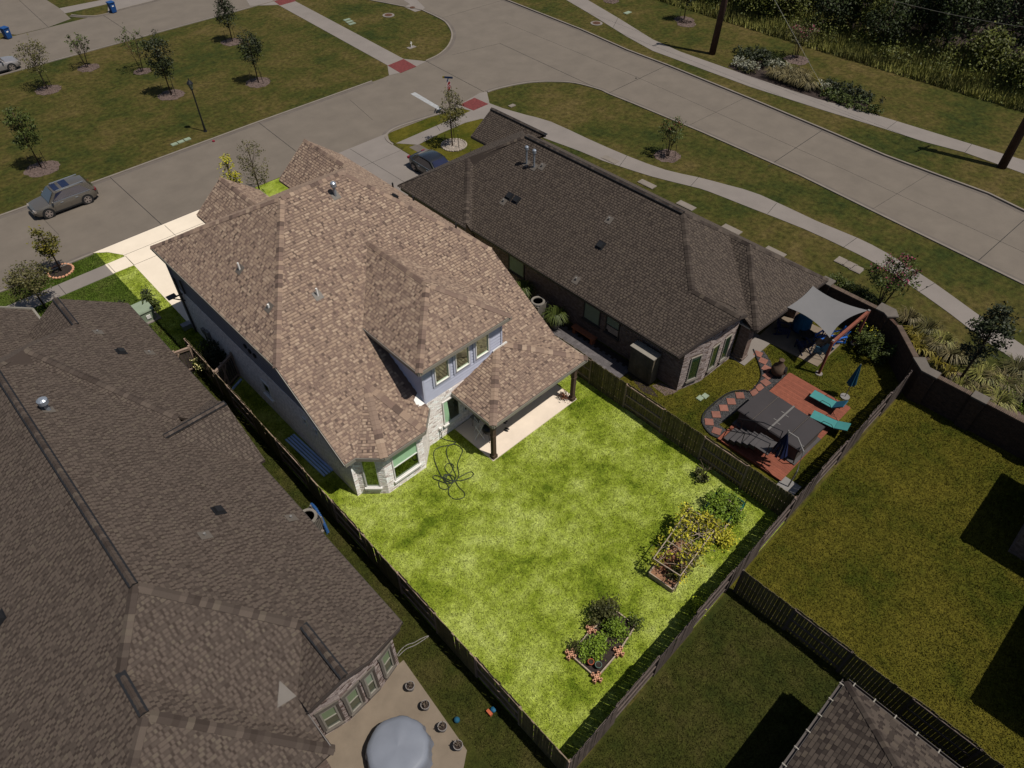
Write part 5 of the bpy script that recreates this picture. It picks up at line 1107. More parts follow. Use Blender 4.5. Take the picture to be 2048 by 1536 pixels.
T = thing('folding_table', 'grey folding table with a blue end on the patio', 'table', (15.6, 18.55, .05), .1); q = MB(); q.box((0, 0, .7), (1.1, .6, .04)); q.build('top', M['greymetal'], T, local=True)
for x in (-.45, .45):
    for y in (-.22, .22): q = MB(); q.cyl((x, y, 0), (x, y, .7), .02, n=6); q.build('leg', M['greymetal'], T, local=True)
T = thing('storage_tub', 'bright blue tub on the grey folding table', 'tub', (15.95, 18.6, .77)); q = MB(); q.box((0, 0, .16), (.42, .4, .32), taper=1.15); q.build('tub', M['bluebright'], T, local=True); q = MB(); q.box((0, 0, .33), (.52, .5, .03)); q.build('lid', M['bluebright'], T, local=True)
for x, y, l in ((16.2, 17.3, 'pair of dark shoes on the patio nearest the post'), (16.5, 17.75, 'dark shoes on the patio near the house door')):
    T = thing('shoes', l, 'shoes', (x, y, .05), .4)
    for s in (-.07, .07): q = MB(); blob(q, (s, 0, .04), (.05, .14, .045), 2, .05); q.build('shoe', M['black'], T, local=True)
# raised beds
def bed_board(T, a, b, h=.16, w=.05, m='bedwood', name='board'):
    q = MB(); a, b = Vector((*a[:2], h/2)), Vector((*b[:2], h/2)); q.bar(a, b, w, h); return q.build(name, M[m], T)
def bed1():
    C = [g(1141, 1310, .1), g(1193, 1356, .1), g(1237, 1305, .1), g(1270, 1253, .1), g(1235, 1224, .1), g(1182, 1260, .1)]
    T = thing('raised_bed', 'low plank garden bed with clay-coloured corner blocks nearest the rear fence', 'raised bed', (C[1].x, C[1].y, 0))
    for a, b in ((0, 1), (1, 2), (2, 3), (3, 4), (4, 5), (5, 0)): bed_board(T, C[a], C[b])
    q = MB(); q.prism([(c.x, c.y) for c in C], 0, .07); q.build('soil', M['darkmulch'], T)
    for k in (0, 1, 2, 5):
        q = MB(); c = C[k]; rz = math.radians(12)
        q.box((c.x, c.y, .12), (.16, .16, .24), rz=rz)
        for t in range(4): an = rz+t*math.pi/2; q.box((c.x+.13*math.cos(an), c.y+.13*math.sin(an), .12), (.16, .07, .24), rz=an); q.box((c.x+.19*math.cos(an), c.y+.19*math.sin(an), .12), (.07, .15, .24), rz=an)
        q.build('corner_block', M['terra'], T)
bed1()
def pot(name, label, p, r, h, m, soil='darkmulch', cat='plant pot', group=None):
    T = thing(name, label, cat, p, 0, group); q = MB(); q.lathe([(r*.68, 0), (r*.95, h*.85), (r*1.06, h*.86), (r*1.06, h), (r*.9, h), (r*.86, h*.8)], n=18); q.build('pot', M[m], T, local=True)
    q = MB(); q.cyl((0, 0, h*.78), (0, 0, h*.82), r*.88, n=16); q.build('soil', M[soil], T, local=True); return T
pot('flower_pot', 'small terracotta pot inside the low plank bed', g(1181, 1328, .06), .12, .24, 'terrapot'); pot('flower_pot', 'small glazed green pot inside the low plank bed', g(1196, 1334, .06), .13, .24, 'greenpot')
def bed2():
    C = [g(1298, 1147, .2), g(1345, 1181, .2), g(1402, 1104, .2), g(1355, 1072, .2)]; T = thing('raised_bed', 'deeper plank bed with clay soil under the vine frame', 'raised bed', (C[1].x, C[1].y, 0))
    for a, b in ((0, 1), (1, 2), (2, 3), (3, 0)): bed_board(T, C[a], C[b], h=.3)
    q = MB(); q.prism([(c.x, c.y) for c in C], 0, .2); q.build('soil', M['soil'], T)
    return C
C2 = bed2()
def bed3():
    C = [g(1396, 1066, .2), g(1425, 1081, .2), g(1484, 1020, .2), g(1448, 998, .2), ]; T = thing('raised_bed', 'plank bed beside the corner with green netting round two sides', 'raised bed', (C[1].x, C[1].y, 0))
    for a, b in ((0, 1), (1, 2), (2, 3), (3, 0)): bed_board(T, C[a], C[b], h=.3)
    mid = (g(1418, 1044, .2), g(1449, 1061, .2)); bed_board(T, *mid, h=.3)
    q = MB(); q.prism([(c.x, c.y) for c in C], 0, .2); q.build('soil', M['darkmulch'], T)
    N = MB(); pts = [g(1452, 1055), g(1485, 1019), g(1466, 1004), g(1430, 996), g(1409, 1024)]
    for a, b in zip(pts, pts[1:]):
        n = int((b-a).length/.07)
        for k in range(n+1): p = a.lerp(b, k/n); N.bar(p, p+Vector((.1*(random.random()-.5), .1*(random.random()-.5), .55)), .022)
        for z in np.arange(.05, .6, .07): N.bar(a+Vector((0, 0, z)), b+Vector((0, 0, z+random.uniform(-.06, .06))), .02)
    N.build('netting', M['greennet'], T)
    for p in pts: q = MB(); q.cyl(p, p+Vector((0, 0, .8)), .02, n=6); q.build('stake', M['stake'], T)
    return C
C3 = bed3()
def trellis():
    base = [g(1298, 1149), g(1350, 1183), g(1424, 1083), g(1368, 1050)]; T = thing('vine_frame', 'grey stick frame carrying vines over the clay bed', 'trellis', (base[1].x, base[1].y, 0)); h = 1.35
    cor = [Vector((b.x, b.y, 0)) for b in base]
    for c in cor+[cor[1].lerp(cor[2], .5), cor[0].lerp(cor[3], .5)]: q = MB(); q.cyl(c, c+Vector((0, 0, h)), .022, n=6); q.build('upright', M['bedwood'], T)
    for a, b in ((0, 1), (1, 2), (2, 3), (3, 0)): q = MB(); q.cyl(cor[a]+Vector((0, 0, h)), cor[b]+Vector((0, 0, h)), .024, n=6); q.build('top_bar', M['bedwood'], T)
    for t in (.35, .7):
        q = MB(); q.cyl(cor[1].lerp(cor[2], t)+Vector((0, 0, h)), cor[0].lerp(cor[3], t)+Vector((0, 0, h)), .02, n=6); q.build('top_bar', M['bedwood'], T)
    return cor, h
TC, TH = trellis()
# ================================================================== NEIGHBOUR GARDEN
def deck():
    P = [(30.45, 9.42), (30.3, 5.75), (24.0, 5.75), (23.4, 7.4), (23.45, 9.3)]
    T = thing('timber_deck', 'red-brown plank deck round the covered spa', 'deck', (30.4, 9.4, 0))
    q = MB(); q.prism([(23.5, 5.82), (30.35, 5.82), (30.35, 9.35), (23.5, 9.35)], .02, .15); q.build('deck_frame', M['redwood'], T)
    w = .14; n = int(6.95/.145)
    me = MB(); me.box((0, 0, 0), (w, 3.66, .025)); dm = me.mesh('plank', M['deck'])
    for k in range(n): o = link('plank', dm, T); o.location = Vector((23.47+k*.145+.07, 7.58, .165))-wl(T)
deck()
def spa():
    poly = [(27.25, 9.4), (27.1, 5.78), (24.8, 5.84), (24.9, 9.46)]; T = thing('swim_spa', 'large spa under a dark grey folding vinyl cover', 'hot tub', (26, 7.6, .15))
    inn = [(27.12, 9.28), (26.98, 5.9), (24.92, 5.96), (25.02, 9.34)]
    q = MB(); q.prism(inn, .17, 1.08); q.build('tub', M['spaside'], T)
    q = MB(); q.prism([(27.3, 9.4), (27.15, 5.74), (24.72, 5.8), (24.8, 9.46)], .15, .24); q.build('plinth', M['tread'], T)
    a, b, c, d = [Vector((*p, 0)) for p in poly]
    for k in range(4):
        t0, t1 = k/4+.004, (k+1)/4-.004; P4 = [a.lerp(b, t0), a.lerp(b, t1), d.lerp(c, t1), d.lerp(c, t0)]; q = MB()
        z0, z1 = 1.08, 1.22; ce = sum(P4, Vector())/4; ins = [p.lerp(ce, .04) for p in P4]
        vs = [p+Vector((0, 0, z0)) for p in P4]+[p+Vector((0, 0, z1-.04)) for p in P4]+[p+Vector((0, 0, z1+.02*(k in (1, 2)))) for p in ins]
        q.add(vs, [(8, 11, 10, 9)]+[(i, (i+1) % 4, 4+(i+1) % 4, 4+i) for i in range(4)]+[(4+i, 4+(i+1) % 4, 8+(i+1) % 4, 8+i) for i in range(4)]); q.build('cover_panel', M['spacover'], T)
    q = MB(); q.bar(a.lerp(b, .5)+Vector((0, 0, 1.235)), d.lerp(c, .5)+Vector((0, 0, 1.235)), .09, .02); q.build('hinge_strip', M['seam'], T)
    for t in (.25, .75): q = MB(); q.bar(a.lerp(b, t)+Vector((0, 0, 1.222)), d.lerp(c, t)+Vector((0, 0, 1.222)), .03, .012); q.build('hinge_strip', M['spaside'], T)
    for t, u in ((.46, .35), (.54, .38), (.46, .65), (.54, .7), (.97, .85)): p = a.lerp(b, t).lerp(d.lerp(c, t), u); q = MB(); q.box((p.x, p.y, 1.245), (.05, .16, .02)); q.build('handle', M['seam'], T)
    for y in (5.9, 8.9): q = MB(); q.tube([(24.75, y, .3), (24.6, y, 1.0), (24.7, y, 1.5), (25.0, y, 1.4)], .025, 6); q.build('cover_lifter', M['blackmetal'], T)
spa()
def steps():
    T = thing('spa_steps', 'grey steps with black handrails up to the covered spa', 'steps', (23.8, 8.6, .18))
    for k in range(5):
        q = MB(); y = 9.0-k*.33; z = .2+k*.18; q.box((24.05, y, z+.15), (1.0, .30, .05)); q.box((24.05, y, z+.02), (.98, .28, .2)); q.build('tread', M['tread'], T)
    q = MB(); q.box((24.05, 7.2, 1.1), (1.0, .75, .06)); q.build('landing', M['tread'], T)
    for x in (23.5, 24.6):
        q = MB(); q.tube([(x, 9.2, .2), (x, 9.1, 1.05), (x, 7.9, 1.75), (x, 6.9, 1.95), (x, 6.9, .2)], .025, 6)
        q.tube([(x, 8.2, .4), (x, 8.2, 1.58)], .02, 6); q.build('handrail', M['blackmetal'], T)
steps()
def cant_umbrella():
    T = thing('cantilever_umbrella', 'closed navy cantilever parasol leaning over the spa steps', 'umbrella', (23.45, 5.35, 0))
    q = MB(); q.box((23.45, 5.35, .06), (.9, .9, .12)); q.build('base', M['greymetal'], T)
    q = MB(); q.tube([(23.45, 5.35, .1), (23.55, 5.3, 1.3), (23.9, 5.5, 2.3), (24.0, 6.0, 2.75), (24.0, 6.5, 2.75)], .035, 8); q.build('mast', M['greymetal'], T)
    q = MB(); q.cyl((24.0, 6.5, 2.85), (24.0, 6.5, 1.0), .03, n=6); q.build('hub', M['greymetal'], T)
    for k in range(8):
        t = 2*math.pi*k/8; d = Vector((math.cos(t), math.sin(t), 0)); s = Vector((-d.y, d.x, 0)); q = MB(); a = Vector((24.0, 6.5, 2.75))
        q.add([a, a+d*.16+s*.06+Vector((0, 0, -.6)), a+d*.38+s*.1+Vector((0, 0, -1.55)), a+d*.34-s*.05+Vector((0, 0, -1.6)), a+d*.10-s*.05+Vector((0, 0, -.7)), a+d*.2+s*.0+Vector((0, 0, -1.5))], [(0, 1, 5, 4), (1, 2, 3, 5)]); q.build('canopy_fold', M['navy'], T)
cant_umbrella()
def lounger(label, p, rz, back):
    T = thing('sun_lounger', label, 'sun lounger', p, rz); q = MB(); q.box((.15, 0, .34), (1.25, .6, .05)); q.build('seat', M['teal'], T, local=True)
    q = MB(); e = Vector((-.48, 0, .36)); f = e+Vector((-.62*math.cos(back), 0, .62*math.sin(back))); q.bar(e, f, .6, .05); q.build('backrest', M['teal'] if back < .7 else M['dteal'], T, local=True)
    for s in (-.31, .31):
        q = MB(); q.tube([(.8, s, .34), (-.5, s, .34), tuple(f+Vector((0, s, 0)))], .018, 6); q.build('side_rail', M['blackmetal'], T, local=True)
        q = MB(); q.tube([(.7, s, 0), (.55, s, .34)], .016, 6); q.tube([(-.75, s, 0), (-.3, s, .52), (.1, s, .52), (.2, s, .3)], .016, 6); q.build('leg', M['blackmetal'], T, local=True)
lounger('teal sun lounger with raised back across the red deck', (29.45, 6.85, .18), math.radians(93), .75); lounger('teal sun lounger half hidden behind the spa cover', (28.2, 6.1, .18), math.radians(99), .35)
def folded_umb():
    p = Vector((30.95, 6.4, 0)); T = thing('closed_umbrella', 'closed teal parasol standing on the grass beside the deck', 'umbrella', p); q = MB(); q.cyl((0, 0, 0), (0, 0, 2.5), .022, n=8); q.build('pole', M['greymetal'], T, local=True)
    q = MB(); q.cyl((0, 0, 0), (0, 0, .08), .25, n=14); q.build('base', M['greymetal'], T, local=True); v = []; n = 16
    for k, (r, z) in enumerate(((.03, 2.48), (.10, 2.1), (.16, 1.6), (.25, 1.05), (.22, 1.0))):
        for i in range(n): t = 2*math.pi*i/n; rr = r*(1.0 if i % 2 else .55); v.append((rr*math.cos(t), rr*math.sin(t), z-.05*(i % 4 == 0)*(k > 2)))
    q = MB(); q.add(v, [(k*n+i, k*n+(i+1) % n, (k+1)*n+(i+1) % n, (k+1)*n+i) for k in range(4) for i in range(n)]); q.build('canopy', M['dteal'], T, local=True)
folded_umb()
def sail():
    A, B, Cc, Dd = Vector((31.95, 11.35, 2.72)), Vector((34.7, 11.35, 2.72)), Vector((35.4, 8.2, 2.4)), Vector((31.75, 8.55, 2.4)); T = thing('shade_sail', 'grey shade sail stretched from the brown roof edge to a red beam', 'shade sail', (33, 9.8, 0)); n = 14; v = []
    for i in range(n+1):
        for j in range(n+1):
            s, t = i/n, j/n; p = A.lerp(B, s).lerp(Dd.lerp(Cc, s), t); c = sum((A, B, Cc, Dd), Vector())/4
            sx = 4*t*(1-t); sy = 4*s*(1-s); p = p+Vector((.34*sx*(.5-s)*2, 0, 0))+Vector((0, -.34*sy*(.5-t)*2*(1 if t > .5 else .3)*-1*-1, 0)); p.z -= .14*sx*sy; v.append(p)
    q = MB(); q.add(v, [(i*(n+1)+j, (i+1)*(n+1)+j, (i+1)*(n+1)+j+1, i*(n+1)+j+1) for i in range(n) for j in range(n)]); q.build('cloth', M['sail'], T, smooth=True)
    P1, P2 = Vector((31.55, 8.28, 0)), Vector((35.25, 8.16, 0)); F = thing('sail_frame', 'red timber posts and beam holding the shade sail', 'frame', P1)
    for P in (P1, P2): q = MB(); q.box((P.x, P.y, 1.15), (.13, .13, 2.3)); q.build('post', M['redwood'], F); q = MB(); q.cyl(P, P+Vector((0, 0, .07)), .2, n=10); q.build('footing', M['walk'], F)
    q = MB(); q.bar(P1+Vector((-.1, 0, 2.38)), P2+Vector((.12, 0, 2.38)), .14, .2); q.build('beam', M['redwood'], F)
    for P in (P1, P2): q = MB(); q.box((P.x, P.y, 2.5), (.12, .12, .08)); q.build('bracket', M['greymetal'], F)
sail()
def adirondack(label, p, rz, m):
    T = thing('garden_chair', label, 'chair', p, rz)
    for k in range(5): q = MB(); q.bar((.28-.1*k, -.26, .36-.022*k), (.28-.1*k, .26, .36-.022*k), .085, .02); q.build('seat_slat', M[m], T, local=True)
    for k in range(5): y = (k-2)*.105; q = MB(); q.bar((-.2, y, .28), (-.5, y*1.15, .98-abs(k-2)*.04), .09, .02, upv=(0, 1, 0)); q.build('back_slat', M[m], T, local=True)
    for s in (-.3, .3):
        q = MB(); q.bar((.36, s, .55), (-.38, s, .56), .1, .025); q.build('arm', M[m], T, local=True); q = MB(); q.bar((.3, s, 0), (.3, s, .54), .08, .03); q.bar((.3, s*.9, .33), (-.5, s*.9, .03), .09, .03, upv=(0, 1, 0)); q.bar((-.36, s, .1), (-.36, s, .55), .06, .03); q.build('leg', M[m], T, local=True)
adirondack('dark navy slatted chair on the shaded patio beside the brick pillar', (33.0, 11.45, .05), math.radians(-65), 'navy'); adirondack('dark navy slatted chair on the shaded patio nearest the grass', (32.6, 9.95, .05), math.radians(60), 'navy'); adirondack('bright blue slatted chair under the red beam', (33.95, 9.5, .05), math.radians(170), 'bluebright'); adirondack('bright blue slatted chair farthest right under the shade sail', (34.6, 8.95, .05), math.radians(150), 'bluebright')
def sling(label, p, rz, m):
    T = thing('sling_chair', label, 'chair', p, rz); q = MB(); q.bar((.25, 0, .42), (-.22, 0, .36), .5, .02, upv=(0, 1, 0)); q.build('seat', M[m], T, local=True); q = MB(); q.bar((-.22, 0, .36), (-.5, 0, .95), .5, .02, upv=(0, 1, 0))
    q.build('backrest', M[m], T, local=True)
    for s in (-.27, .27): q = MB(); q.tube([(.35, s, 0), (-.1, s, .58), (-.3, s, .58)], .016, 6); q.tube([(-.45, s, 0), (.2, s, .58), (.3, s, .42)], .016, 6); q.tube([(.28, s, .43), (-.24, s, .37), (-.53, s, .97)], .016, 6); q.build('frame', M['blackmetal'], T, local=True)
sling('sky blue sling chair at the sunny corner of the shaded patio', (32.75, 9.1, .05), math.radians(110), 'skyblue'); sling('striped dark sling chair between the blue chairs', (33.45, 9.4, .05), math.radians(120), 'dtrim')
T = thing('round_cover', 'deep blue rounded furniture cover under the shade sail', 'furniture cover', (34.1, 10.95, .05)); q = MB(); q.lathe([(.5, 0), (.55, .3), (.52, .75), (.35, .98), (.05, 1.02)], n=14); q.build('cover', M['turq'], T, local=True); q = MB(); q.lathe([(.51, .02), (.57, .06), (.51, .1)], n=14); q.build('hem', M['navy'], T, local=True)
T = thing('fire_bowl', 'black round fire bowl in the middle of the shaded patio', 'fire bowl', (33.55, 10.3, .05)); q = MB(); q.lathe([(.15, 0), (.2, .15), (.42, .36), (.46, .4), (.4, .4), (.3, .3)], n=20); q.build('bowl', M['blackmetal'], T, local=True); q = MB(); q.cyl((0, 0, .3), (0, 0, .36), .34, n=16); q.build('ash_bed', M['darkmulch'], T, local=True)
T = thing('chiminea', 'brown clay chiminea with a round mouth at the deck corner', 'chiminea', (29.75, 9.85, 0), math.radians(-75)); q = MB(); q.lathe([(.2, .1), (.36, .3), (.4, .5), (.32, .72), (.16, .86), (.12, 1.15), (.16, 1.2), (.1, 1.2)], n=18); q.build('body', M['clay'], T, local=True, smooth=True)
q = MB(); q.lathe([(.22, .36), (.22, .44), (.16, .44)], (0, 0, .46), n=14, q=Vector((1, 0, .25)).to_track_quat('Z', 'Y').to_matrix()); q.build('mouth', M['black'], T, local=True); q = MB(); q.cyl((0, 0, 0), (0, 0, .14), .3, .24, n=10); q.build('stand', M['blackmetal'], T, local=True)
# gravel path, edging, stones
GR = [(1507, 700), (1527, 702), (1541, 722), (1546, 742), (1545, 752), (1578, 748), (1541, 782), (1526, 782), (1474, 822), (1438, 850), (1455, 862), (1437, 877), (1421, 869), (1408, 853), (1405, 840), (1412, 824), (1440, 799), (1463, 786), (1486, 783), (1500, 785), (1515, 771), (1523, 755), (1522, 740), (1516, 722)]
sheet('gravel_bed', gs(GR), .014, M['gravel'])
GP = [(p.x, p.y) for p in gs(GR)]; q = MB(); bx = np.array(GP); lo, hi = bx.min(0), bx.max(0); R = lo+(hi-lo)*rng.random((16000, 2)); R = R[inside(R, GP)][:9000]
for x, y in R:
    r = random.uniform(.02, .042); t = random.random()*3; a = [(x+r*math.cos(t+k*2.1)*random.uniform(.7, 1.2), y+r*math.sin(t+k*2.1)*random.uniform(.7, 1.2), .014) for k in range(3)]; q.add(a+[(x, y, .014+r*.8)], [(0, 1, 3), (1, 2, 3), (2, 0, 3)], random.random())
q.build('gravel_stones', M['gravel'], kind='stuff')
q = MB(); ribbon(q, smooth(gs([(1405, 840), (1408, 853), (1421, 869), (1437, 877)])[::-1]+gs([(1405, 840), (1412, 824), (1440, 799), (1463, 786), (1486, 783), (1500, 785), (1515, 771), (1523, 755), (1522, 740), (1516, 722), (1507, 700)])[1:], 3), 0, .06, 0, .09); q.top('path_edging', M['black'], 'black edging strip along the curved gravel path', 'edging')
ss = MB(); ss.box((0, 0, .03), (.44, .44, .05)); sme = ss.mesh('stepping_stone', M['stepstone'])
spx = [(1516, 709, 15, 'first stepping stone, nearest the rear porch slab'), (1526, 723, 12, 'second stepping stone from the porch slab'), (1532.5, 738, 5, 'third stepping stone from the porch slab'), (1535, 753, -5, 'stepping stone beside the chiminea'), (1531, 766, -12, 'stepping stone just past the chiminea'), (1519, 776, -25, 'stepping stone near the deck corner'), (1508, 786, -30, 'stepping stone touching the spa cover corner'), (1479.5, 792, 45, 'topmost of the stones set like diamonds'), (1462, 804, 45, 'second of the stones set like diamonds'), (1447, 817, 45, 'third of the stones set like diamonds'), (1432, 830, 45, 'fourth of the stones set like diamonds'), (1418, 845, 40, 'stepping stone at the left bend of the gravel path'), (1433, 863, 20, 'last stepping stone, by the grey steps')]
for x, y, r, l in spx: o = link('stepping_stone', sme); o.location = g(x, y)+Vector((0, 0, .005)); o.rotation_euler = (0, 0, math.radians(r)); tag(o, l+' on gravel', 'stepping stone', 'stepping stones of the gravel path')
# pavers beside the brick wall
pm = []
for k in range(4): q = MB(); q.box((0, 0, .02), (.285, .205, .05), tint=random.random()); pm.append(q.mesh('paver', M['paver']))
PT = tag(sheet('paver_path', [(23.3, 15.7), (24.25, 15.55), (24.25, 22.2), (23.3, 22.2)], .012, M['darkmulch'], th=.01)); cnt = 0
for j in range(int(6.5/.21)):
    for i in range(4):
        x = 23.42+i*.29-(.14 if j % 2 else 0)
        if x < 24.2: o = link('paver', random.choice(pm), PT); o.location = (x, 15.8+j*.21, .008)
T = thing('garden_bench', 'terracotta coloured bench against the shaded brick wall', 'bench', (24.3, 19.3, .03)); q = MB(); q.box((0, 0, .44), (.36, 1.7, .1)); q.build('seat', M['bench'], T, local=True)
for s in (-.68, .68): q = MB(); q.box((0, s, .2), (.32, .2, .4), taper=.8); q.build('leg', M['bench'], T, local=True)
def ac(label, p, m, s=.82, h=.95):
    T = thing('air_conditioner', label, 'air conditioner', p); q = MB(); q.box((0, 0, .05), (s*1.25, s*1.25, .1)); q.build('pad', M['walk'], T, local=True); q = MB(); q.box((0, 0, .1+h/2), (s*.94, s*.94, h-.04)); q.build('coil', M['black'], T, local=True)
    q = MB()
    for k in range(12):
        t = -s/2+s*(k+.5)/12
        for a, b in (((t, -s/2), 0), ((t, s/2), 0), ((-s/2, t), 1), ((s/2, t), 1)): q.bar((a[0], a[1], .12), (a[0], a[1], h+.05), .048, .02, upv=(1, 0, 0) if b else (0, 1, 0))
    q.build('louvre', M[m], T, local=True)
    for x in (-1, 1):
        for y in (-1, 1): q = MB(); q.box((x*s/2, y*s/2, .1+h/2), (.07, .07, h)); q.build('corner_post', M[m], T, local=True)
    q = MB(); q.lathe([(s*.36, 0), (s*.37, .05), (s*.5, .06), (s*.53, .0)], (0, 0, h+.08), n=16); q.build('top_ring', M[m], T, local=True); q = MB(); q.cyl((0, 0, h+.02), (0, 0, h+.08), .1, n=10)
    for k in range(5): t = 1.257*k; q.bar((0, 0, h+.04), (s*.33*math.cos(t), s*.33*math.sin(t), h+.06), .12, .015)
    q.build('fan', M['greymetal'], T, local=True)
    return T
ac('tall beige air conditioner between two bushy pots by the brick wall', (23.75, 22.55, 0), 'acbeige', h=1.1); ac('beige air conditioner half under the nearest grey-brown roof edge', (5.72, 19.2, 0), 'acbeige', s=.85, h=.9)
def cupboard():
    T = thing('wooden_cupboard', 'tall weathered wooden cupboard against the brick side wall', 'shed', (24.3, 15.0, 0)); q = MB(); q.box((.05, 0, .98), (.62, 1.5, 1.9)); q.build('body', M['black'], T, local=True); n = 10; bm = []
    for k in range(3): q = MB(); q.box((0, 0, .95), (.02, .143, 1.86)); bm.append(q.mesh('board', M['shedwood']))
    for k in range(n): o = link('board', random.choice(bm), T); o.location = (-.27, -.68+k*.15, .04)
    for k in range(4): o = link('board', random.choice(bm), T); o.location = (-.2+k*.15, -.76, .04); o.rotation_euler = (0, 0, math.pi/2)
    q = MB(); q.box((-.02, 0, 1.97), (.66, 1.62, .06)); q.build('roof_board', M['gtrim'], T, local=True)
cupboard()
# ================================================================== NEAREST HOUSE'S PATIO
for k, (x, y, l) in enumerate(((822, 1378, 'white pot with dead plants nearest the bow wall'), (852, 1416, 'second white pot with dead plants from the bow wall'), (886, 1459, 'third white pot with dead plants from the bow wall'), (917, 1496, 'white pot with dead plants at the outer slab corner'))):
    T = pot('planter', l, g(x, y, .05), .17, .36, 'whitepot', cat='planter', group='white pots along the tan slab'); q = MB()
    for i in range(14): t = random.random()*6.28; r = random.random()*.1; q.bar((r*math.cos(t), r*math.sin(t), .28), (r*1.8*math.cos(t+.3), r*1.8*math.sin(t+.3), .28+random.uniform(.1, .28)), .025)
    q.build('dead_plant', M['paletrunk'], T, local=True)
def tablecover():
    c = g(797, 1500, .5); T = thing('table_cover', 'large blue-grey fabric cover over a round table on the tan slab', 'furniture cover', (c.x, c.y, .05)); n = 72; v = []; rings = [(0, .80), (.3, .80), (.6, .79), (.9, .775), (1.06, .73), (1.12, .62), (1.15, .42), (1.18, .2), (1.21, .05)]
    for k, (r, z) in enumerate(rings):
        for i in range(n):
            t = 2*math.pi*i/n; fo_ = .035*math.sin(9*t+1.2*math.sin(2*t))*max(0, (k-3)/5)+.02*math.sin(23*t+.7)*max(0, (k-4)/4)
            bump = .10*math.exp(-((math.cos(t-.6)*r-.55)**2+(math.sin(t-.6)*r-.1)**2)/.1)-.07*math.exp(-((math.cos(t)*r-.25)**2+(math.sin(t)*r-.6)**2)/.05) if 0 < k < 5 else 0
            rr = r*(1+fo_*1.2); v.append((rr*math.cos(t), rr*math.sin(t), z+bump*(1-.2*k)+.012*math.sin(5*t+k)*(k in (2, 3))))
    q = MB(); q.add(v, [(k*n+i, k*n+(i+1) % n, (k+1)*n+(i+1) % n, (k+1)*n+i) for k in range(len(rings)-1) for i in range(n)]); q.build('cover', M['cover'], T, local=True, smooth=True)
    q = MB()
    for k in range(6): t = 1.047*k; q.cyl((.95*math.cos(t), .95*math.sin(t), 0), (.95*math.cos(t), .95*math.sin(t), .7), .025, n=6)
    q.build('table_leg', M['blackmetal'], T, local=True)
tablecover()
def coil():
    a, b = Vector((6.32, 20.0, .55)), Vector((6.18, 18.75, .45)); T = thing('ribbed_duct', 'blue ribbed duct with hanging strands leaning on the wooden fence', 'duct', (6.3, 19.4, 0)); q = MB(); pts = [a, a.lerp(b, .35)+Vector((.03, 0, .15)), a.lerp(b, .75)+Vector((.03, 0, .05)), b, b+Vector((-.05, -.25, -.4))]; sp = smooth(pts, 10)
    for i in range(len(sp)-1): q.cyl(sp[i], sp[i+1], .075 if i % 2 else .055, n=8)
    q.build('duct', M['duct'], T); q = MB()
    for i in range(2, len(sp)-8): p = sp[i]; q.bar(p, p+Vector((-.12, -.25, -p.z+.03)), .018)
    q.build('strand', M['dteal'], T)
coil()
q = MB(); blob(q, g(914, 1442)+Vector((0, 0, .12)), (.12, .12, .12), 2, .01); q.top('garden_ball', M['dteal'], 'dull green ball on the grass beside the white pots', 'ball', smooth=True)
q = MB(); q.tube(smooth([g(x, y)+Vector((0, 0, .03)) for x, y in ((792, 1315), (802, 1300), (815, 1290), (828, 1286), (842, 1278), (858, 1272), (846, 1281), (830, 1291), (812, 1299), (797, 1313))], 4), .018, 5); q.top('white_cord', M['whitepot'], 'thin white cord trailing on grass from the bow wall to the fence', 'cord')
T = thing('toy', 'small orange and teal toy on the grass by the fence', 'toy', g(982, 1424)); q = MB(); q.box((-.08, 0, .08), (.12, .25, .16)); q.build('body', M['terrapot'], T, local=True); q = MB(); blob(q, (.1, -.02, .08), (.1, .12, .08), 2, .1); q.build('top', M['turq'], T, local=True)
# ================================================================== PLANTS
def rv(): 
    v = rng.normal(size=3); return Vector(v/np.linalg.norm(v))
def leaves(mb, C, n, spread, size, flat=.35):
    """n leaf quads scattered round the points C"""
    C = np.asarray(C); idx = rng.integers(0, len(C), n); P = C[idx]+rng.normal(size=(n, 3))*spread; tc = rng.random(len(C))*.6
    N = rng.normal(size=(n, 3)); N[:, 2] = np.abs(N[:, 2])+flat; N /= np.linalg.norm(N, axis=1)[:, None]
    U = np.cross(N, rng.normal(size=(n, 3))); U /= np.linalg.norm(U, axis=1)[:, None]; V = np.cross(N, U)
    s = size*(.6+.8*rng.random(n))[:, None]; P[:, 2] = np.maximum(P[:, 2], .02)
    a, b, c, d = P-U*s, P-V*s*.55, P+U*s, P+V*s*.55; b0 = len(mb.v)
    mb.v += [tuple(q) for q in np.stack([a, b, c, d], 1).reshape(-1, 3)]; mb.f += [(b0+4*i, b0+4*i+1, b0+4*i+2, b0+4*i+3) for i in range(n)]
    mb.t += list(np.clip(tc[idx]+rng.random(n)*.4, 0, 1)); return mb
def crownpts(c, r, k, shell=.5):
    out = []
    while len(out) < k:
        v = rng.uniform(-1, 1, 3); l = np.linalg.norm(v)
        if l < 1 and l > shell*rng.random(): out.append((c[0]+v[0]*r[0], c[1]+v[1]*r[1], c[2]+v[2]*r[2]))
    return out
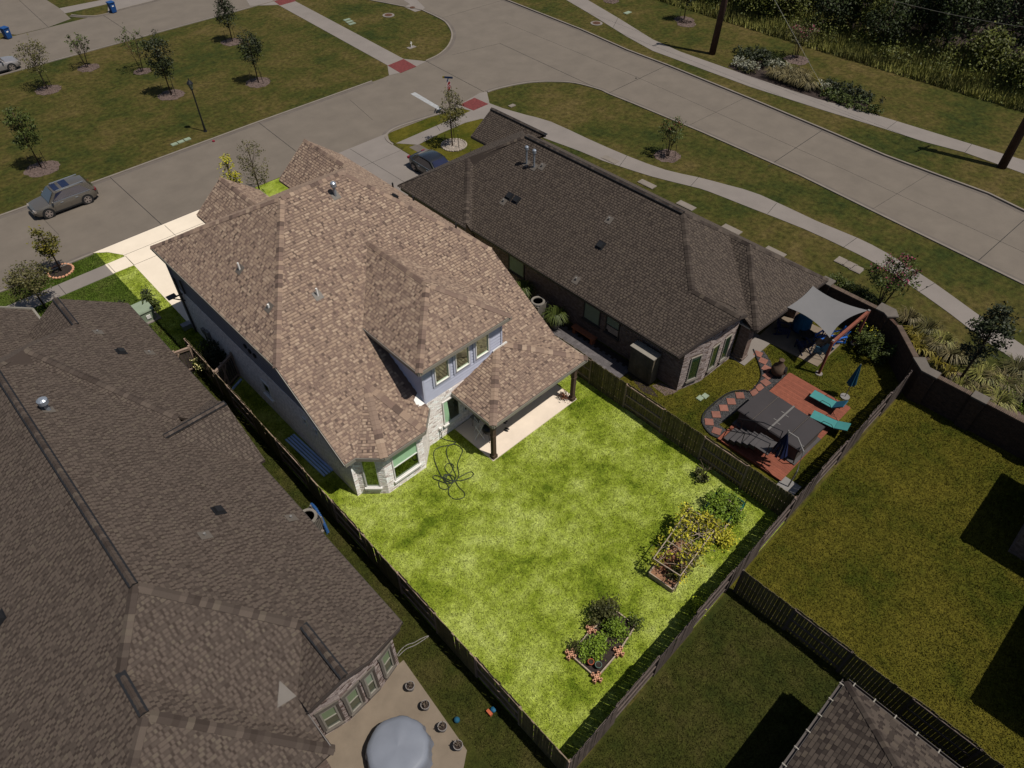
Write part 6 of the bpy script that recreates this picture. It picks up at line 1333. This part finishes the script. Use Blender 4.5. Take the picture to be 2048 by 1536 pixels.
def tree(label, p, h, r, zc, leaf, n, size, trunk='trunk', tr=.06, clumps=40, spread=.16, stems=1, stakes=0, group=None, name='tree', cat='tree', extra=None, rz=None):
    p = Vector(p); T = thing(name, label, cat, p, 0, group); rzv = rz or (h-zc)*.95; C = crownpts((0, 0, zc), (r, r, rzv), clumps)
    tb = MB(); low = max(.2, zc-rzv*.9)
    for s in range(stems):
        a = 6.28*s/max(1, stems)+.5; ft = Vector((.08*math.cos(a), .08*math.sin(a), 0))*(stems > 1); to = Vector((r*.45*math.cos(a), r*.45*math.sin(a), zc))*(stems > 1)+Vector((0, 0, h*.93 if stems == 1 else zc*.1))
        m = ft.lerp(to, .5)+Vector((random.uniform(-.06, .06), random.uniform(-.06, .06), 0)); tb.tube([ft, m, to], tr/(1 if stems == 1 else 1.6), 7, taper=.35)
    for c in C[:26]:
        c = Vector(c); st = Vector((0, 0, min(c.z-.1, max(low*.9, c.z*.72))))
        if stems > 1: st = Vector((c.x*.35, c.y*.35, c.z*.6))
        tb.tube([st, st.lerp(c, .6)+Vector((0, 0, -.05)), c], tr*.28, 5, taper=.3)
    tb.build('trunk', M[trunk], T, local=True, smooth=True)
    cr = MB(); leaves(cr, C, n, spread, size); cr.build('crown', M[leaf], T, local=True)
    if extra: e = MB(); top = [c for c in C if c[2] > zc]; leaves(e, top or C, extra[1], spread*.7, size*.9); e.build('blossom', M[extra[0]], T, local=True)
    for k in range(stakes):
        a = 2.2*k+.6; q = MB(); q.cyl((.62*math.cos(a), .62*math.sin(a), 0), (.58*math.cos(a), .58*math.sin(a), 1.15), .022, n=6); q.build('stake', M['stake'], T, local=True)
    return T
def ring(px, py, r, m='mulch', name='mulch_ring', z=.02):
    c = g(px, py); pts = []
    for k in range(28): t = 6.283*k/28; rr = r*random.uniform(.9, 1.08); pts.append((c.x+rr*math.cos(t), c.y+rr*math.sin(t)))
    q = MB(); q.prism(pts, 0, z); q.build(name, M[m], kind='structure'); q = MB()
    for k in range(160): t = random.random()*6.28; rr = r*math.sqrt(random.random()); a = random.random()*3.14; x, y = c.x+rr*math.cos(t), c.y+rr*math.sin(t); q.bar((x-.05*math.cos(a), y-.05*math.sin(a), z+.01), (x+.05*math.cos(a), y+.05*math.sin(a), z+.03), .025, .015)
    q.build('mulch_chips', M[m], kind='stuff')
for x, y, r in ((343, 190, 1.15), (517, 165, 1.15), (465, 84, 1.1), (85, 338, 1.25), (97, 180, 1.1), (177, 136, 1.0), (285, 143, .8), (1335, 312, 1.05), (1368, 40, 1.1), (1593, 120, 1.2), (1222, 2, .9), (1372, 48, 1.0)): ring(x, y, r)
T1 = 'young park tree'
tree('darkest and largest young tree on the park lawn by the street lamp', g(343, 190), 5.4, 1.15, 3.4, 'lf_dark', 2600, .085, clumps=70, stakes=3, rz=2.0)
tree('dark young tree at the right of the park lawn', g(517, 165), 4.6, 1.0, 3.1, 'lf_dark', 2000, .08, clumps=55, stakes=3, rz=1.45)
tree('dark young tree at the top edge of the park lawn', g(465, 83), 4.3, 1.0, 2.9, 'lf_dark', 2000, .08, clumps=55, stakes=2, rz=1.4)
tree('olive green young tree on the park lawn nearest the grey car', g(83, 335), 4.8, .95, 3.2, 'lf_mid', 1900, .085, clumps=50, stakes=3, rz=1.6)
tree('yellowing wispy tree on the park lawn beside the white car', g(95, 178), 4.4, 1.25, 2.9, 'lf_olive', 1100, .085, clumps=60, stakes=2, trunk='paletrunk', spread=.2, rz=1.3)
tree('sparse several-stemmed small tree in the middle of the park lawn edge', g(175, 135), 3.2, 1.1, 2.2, 'lf_mid', 420, .085, clumps=34, stems=4, spread=.1, tr=.05, rz=.9)
tree('sparse small tree half hidden behind the darkest park tree', g(285, 143), 4.0, 1.35, 2.8, 'lf_mid', 420, .085, clumps=36, stems=4, spread=.12, tr=.05, rz=1.1)
tree('small orange-tinged tree in a brick ring by the left pavement', g(123, 543), 3.4, .62, 2.25, 'lf_oran', 1100, .08, clumps=36, rz=1.15, spread=.13)
tree('spreading olive tree in front of the nearest grey-brown roof', g(92, 617), 3.2, 1.2, 2.2, 'lf_olive', 2300, .075, clumps=80, spread=.17, rz=.9)
tree('yellow-green young tree behind the tan front gable', (17.1, 46.6, 0), 3.7, .62, 2.2, 'lf_gold', 900, .075, clumps=36, spread=.13, rz=1.5)
tree('wispy brownish young tree behind the tan front gables', (18.7, 46.2, 0), 4.3, 1.05, 2.5, 'lf_olive', 1200, .06, clumps=70, spread=.14, rz=1.75)
tree('slender street tree in a white rock ring before the stop sign', g(905, 292), 4.4, .95, 3.0, 'lf_olive', 1500, .075, clumps=60, stakes=3, trunk='paletrunk', spread=.14, rz=1.5)
tree('small several-stemmed tree in a mulch ring beside the wide road', g(1335, 312), 3.4, 1.0, 2.3, 'lf_mid', 800, .08, clumps=36, stems=4, stakes=3, spread=.14, tr=.05, rz=1.0, extra=('rust', 60))
tree('flowering tree with pink blossom beside the curved pavement', g(1757, 618), 3.9, 1.35, 2.5, 'lf_mid', 1900, .075, clumps=70, stems=5, spread=.15, tr=.07, rz=1.25, extra=('lf_pink', 330))
tree('dark green oak with a slanting trunk behind the boundary wall', g(1912, 770), 5.6, 1.0, 3.7, 'lf_dark', 2500, .085, clumps=70, stakes=3, rz=1.85, tr=.08)
tree('dark small tree at the top beside the brown pole', g(1368, 40), 4.2, 1.0, 2.8, 'lf_dark', 1500, .09, clumps=45, stakes=2, rz=1.3)
tree('small pink-flowered tree among the beds before the wood', g(1592, 116), 3.6, 1.3, 2.4, 'lf_olive', 800, .09, clumps=44, stems=4, stakes=3, spread=.15, rz=1.0, extra=('lf_pink', 110))
# rock ring & brick ring
def stone_ring(label, px, py, r, m, size, infill):
    c = g(px, py); T = thing('stone_ring', label, 'tree ring', c); me = []
    for k in range(4): q = MB(); blob(q, (0, 0, size*.3), (size*.6, size*.45, size*.4), 1, .15); me.append(q.mesh('stone', M[m]))
    n = int(2*math.pi*r/(size*1.05))
    for k in range(n): t = 6.283*k/n; o = link('stone', random.choice(me), T); o.location = (r*math.cos(t), r*math.sin(t), 0); o.rotation_euler = (0, 0, t+1.57+random.uniform(-.2, .2))
    q = MB(); q.cyl((0, 0, 0), (0, 0, .05), r, n=26); q.build('infill', M[infill], T, local=True)
    if infill == 'stonering':
        for k in range(70): t = random.random()*6.28; rr = r*math.sqrt(random.random()); o = link('stone', random.choice(me), T); o.location = (rr*math.cos(t), rr*math.sin(t), 0); o.rotation_euler = (0, 0, t); o.scale = (.7, .7, .7)
    return T
stone_ring('ring of white rocks round the slender street tree', 908, 291, 1.0, 'stonering', .2, 'stonering'); stone_ring('ring of tan edging bricks round the orange-tinged tree', 122, 543, .75, 'terra', .2, 'darkmulch')
def bush(label, p, r, leaf, n, size=.07, clumps=18, spread=.12, name='shrub', cat='shrub', group=None, potm=None, blades=False, extra=None):
    p = Vector(p); T = thing(name, label, cat, p, 0, group); z0 = 0
    if potm: q = MB(); q.lathe([(.22, 0), (.33, .42), (.36, .42), (.36, .48), (.3, .48)], n=16); q.build('pot', M[potm], T, local=True); z0 = .42
    st = MB()
    for k in range(5): t = 1.256*k; st.tube([(0, 0, z0), (r[0]*.3*math.cos(t), r[1]*.3*math.sin(t), z0+r[2]*.7), (r[0]*.6*math.cos(t), r[1]*.6*math.sin(t), z0+r[2]*1.3)], .018, 5, taper=.4)
    st.build('stem', M['trunk'], T, local=True); q = MB()
    if blades:
        for k in range(n):
            t = random.random()*6.28; l = random.uniform(.6, 1.1); d = Vector((math.cos(t), math.sin(t), 0)); s = Vector((-d.y, d.x, 0))*size*.35; o = d*random.random()*r[0]*.35+Vector((0, 0, z0))
            a, b, c = o, o+d*r[0]*.5*l+Vector((0, 0, r[2]*1.5*l)), o+d*r[0]*1.15*l+Vector((0, 0, r[2]*random.uniform(.5, 1.3)*l)); q.add([a-s, a+s, b+s, b-s, c], [(0, 1, 2, 3), (3, 2, 4)], random.random())
    else: leaves(q, crownpts((0, 0, z0+r[2]), r, clumps, .6), n, spread, size)
    q.build('foliage', M[leaf], T, local=True)
    if extra: e = MB(); leaves(e, crownpts((0, 0, z0+r[2]*1.35), (r[0], r[1], r[2]*.7), clumps), extra[1], spread, size*.8); e.build('blossom', M[extra[0]], T, local=True)
    return T
bush('large dark shrub in the shade of the white brick wall', (7.72, 32.1, 0), (.75, .95, .8), 'lf_dark', 2600, .06, 40)
bush('cream-flowered shrub beside the gate and the left fence', (7.05, 31.9, 0), (.34, .7, .65), 'lf_mid', 700, .05, 24, extra=('lf_cream', 420))
bush('small bushy tree on the front lawn near the green cabinet', (7.35, 39.2, 0), (.42, .42, .55), 'lf_mid', 700, .07, 20)
bush('small upright sapling on the bright front lawn', (7.5, 40.0, 0), (.22, .22, .55), 'lf_dark', 300, .07, 12)
bush('hedge shrub behind the green cabinet', (5.6, 39.4, 0), (.6, 1.0, .55), 'lf_dark', 1300, .07, 30); bush('hedge shrub in front of the green cabinet', (5.75, 37.2, 0), (.5, .8, .45), 'lf_dark', 900, .07, 24)
bush('yellow-green shrub between the two tan front gables', (15.8, 38.4, 0), (.8, .8, .9), 'lf_bright', 900, .09, 26); bush('yellow shrub at the driveway edge by the left gable', (14.9, 45.9, 0), (.35, .7, .3), 'lf_gold', 500, .07, 18); bush('yellow-green shrub at the foot of the right tan gable', (16.4, 41.0, 0), (.5, .9, .6), 'lf_bright', 700, .08, 18)
bush('dark low shrubs by the front corner of the nearest house', (3.0, 38.4, 0), (.6, 1.0, .5), 'lf_mid', 1000, .07, 28)
bush('bushy fern in a large grey pot right of the tall air conditioner', (23.75, 21.1, .02), (.62, .62, .55), 'lf_mid', 420, .09, potm='greymetal', blades=True)
bush('bushy fern left of the tall air conditioner', (24.0, 24.1, .02), (.62, .62, .6), 'lf_mid', 420, .09, potm='greymetal', blades=True)
bush('broad green shrub at the foot of the boundary wall', (34.9, 6.9, 0), (.75, 1.1, .75), 'lf_mid', 2000, .07, 40); bush('shrub with light tips near the bend of the boundary wall', (35.6, 7.9, 0), (.5, .6, .7), 'lf_mid', 800, .06, 20, extra=('lf_gold', 60))
bush('leggy dark pot plant by the right edge of the lawn', g(1399, 958), (.32, .32, .28), 'lf_gdark', 420, .06, 14, spread=.08, potm=None); 
T = thing('dead_twigs', 'dry bare twigs beside the dark pot plant by the fence', 'twigs', g(1408, 942)); q = MB()
for k in range(9): t = random.random()*6.28; q.tube([(0, 0, 0), (.2*math.cos(t), .2*math.sin(t), .3), (.34*math.cos(t+.5), .34*math.sin(t+.5), random.uniform(.35, .8))], .008, 4)
q.build('twig', M['rail'], T, local=True)
bush('small brown-leaved plant behind the right patio post', (20.0, 16.75, .05), (.16, .16, .25), 'rust', 160, .05, 8)
# beds
bush('tall dark leafy plant at the back of the low plank bed', g(1207, 1238), (.62, .5, .55), 'lf_gdark', 1500, .055, 34); bush('yellowing leafy plant in the middle of the low plank bed', g(1228, 1258), (.5, .35, .35), 'lf_garden', 800, .055, 20)
bush('broad green plants filling the front of the low plank bed', g(1183, 1300), (.75, .5, .2), 'lf_garden', 1600, .05, 40, spread=.1); bush('dark seedlings at the left corner of the low plank bed', g(1151, 1300), (.2, .25, .2), 'lf_gdark', 260, .05, 10); bush('low weeds along the right plank of the low bed', g(1240, 1272), (.3, .7, .1), 'lf_garden', 500, .045, 20); bush('bushy plant on the far corner of the low plank bed', g(1270, 1250), (.2, .2, .25), 'lf_mid', 330, .05, 10)
bush('rust-brown dying plant in the clay bed', g(1333, 1138), (.4, .5, .3), 'rust', 700, .05, 20); bush('dark leafy plant at the front of the clay bed', g(1352, 1150), (.45, .4, .3), 'lf_gdark', 800, .05, 20)
bush('mass of green plants inside the netted bed', g(1445, 1022), (.85, .95, .45), 'lf_garden', 3000, .055, 60); bush('yellow-flecked plants at the near end of the netted bed', g(1425, 1062), (.5, .45, .3), 'lf_gold', 700, .05, 20); bush('leafy creeper spilling out at the left of the netted bed', g(1406, 1048), (.5, .6, .4), 'lf_garden', 1300, .055, 26); bush('golden creeper by the right corner between the beds', g(1440, 1078), (.4, .6, .3), 'lf_gold', 600, .055, 18)
V = thing('vine', 'yellow-green vine climbing over the grey stick frame', 'vine', (TC[1].x, TC[1].y, 0)); pts = []
for a, b, w in ((1, 2, 1), (2, 3, .9), (0, 3, .7)):
    for k in range(int(26*w)): t = random.random(); p = TC[a].lerp(TC[b], t); pts.append((p.x+random.gauss(0, .12), p.y+random.gauss(0, .12), TH-abs(random.gauss(0, .22))))
for k in range(34): s, t = random.uniform(.15, 1), random.random(); p = TC[0].lerp(TC[1], t).lerp(TC[3].lerp(TC[2], t), s); pts.append((p.x, p.y, TH+random.gauss(-.05, .08)))
q = MB(); leaves(q, np.array(pts)-np.array([TC[1].x, TC[1].y, 0]), 1500, .11, .07); q.build('foliage', M['lf_gold'], V, local=True)
q = MB(); leaves(q, np.array(pts[::2])-np.array([TC[1].x, TC[1].y, 0]), 900, .13, .06); q.build('dark_foliage', M['lf_gdark'], V, local=True)
q = MB()
for k in range(30): a, b = random.choice(pts), random.choice(pts); q.tube([Vector(a), Vector(a).lerp(Vector(b), .5)+Vector((0, 0, .1)), Vector(b)], .008, 4)
q.build('vine_stem', M['bedwood'], V)
bush('bright weed at the foot of the rear fence', g(1392, 1218), (.12, .4, .3), 'lf_bright', 260, .05, 12)
# planting beyond the boundary wall
for k, (x, y) in enumerate(((1822, 668), (1838, 684), (1832, 703), (1848, 706), (1893, 748), (1870, 735))):
    bush(('yellow strappy plant nearest the wall bend', 'second yellow strappy plant along the wall', 'third yellow strappy plant along the wall', 'yellow strappy plant beside the stepped pier cap', 'yellow strappy plant in front of the oak', 'small yellow strappy plant behind the stepped pier')[k], g(x, y), (.5, .5, .3), 'lf_yel', 90, .08, blades=True, name='strappy_plant', cat='plant', group='yellow strappy plants along the wall')
for k, (x, y, r) in enumerate(((1812, 645, .7), (1850, 665, .8), (1880, 690, .7), (1897, 715, .9), (1930, 720, .8), (1960, 760, .9), (2000, 775, 1.0), (2030, 745, .9), (1990, 810, .9), (1950, 800, .8), (2040, 800, .9), (1915, 780, .6), (1865, 700, .6))):
    bush('tuft of dry ornamental grass in the bed behind the boundary wall', g(x, y), (r, r, .45), ('lf_straw', 'lf_olive', 'lf_reed')[k % 3], 200, .05, blades=True, name='ornamental_grass', cat='grass clump', group='ornamental grasses behind the boundary wall')
for k, (x, y) in enumerate(((1668, 572), (1690, 585), (1712, 598), (1733, 608))): bush(('hedge shrub nearest the rear corner of the brown roof', 'second hedge shrub outside the boundary wall', 'third hedge shrub outside the boundary wall', 'hedge shrub at the foot of the pink-blossomed tree')[k], g(x, y), (.5, .8, .4), 'lf_mid', 800, .06, 22)
bush('white-flecked ground cover at the right edge beyond the wall', g(2042, 800), (1.0, 1.8, .25), 'lf_garden', 1200, .05, 40, extra=('lf_white', 160))
bush('long dark low hedge in the roadside bed by the pink tree', g(1515, 122), (1.6, 3.2, .4), 'lf_dark', 2600, .1, 70); bush('white-flowering shrub at the left of the roadside bed', g(1487, 138), (.9, 1.6, .4), 'lf_olive', 900, .08, 40, extra=('lf_white', 1000)); bush('white-flowering shrub at the right of the roadside bed', g(1562, 142), (.9, 1.6, .35), 'lf_olive', 800, .08, 36, extra=('lf_white', 800))
bush('dark clipped hedge in the far part of the roadside bed', g(1698, 190), (.9, 3.0, .4), 'lf_dark', 2200, .1, 60); bush('bright clipped hedge along the far pavement', g(1695, 208), (.8, 3.2, .35), 'lf_mid', 2200, .09, 60); bush('pale flowering shrub at the foot of the yellow guard', g(1640, 180), (.7, .9, .4), 'lf_olive', 500, .08, 20, extra=('lf_white', 300))
for k, (x, y) in enumerate(((1548, 155), (1570, 163), (1592, 171), (1612, 178), (1580, 152), (1600, 160))): bush('tuft of tan ornamental grass in the roadside bed', g(x, y), (1.0, 1.0, .55), 'lf_straw', 170, .08, blades=True, name='ornamental_grass', cat='grass clump', group='ornamental grasses in the roadside bed')
# the wood beyond the road
def wood_proto(k):
    hgt = (7.5, 6.0, 8.5, 5.0, 3.4)[k]; r = (2.4, 2.2, 2.7, 2.2, 1.8)[k]; mt = ('lf_wood', 'lf_wood2', 'lf_wood', 'lf_wood', 'lf_wood2')[k]
    lab = ('tall dark tree of the wood beyond the road', 'light green rounded tree of the wood beyond the road', 'tallest dark tree of the wood beyond the road', 'dark bushy tree of the wood beyond the road', 'pale bushy thicket tree at the edge of the wood')[k]
    return tree(lab, (90, 20, -50), hgt, r, hgt*.58, mt, 3000, .13, clumps=80, spread=.36, tr=.14, rz=hgt*.42, name='wood_tree', group='trees of the wood beyond the road')
protos = [wood_proto(k) for k in range(5)]; used = [False]*5; placed = []
def wedge(y): return 73.0+.02*max(0, 30-y)*1.2
for i in range(1400):
    if len(placed) > 92: break
    x, y = random.uniform(75.0, 112), random.uniform(-6, 64); v = Vector((x, y, 3))-_C; w = v.dot(_fw); px, py = 1024+FPX*v.dot(_r)/w, 768-FPX*v.dot(_up)/w
    if not (1330 < px < 2140 and -190 < py < 260): continue
    dd = x-wedge(y); k = random.choices(range(5), (.03, .22, 0, .2, .55) if dd < 7 else (.35, .15, .25, .2, .05))[0]; md = (2.6, 2.6, 3.0, 2.5, 2.1)[k]
    if dd < (3.2 if k != 4 else 2.6) or any((x-a)**2+(y-b)**2 < md*md for a, b in placed): continue
    placed.append((x, y)); rz = random.random()*6.28
    if not used[k]: protos[k].location = (x, y, 0); protos[k].rotation_euler = (0, 0, rz); used[k] = True; o = protos[k]
    else: o = dup(protos[k], (x, y, 0), rz)
    s = random.uniform(.8, 1.25); o.scale = (s, s, s*random.uniform(.9, 1.15))
sheet('wood_floor', [(wedge(-40)+.2, -60), (wedge(30)+.3, 30), (73.3, 70), (73.3, 130), (200, 130), (200, -60)], .02, M['darkmulch'])
q = MB(); n = 52000; Y = rng.uniform(-10, 70, n); D = np.abs(rng.normal(0, 4.2, n)); Xw = 73.0+.024*np.maximum(0, 30-Y)+D; hh = .35+1.0*rng.random(n)*np.minimum(1, .35+D/3)
a = rng.random(n)*6.28; lx, ly = np.cos(a)*.22, np.sin(a)*.22; wx, wy = -np.sin(a)*.05, np.cos(a)*.05; tb = np.clip(.5+.4*np.sin(Y*.8+Xw*1.3)+rng.normal(0, .25, n), 0, 1)
vs = np.stack([np.stack([Xw-wx, Y-wy, np.zeros(n)], 1), np.stack([Xw+wx, Y+wy, np.zeros(n)], 1), np.stack([Xw+lx, Y+ly, hh], 1)], 1).reshape(-1, 3)
q.v = [tuple(v) for v in vs]; q.f = [(3*i, 3*i+1, 3*i+2) for i in range(n)]; q.t = list(tb); q.build('tall_grass', M['lf_reed'], kind='stuff')
cl = []; 
for i in range(420): y = random.uniform(-10, 68); d = abs(random.gauss(0, 5.5))+1.2; cl.append((73.0+.024*max(0, 30-y)+d, y, random.uniform(.3, 1.5)))
q = MB(); leaves(q, cl, 26000, .5, .11); q.build('undergrowth', M['lf_wood2'], kind='stuff')
# turf
M['dimblade'] = grassmat('dim_blade', [ob(44, 52, 18), ob(60, 62, 24), ob(72, 68, 34)], big=.3, mid=1.2, blade=True); M['frontblade'] = grassmat('front_blade', [ob(58, 76, 20), ob(72, 88, 30), ob(84, 92, 42)], big=.3, mid=1.2, blade=True)  # blades match the neighbour yards, dimming included in the colour
def turf(poly, n, h, m, excl=(), w=.018):
    A = np.array(poly, float); lo, hi = A.min(0), A.max(0); R = lo+(hi-lo)*rng.random((int(n*1.6), 2)); R = R[inside(R, poly)][:n]
    for ex in excl: R = R[~inside(R, ex)]
    n = len(R); a = rng.random(n)*6.28; H = h*(.5+rng.random(n)); lean = H*(.3+.9*rng.random(n)); ww = w*(.6+.9*rng.random(n))
    wx, wy = -np.sin(a)*ww, np.cos(a)*ww; z = np.full(n, .003)
    vs = np.stack([np.stack([R[:, 0]-wx, R[:, 1]-wy, z], 1), np.stack([R[:, 0]+wx, R[:, 1]+wy, z], 1), np.stack([R[:, 0]+np.cos(a)*lean, R[:, 1]+np.sin(a)*lean, H], 1)], 1).reshape(-1, 3)
    me = bpy.data.meshes.new('turf'); me.from_pydata(vs.tolist(), [], np.arange(3*n).reshape(-1, 3).tolist()); me.materials.append(M[m]); at = me.attributes.new('tint', 'FLOAT', 'FACE'); at.data.foreach_set('value', rng.random(n)); me.update()
    return tag(link('grass', me), kind='stuff')
hard = [[(8.25, 19.2), (9.45, 18.3), (11.75, 18.28), (12.8, 19.2), (14.3, 19.2), (14.3, 16.25), (20.45, 16.25), (20.45, 19.2), (20.7, 19.2), (20.7, 36), (8.25, 36)], DR, [(7.0, 44.4), (8.4, 44.4), (8.4, 45.75), (7.0, 45.75)], [tuple(p[:2]) for p in C2], [tuple(p[:2]) for p in C3], [tuple(g(x, y)[:2]) for x, y in ((1141, 1310), (1193, 1356), (1270, 1253), (1235, 1224), (1182, 1260))]]
turf([(6.66, 4.15), (21.75, 4.45), (21.75, 24), (20.7, 24), (20.7, 19.2), (8.3, 19.2), (8.3, 36), (8.3, 47.4), (7.1, 47.4), (7.0, 33)], 190000, .05, 'lawnblade', hard)
yd = [[(23.2, 15.5), (24.3, 15.5), (24.3, 22.3), (23.2, 22.3)], [(23.3, 5.6), (30.5, 5.6), (30.5, 9.5), (23.3, 9.5)], GP, [(31.6, 12.4), (35, 12.5), (35.3, 8.5), (31.9, 8.5)], [(24.7, 13), (26.3, 12.5), (29, 12.4), (29, 11.4), (32, 11.4), (32, 12.6), (36.5, 12.6), (36.5, 30), (24.7, 30)]]
turf([(21.85, 4.5), (34.0, 4.6), (36.2, 7.4), (36.2, 12.6), (24.6, 12.6), (24.6, 14), (21.85, 22)], 60000, .055, 'yardblade', yd, .022)
turf([(17.15, 4.2), (33.3, 4.3), (33.3, -6), (26.9, -6), (20.2, -9.5), (17.2, -12)], 90000, .055, 'yardblade', [], .022)
turf([(16.95, 4.0), (3.0, 3.9), (7, -3), (17.0, -8)], 60000, .05, 'dimblade', [[(15, -1.4), (4, -1.4), (4, -18), (15, -18)]], .02)
turf([(4.85, 4.2), (6.55, 4.2), (6.95, 33), (5.4, 33), (5.0, 12)], 26000, .05, 'dimblade', [], .02)
turf([(-6, 47.4), (7.05, 47.4), (7.05, 45.75), (-6, 45.75)], 16000, .05, 'frontblade', [], .022); turf([(2.0, 44.3), (7.05, 44.3), (7.0, 33.4), (5.8, 33.4), (5.8, 37), (2, 40)], 26000, .05, 'frontblade', [], .022)
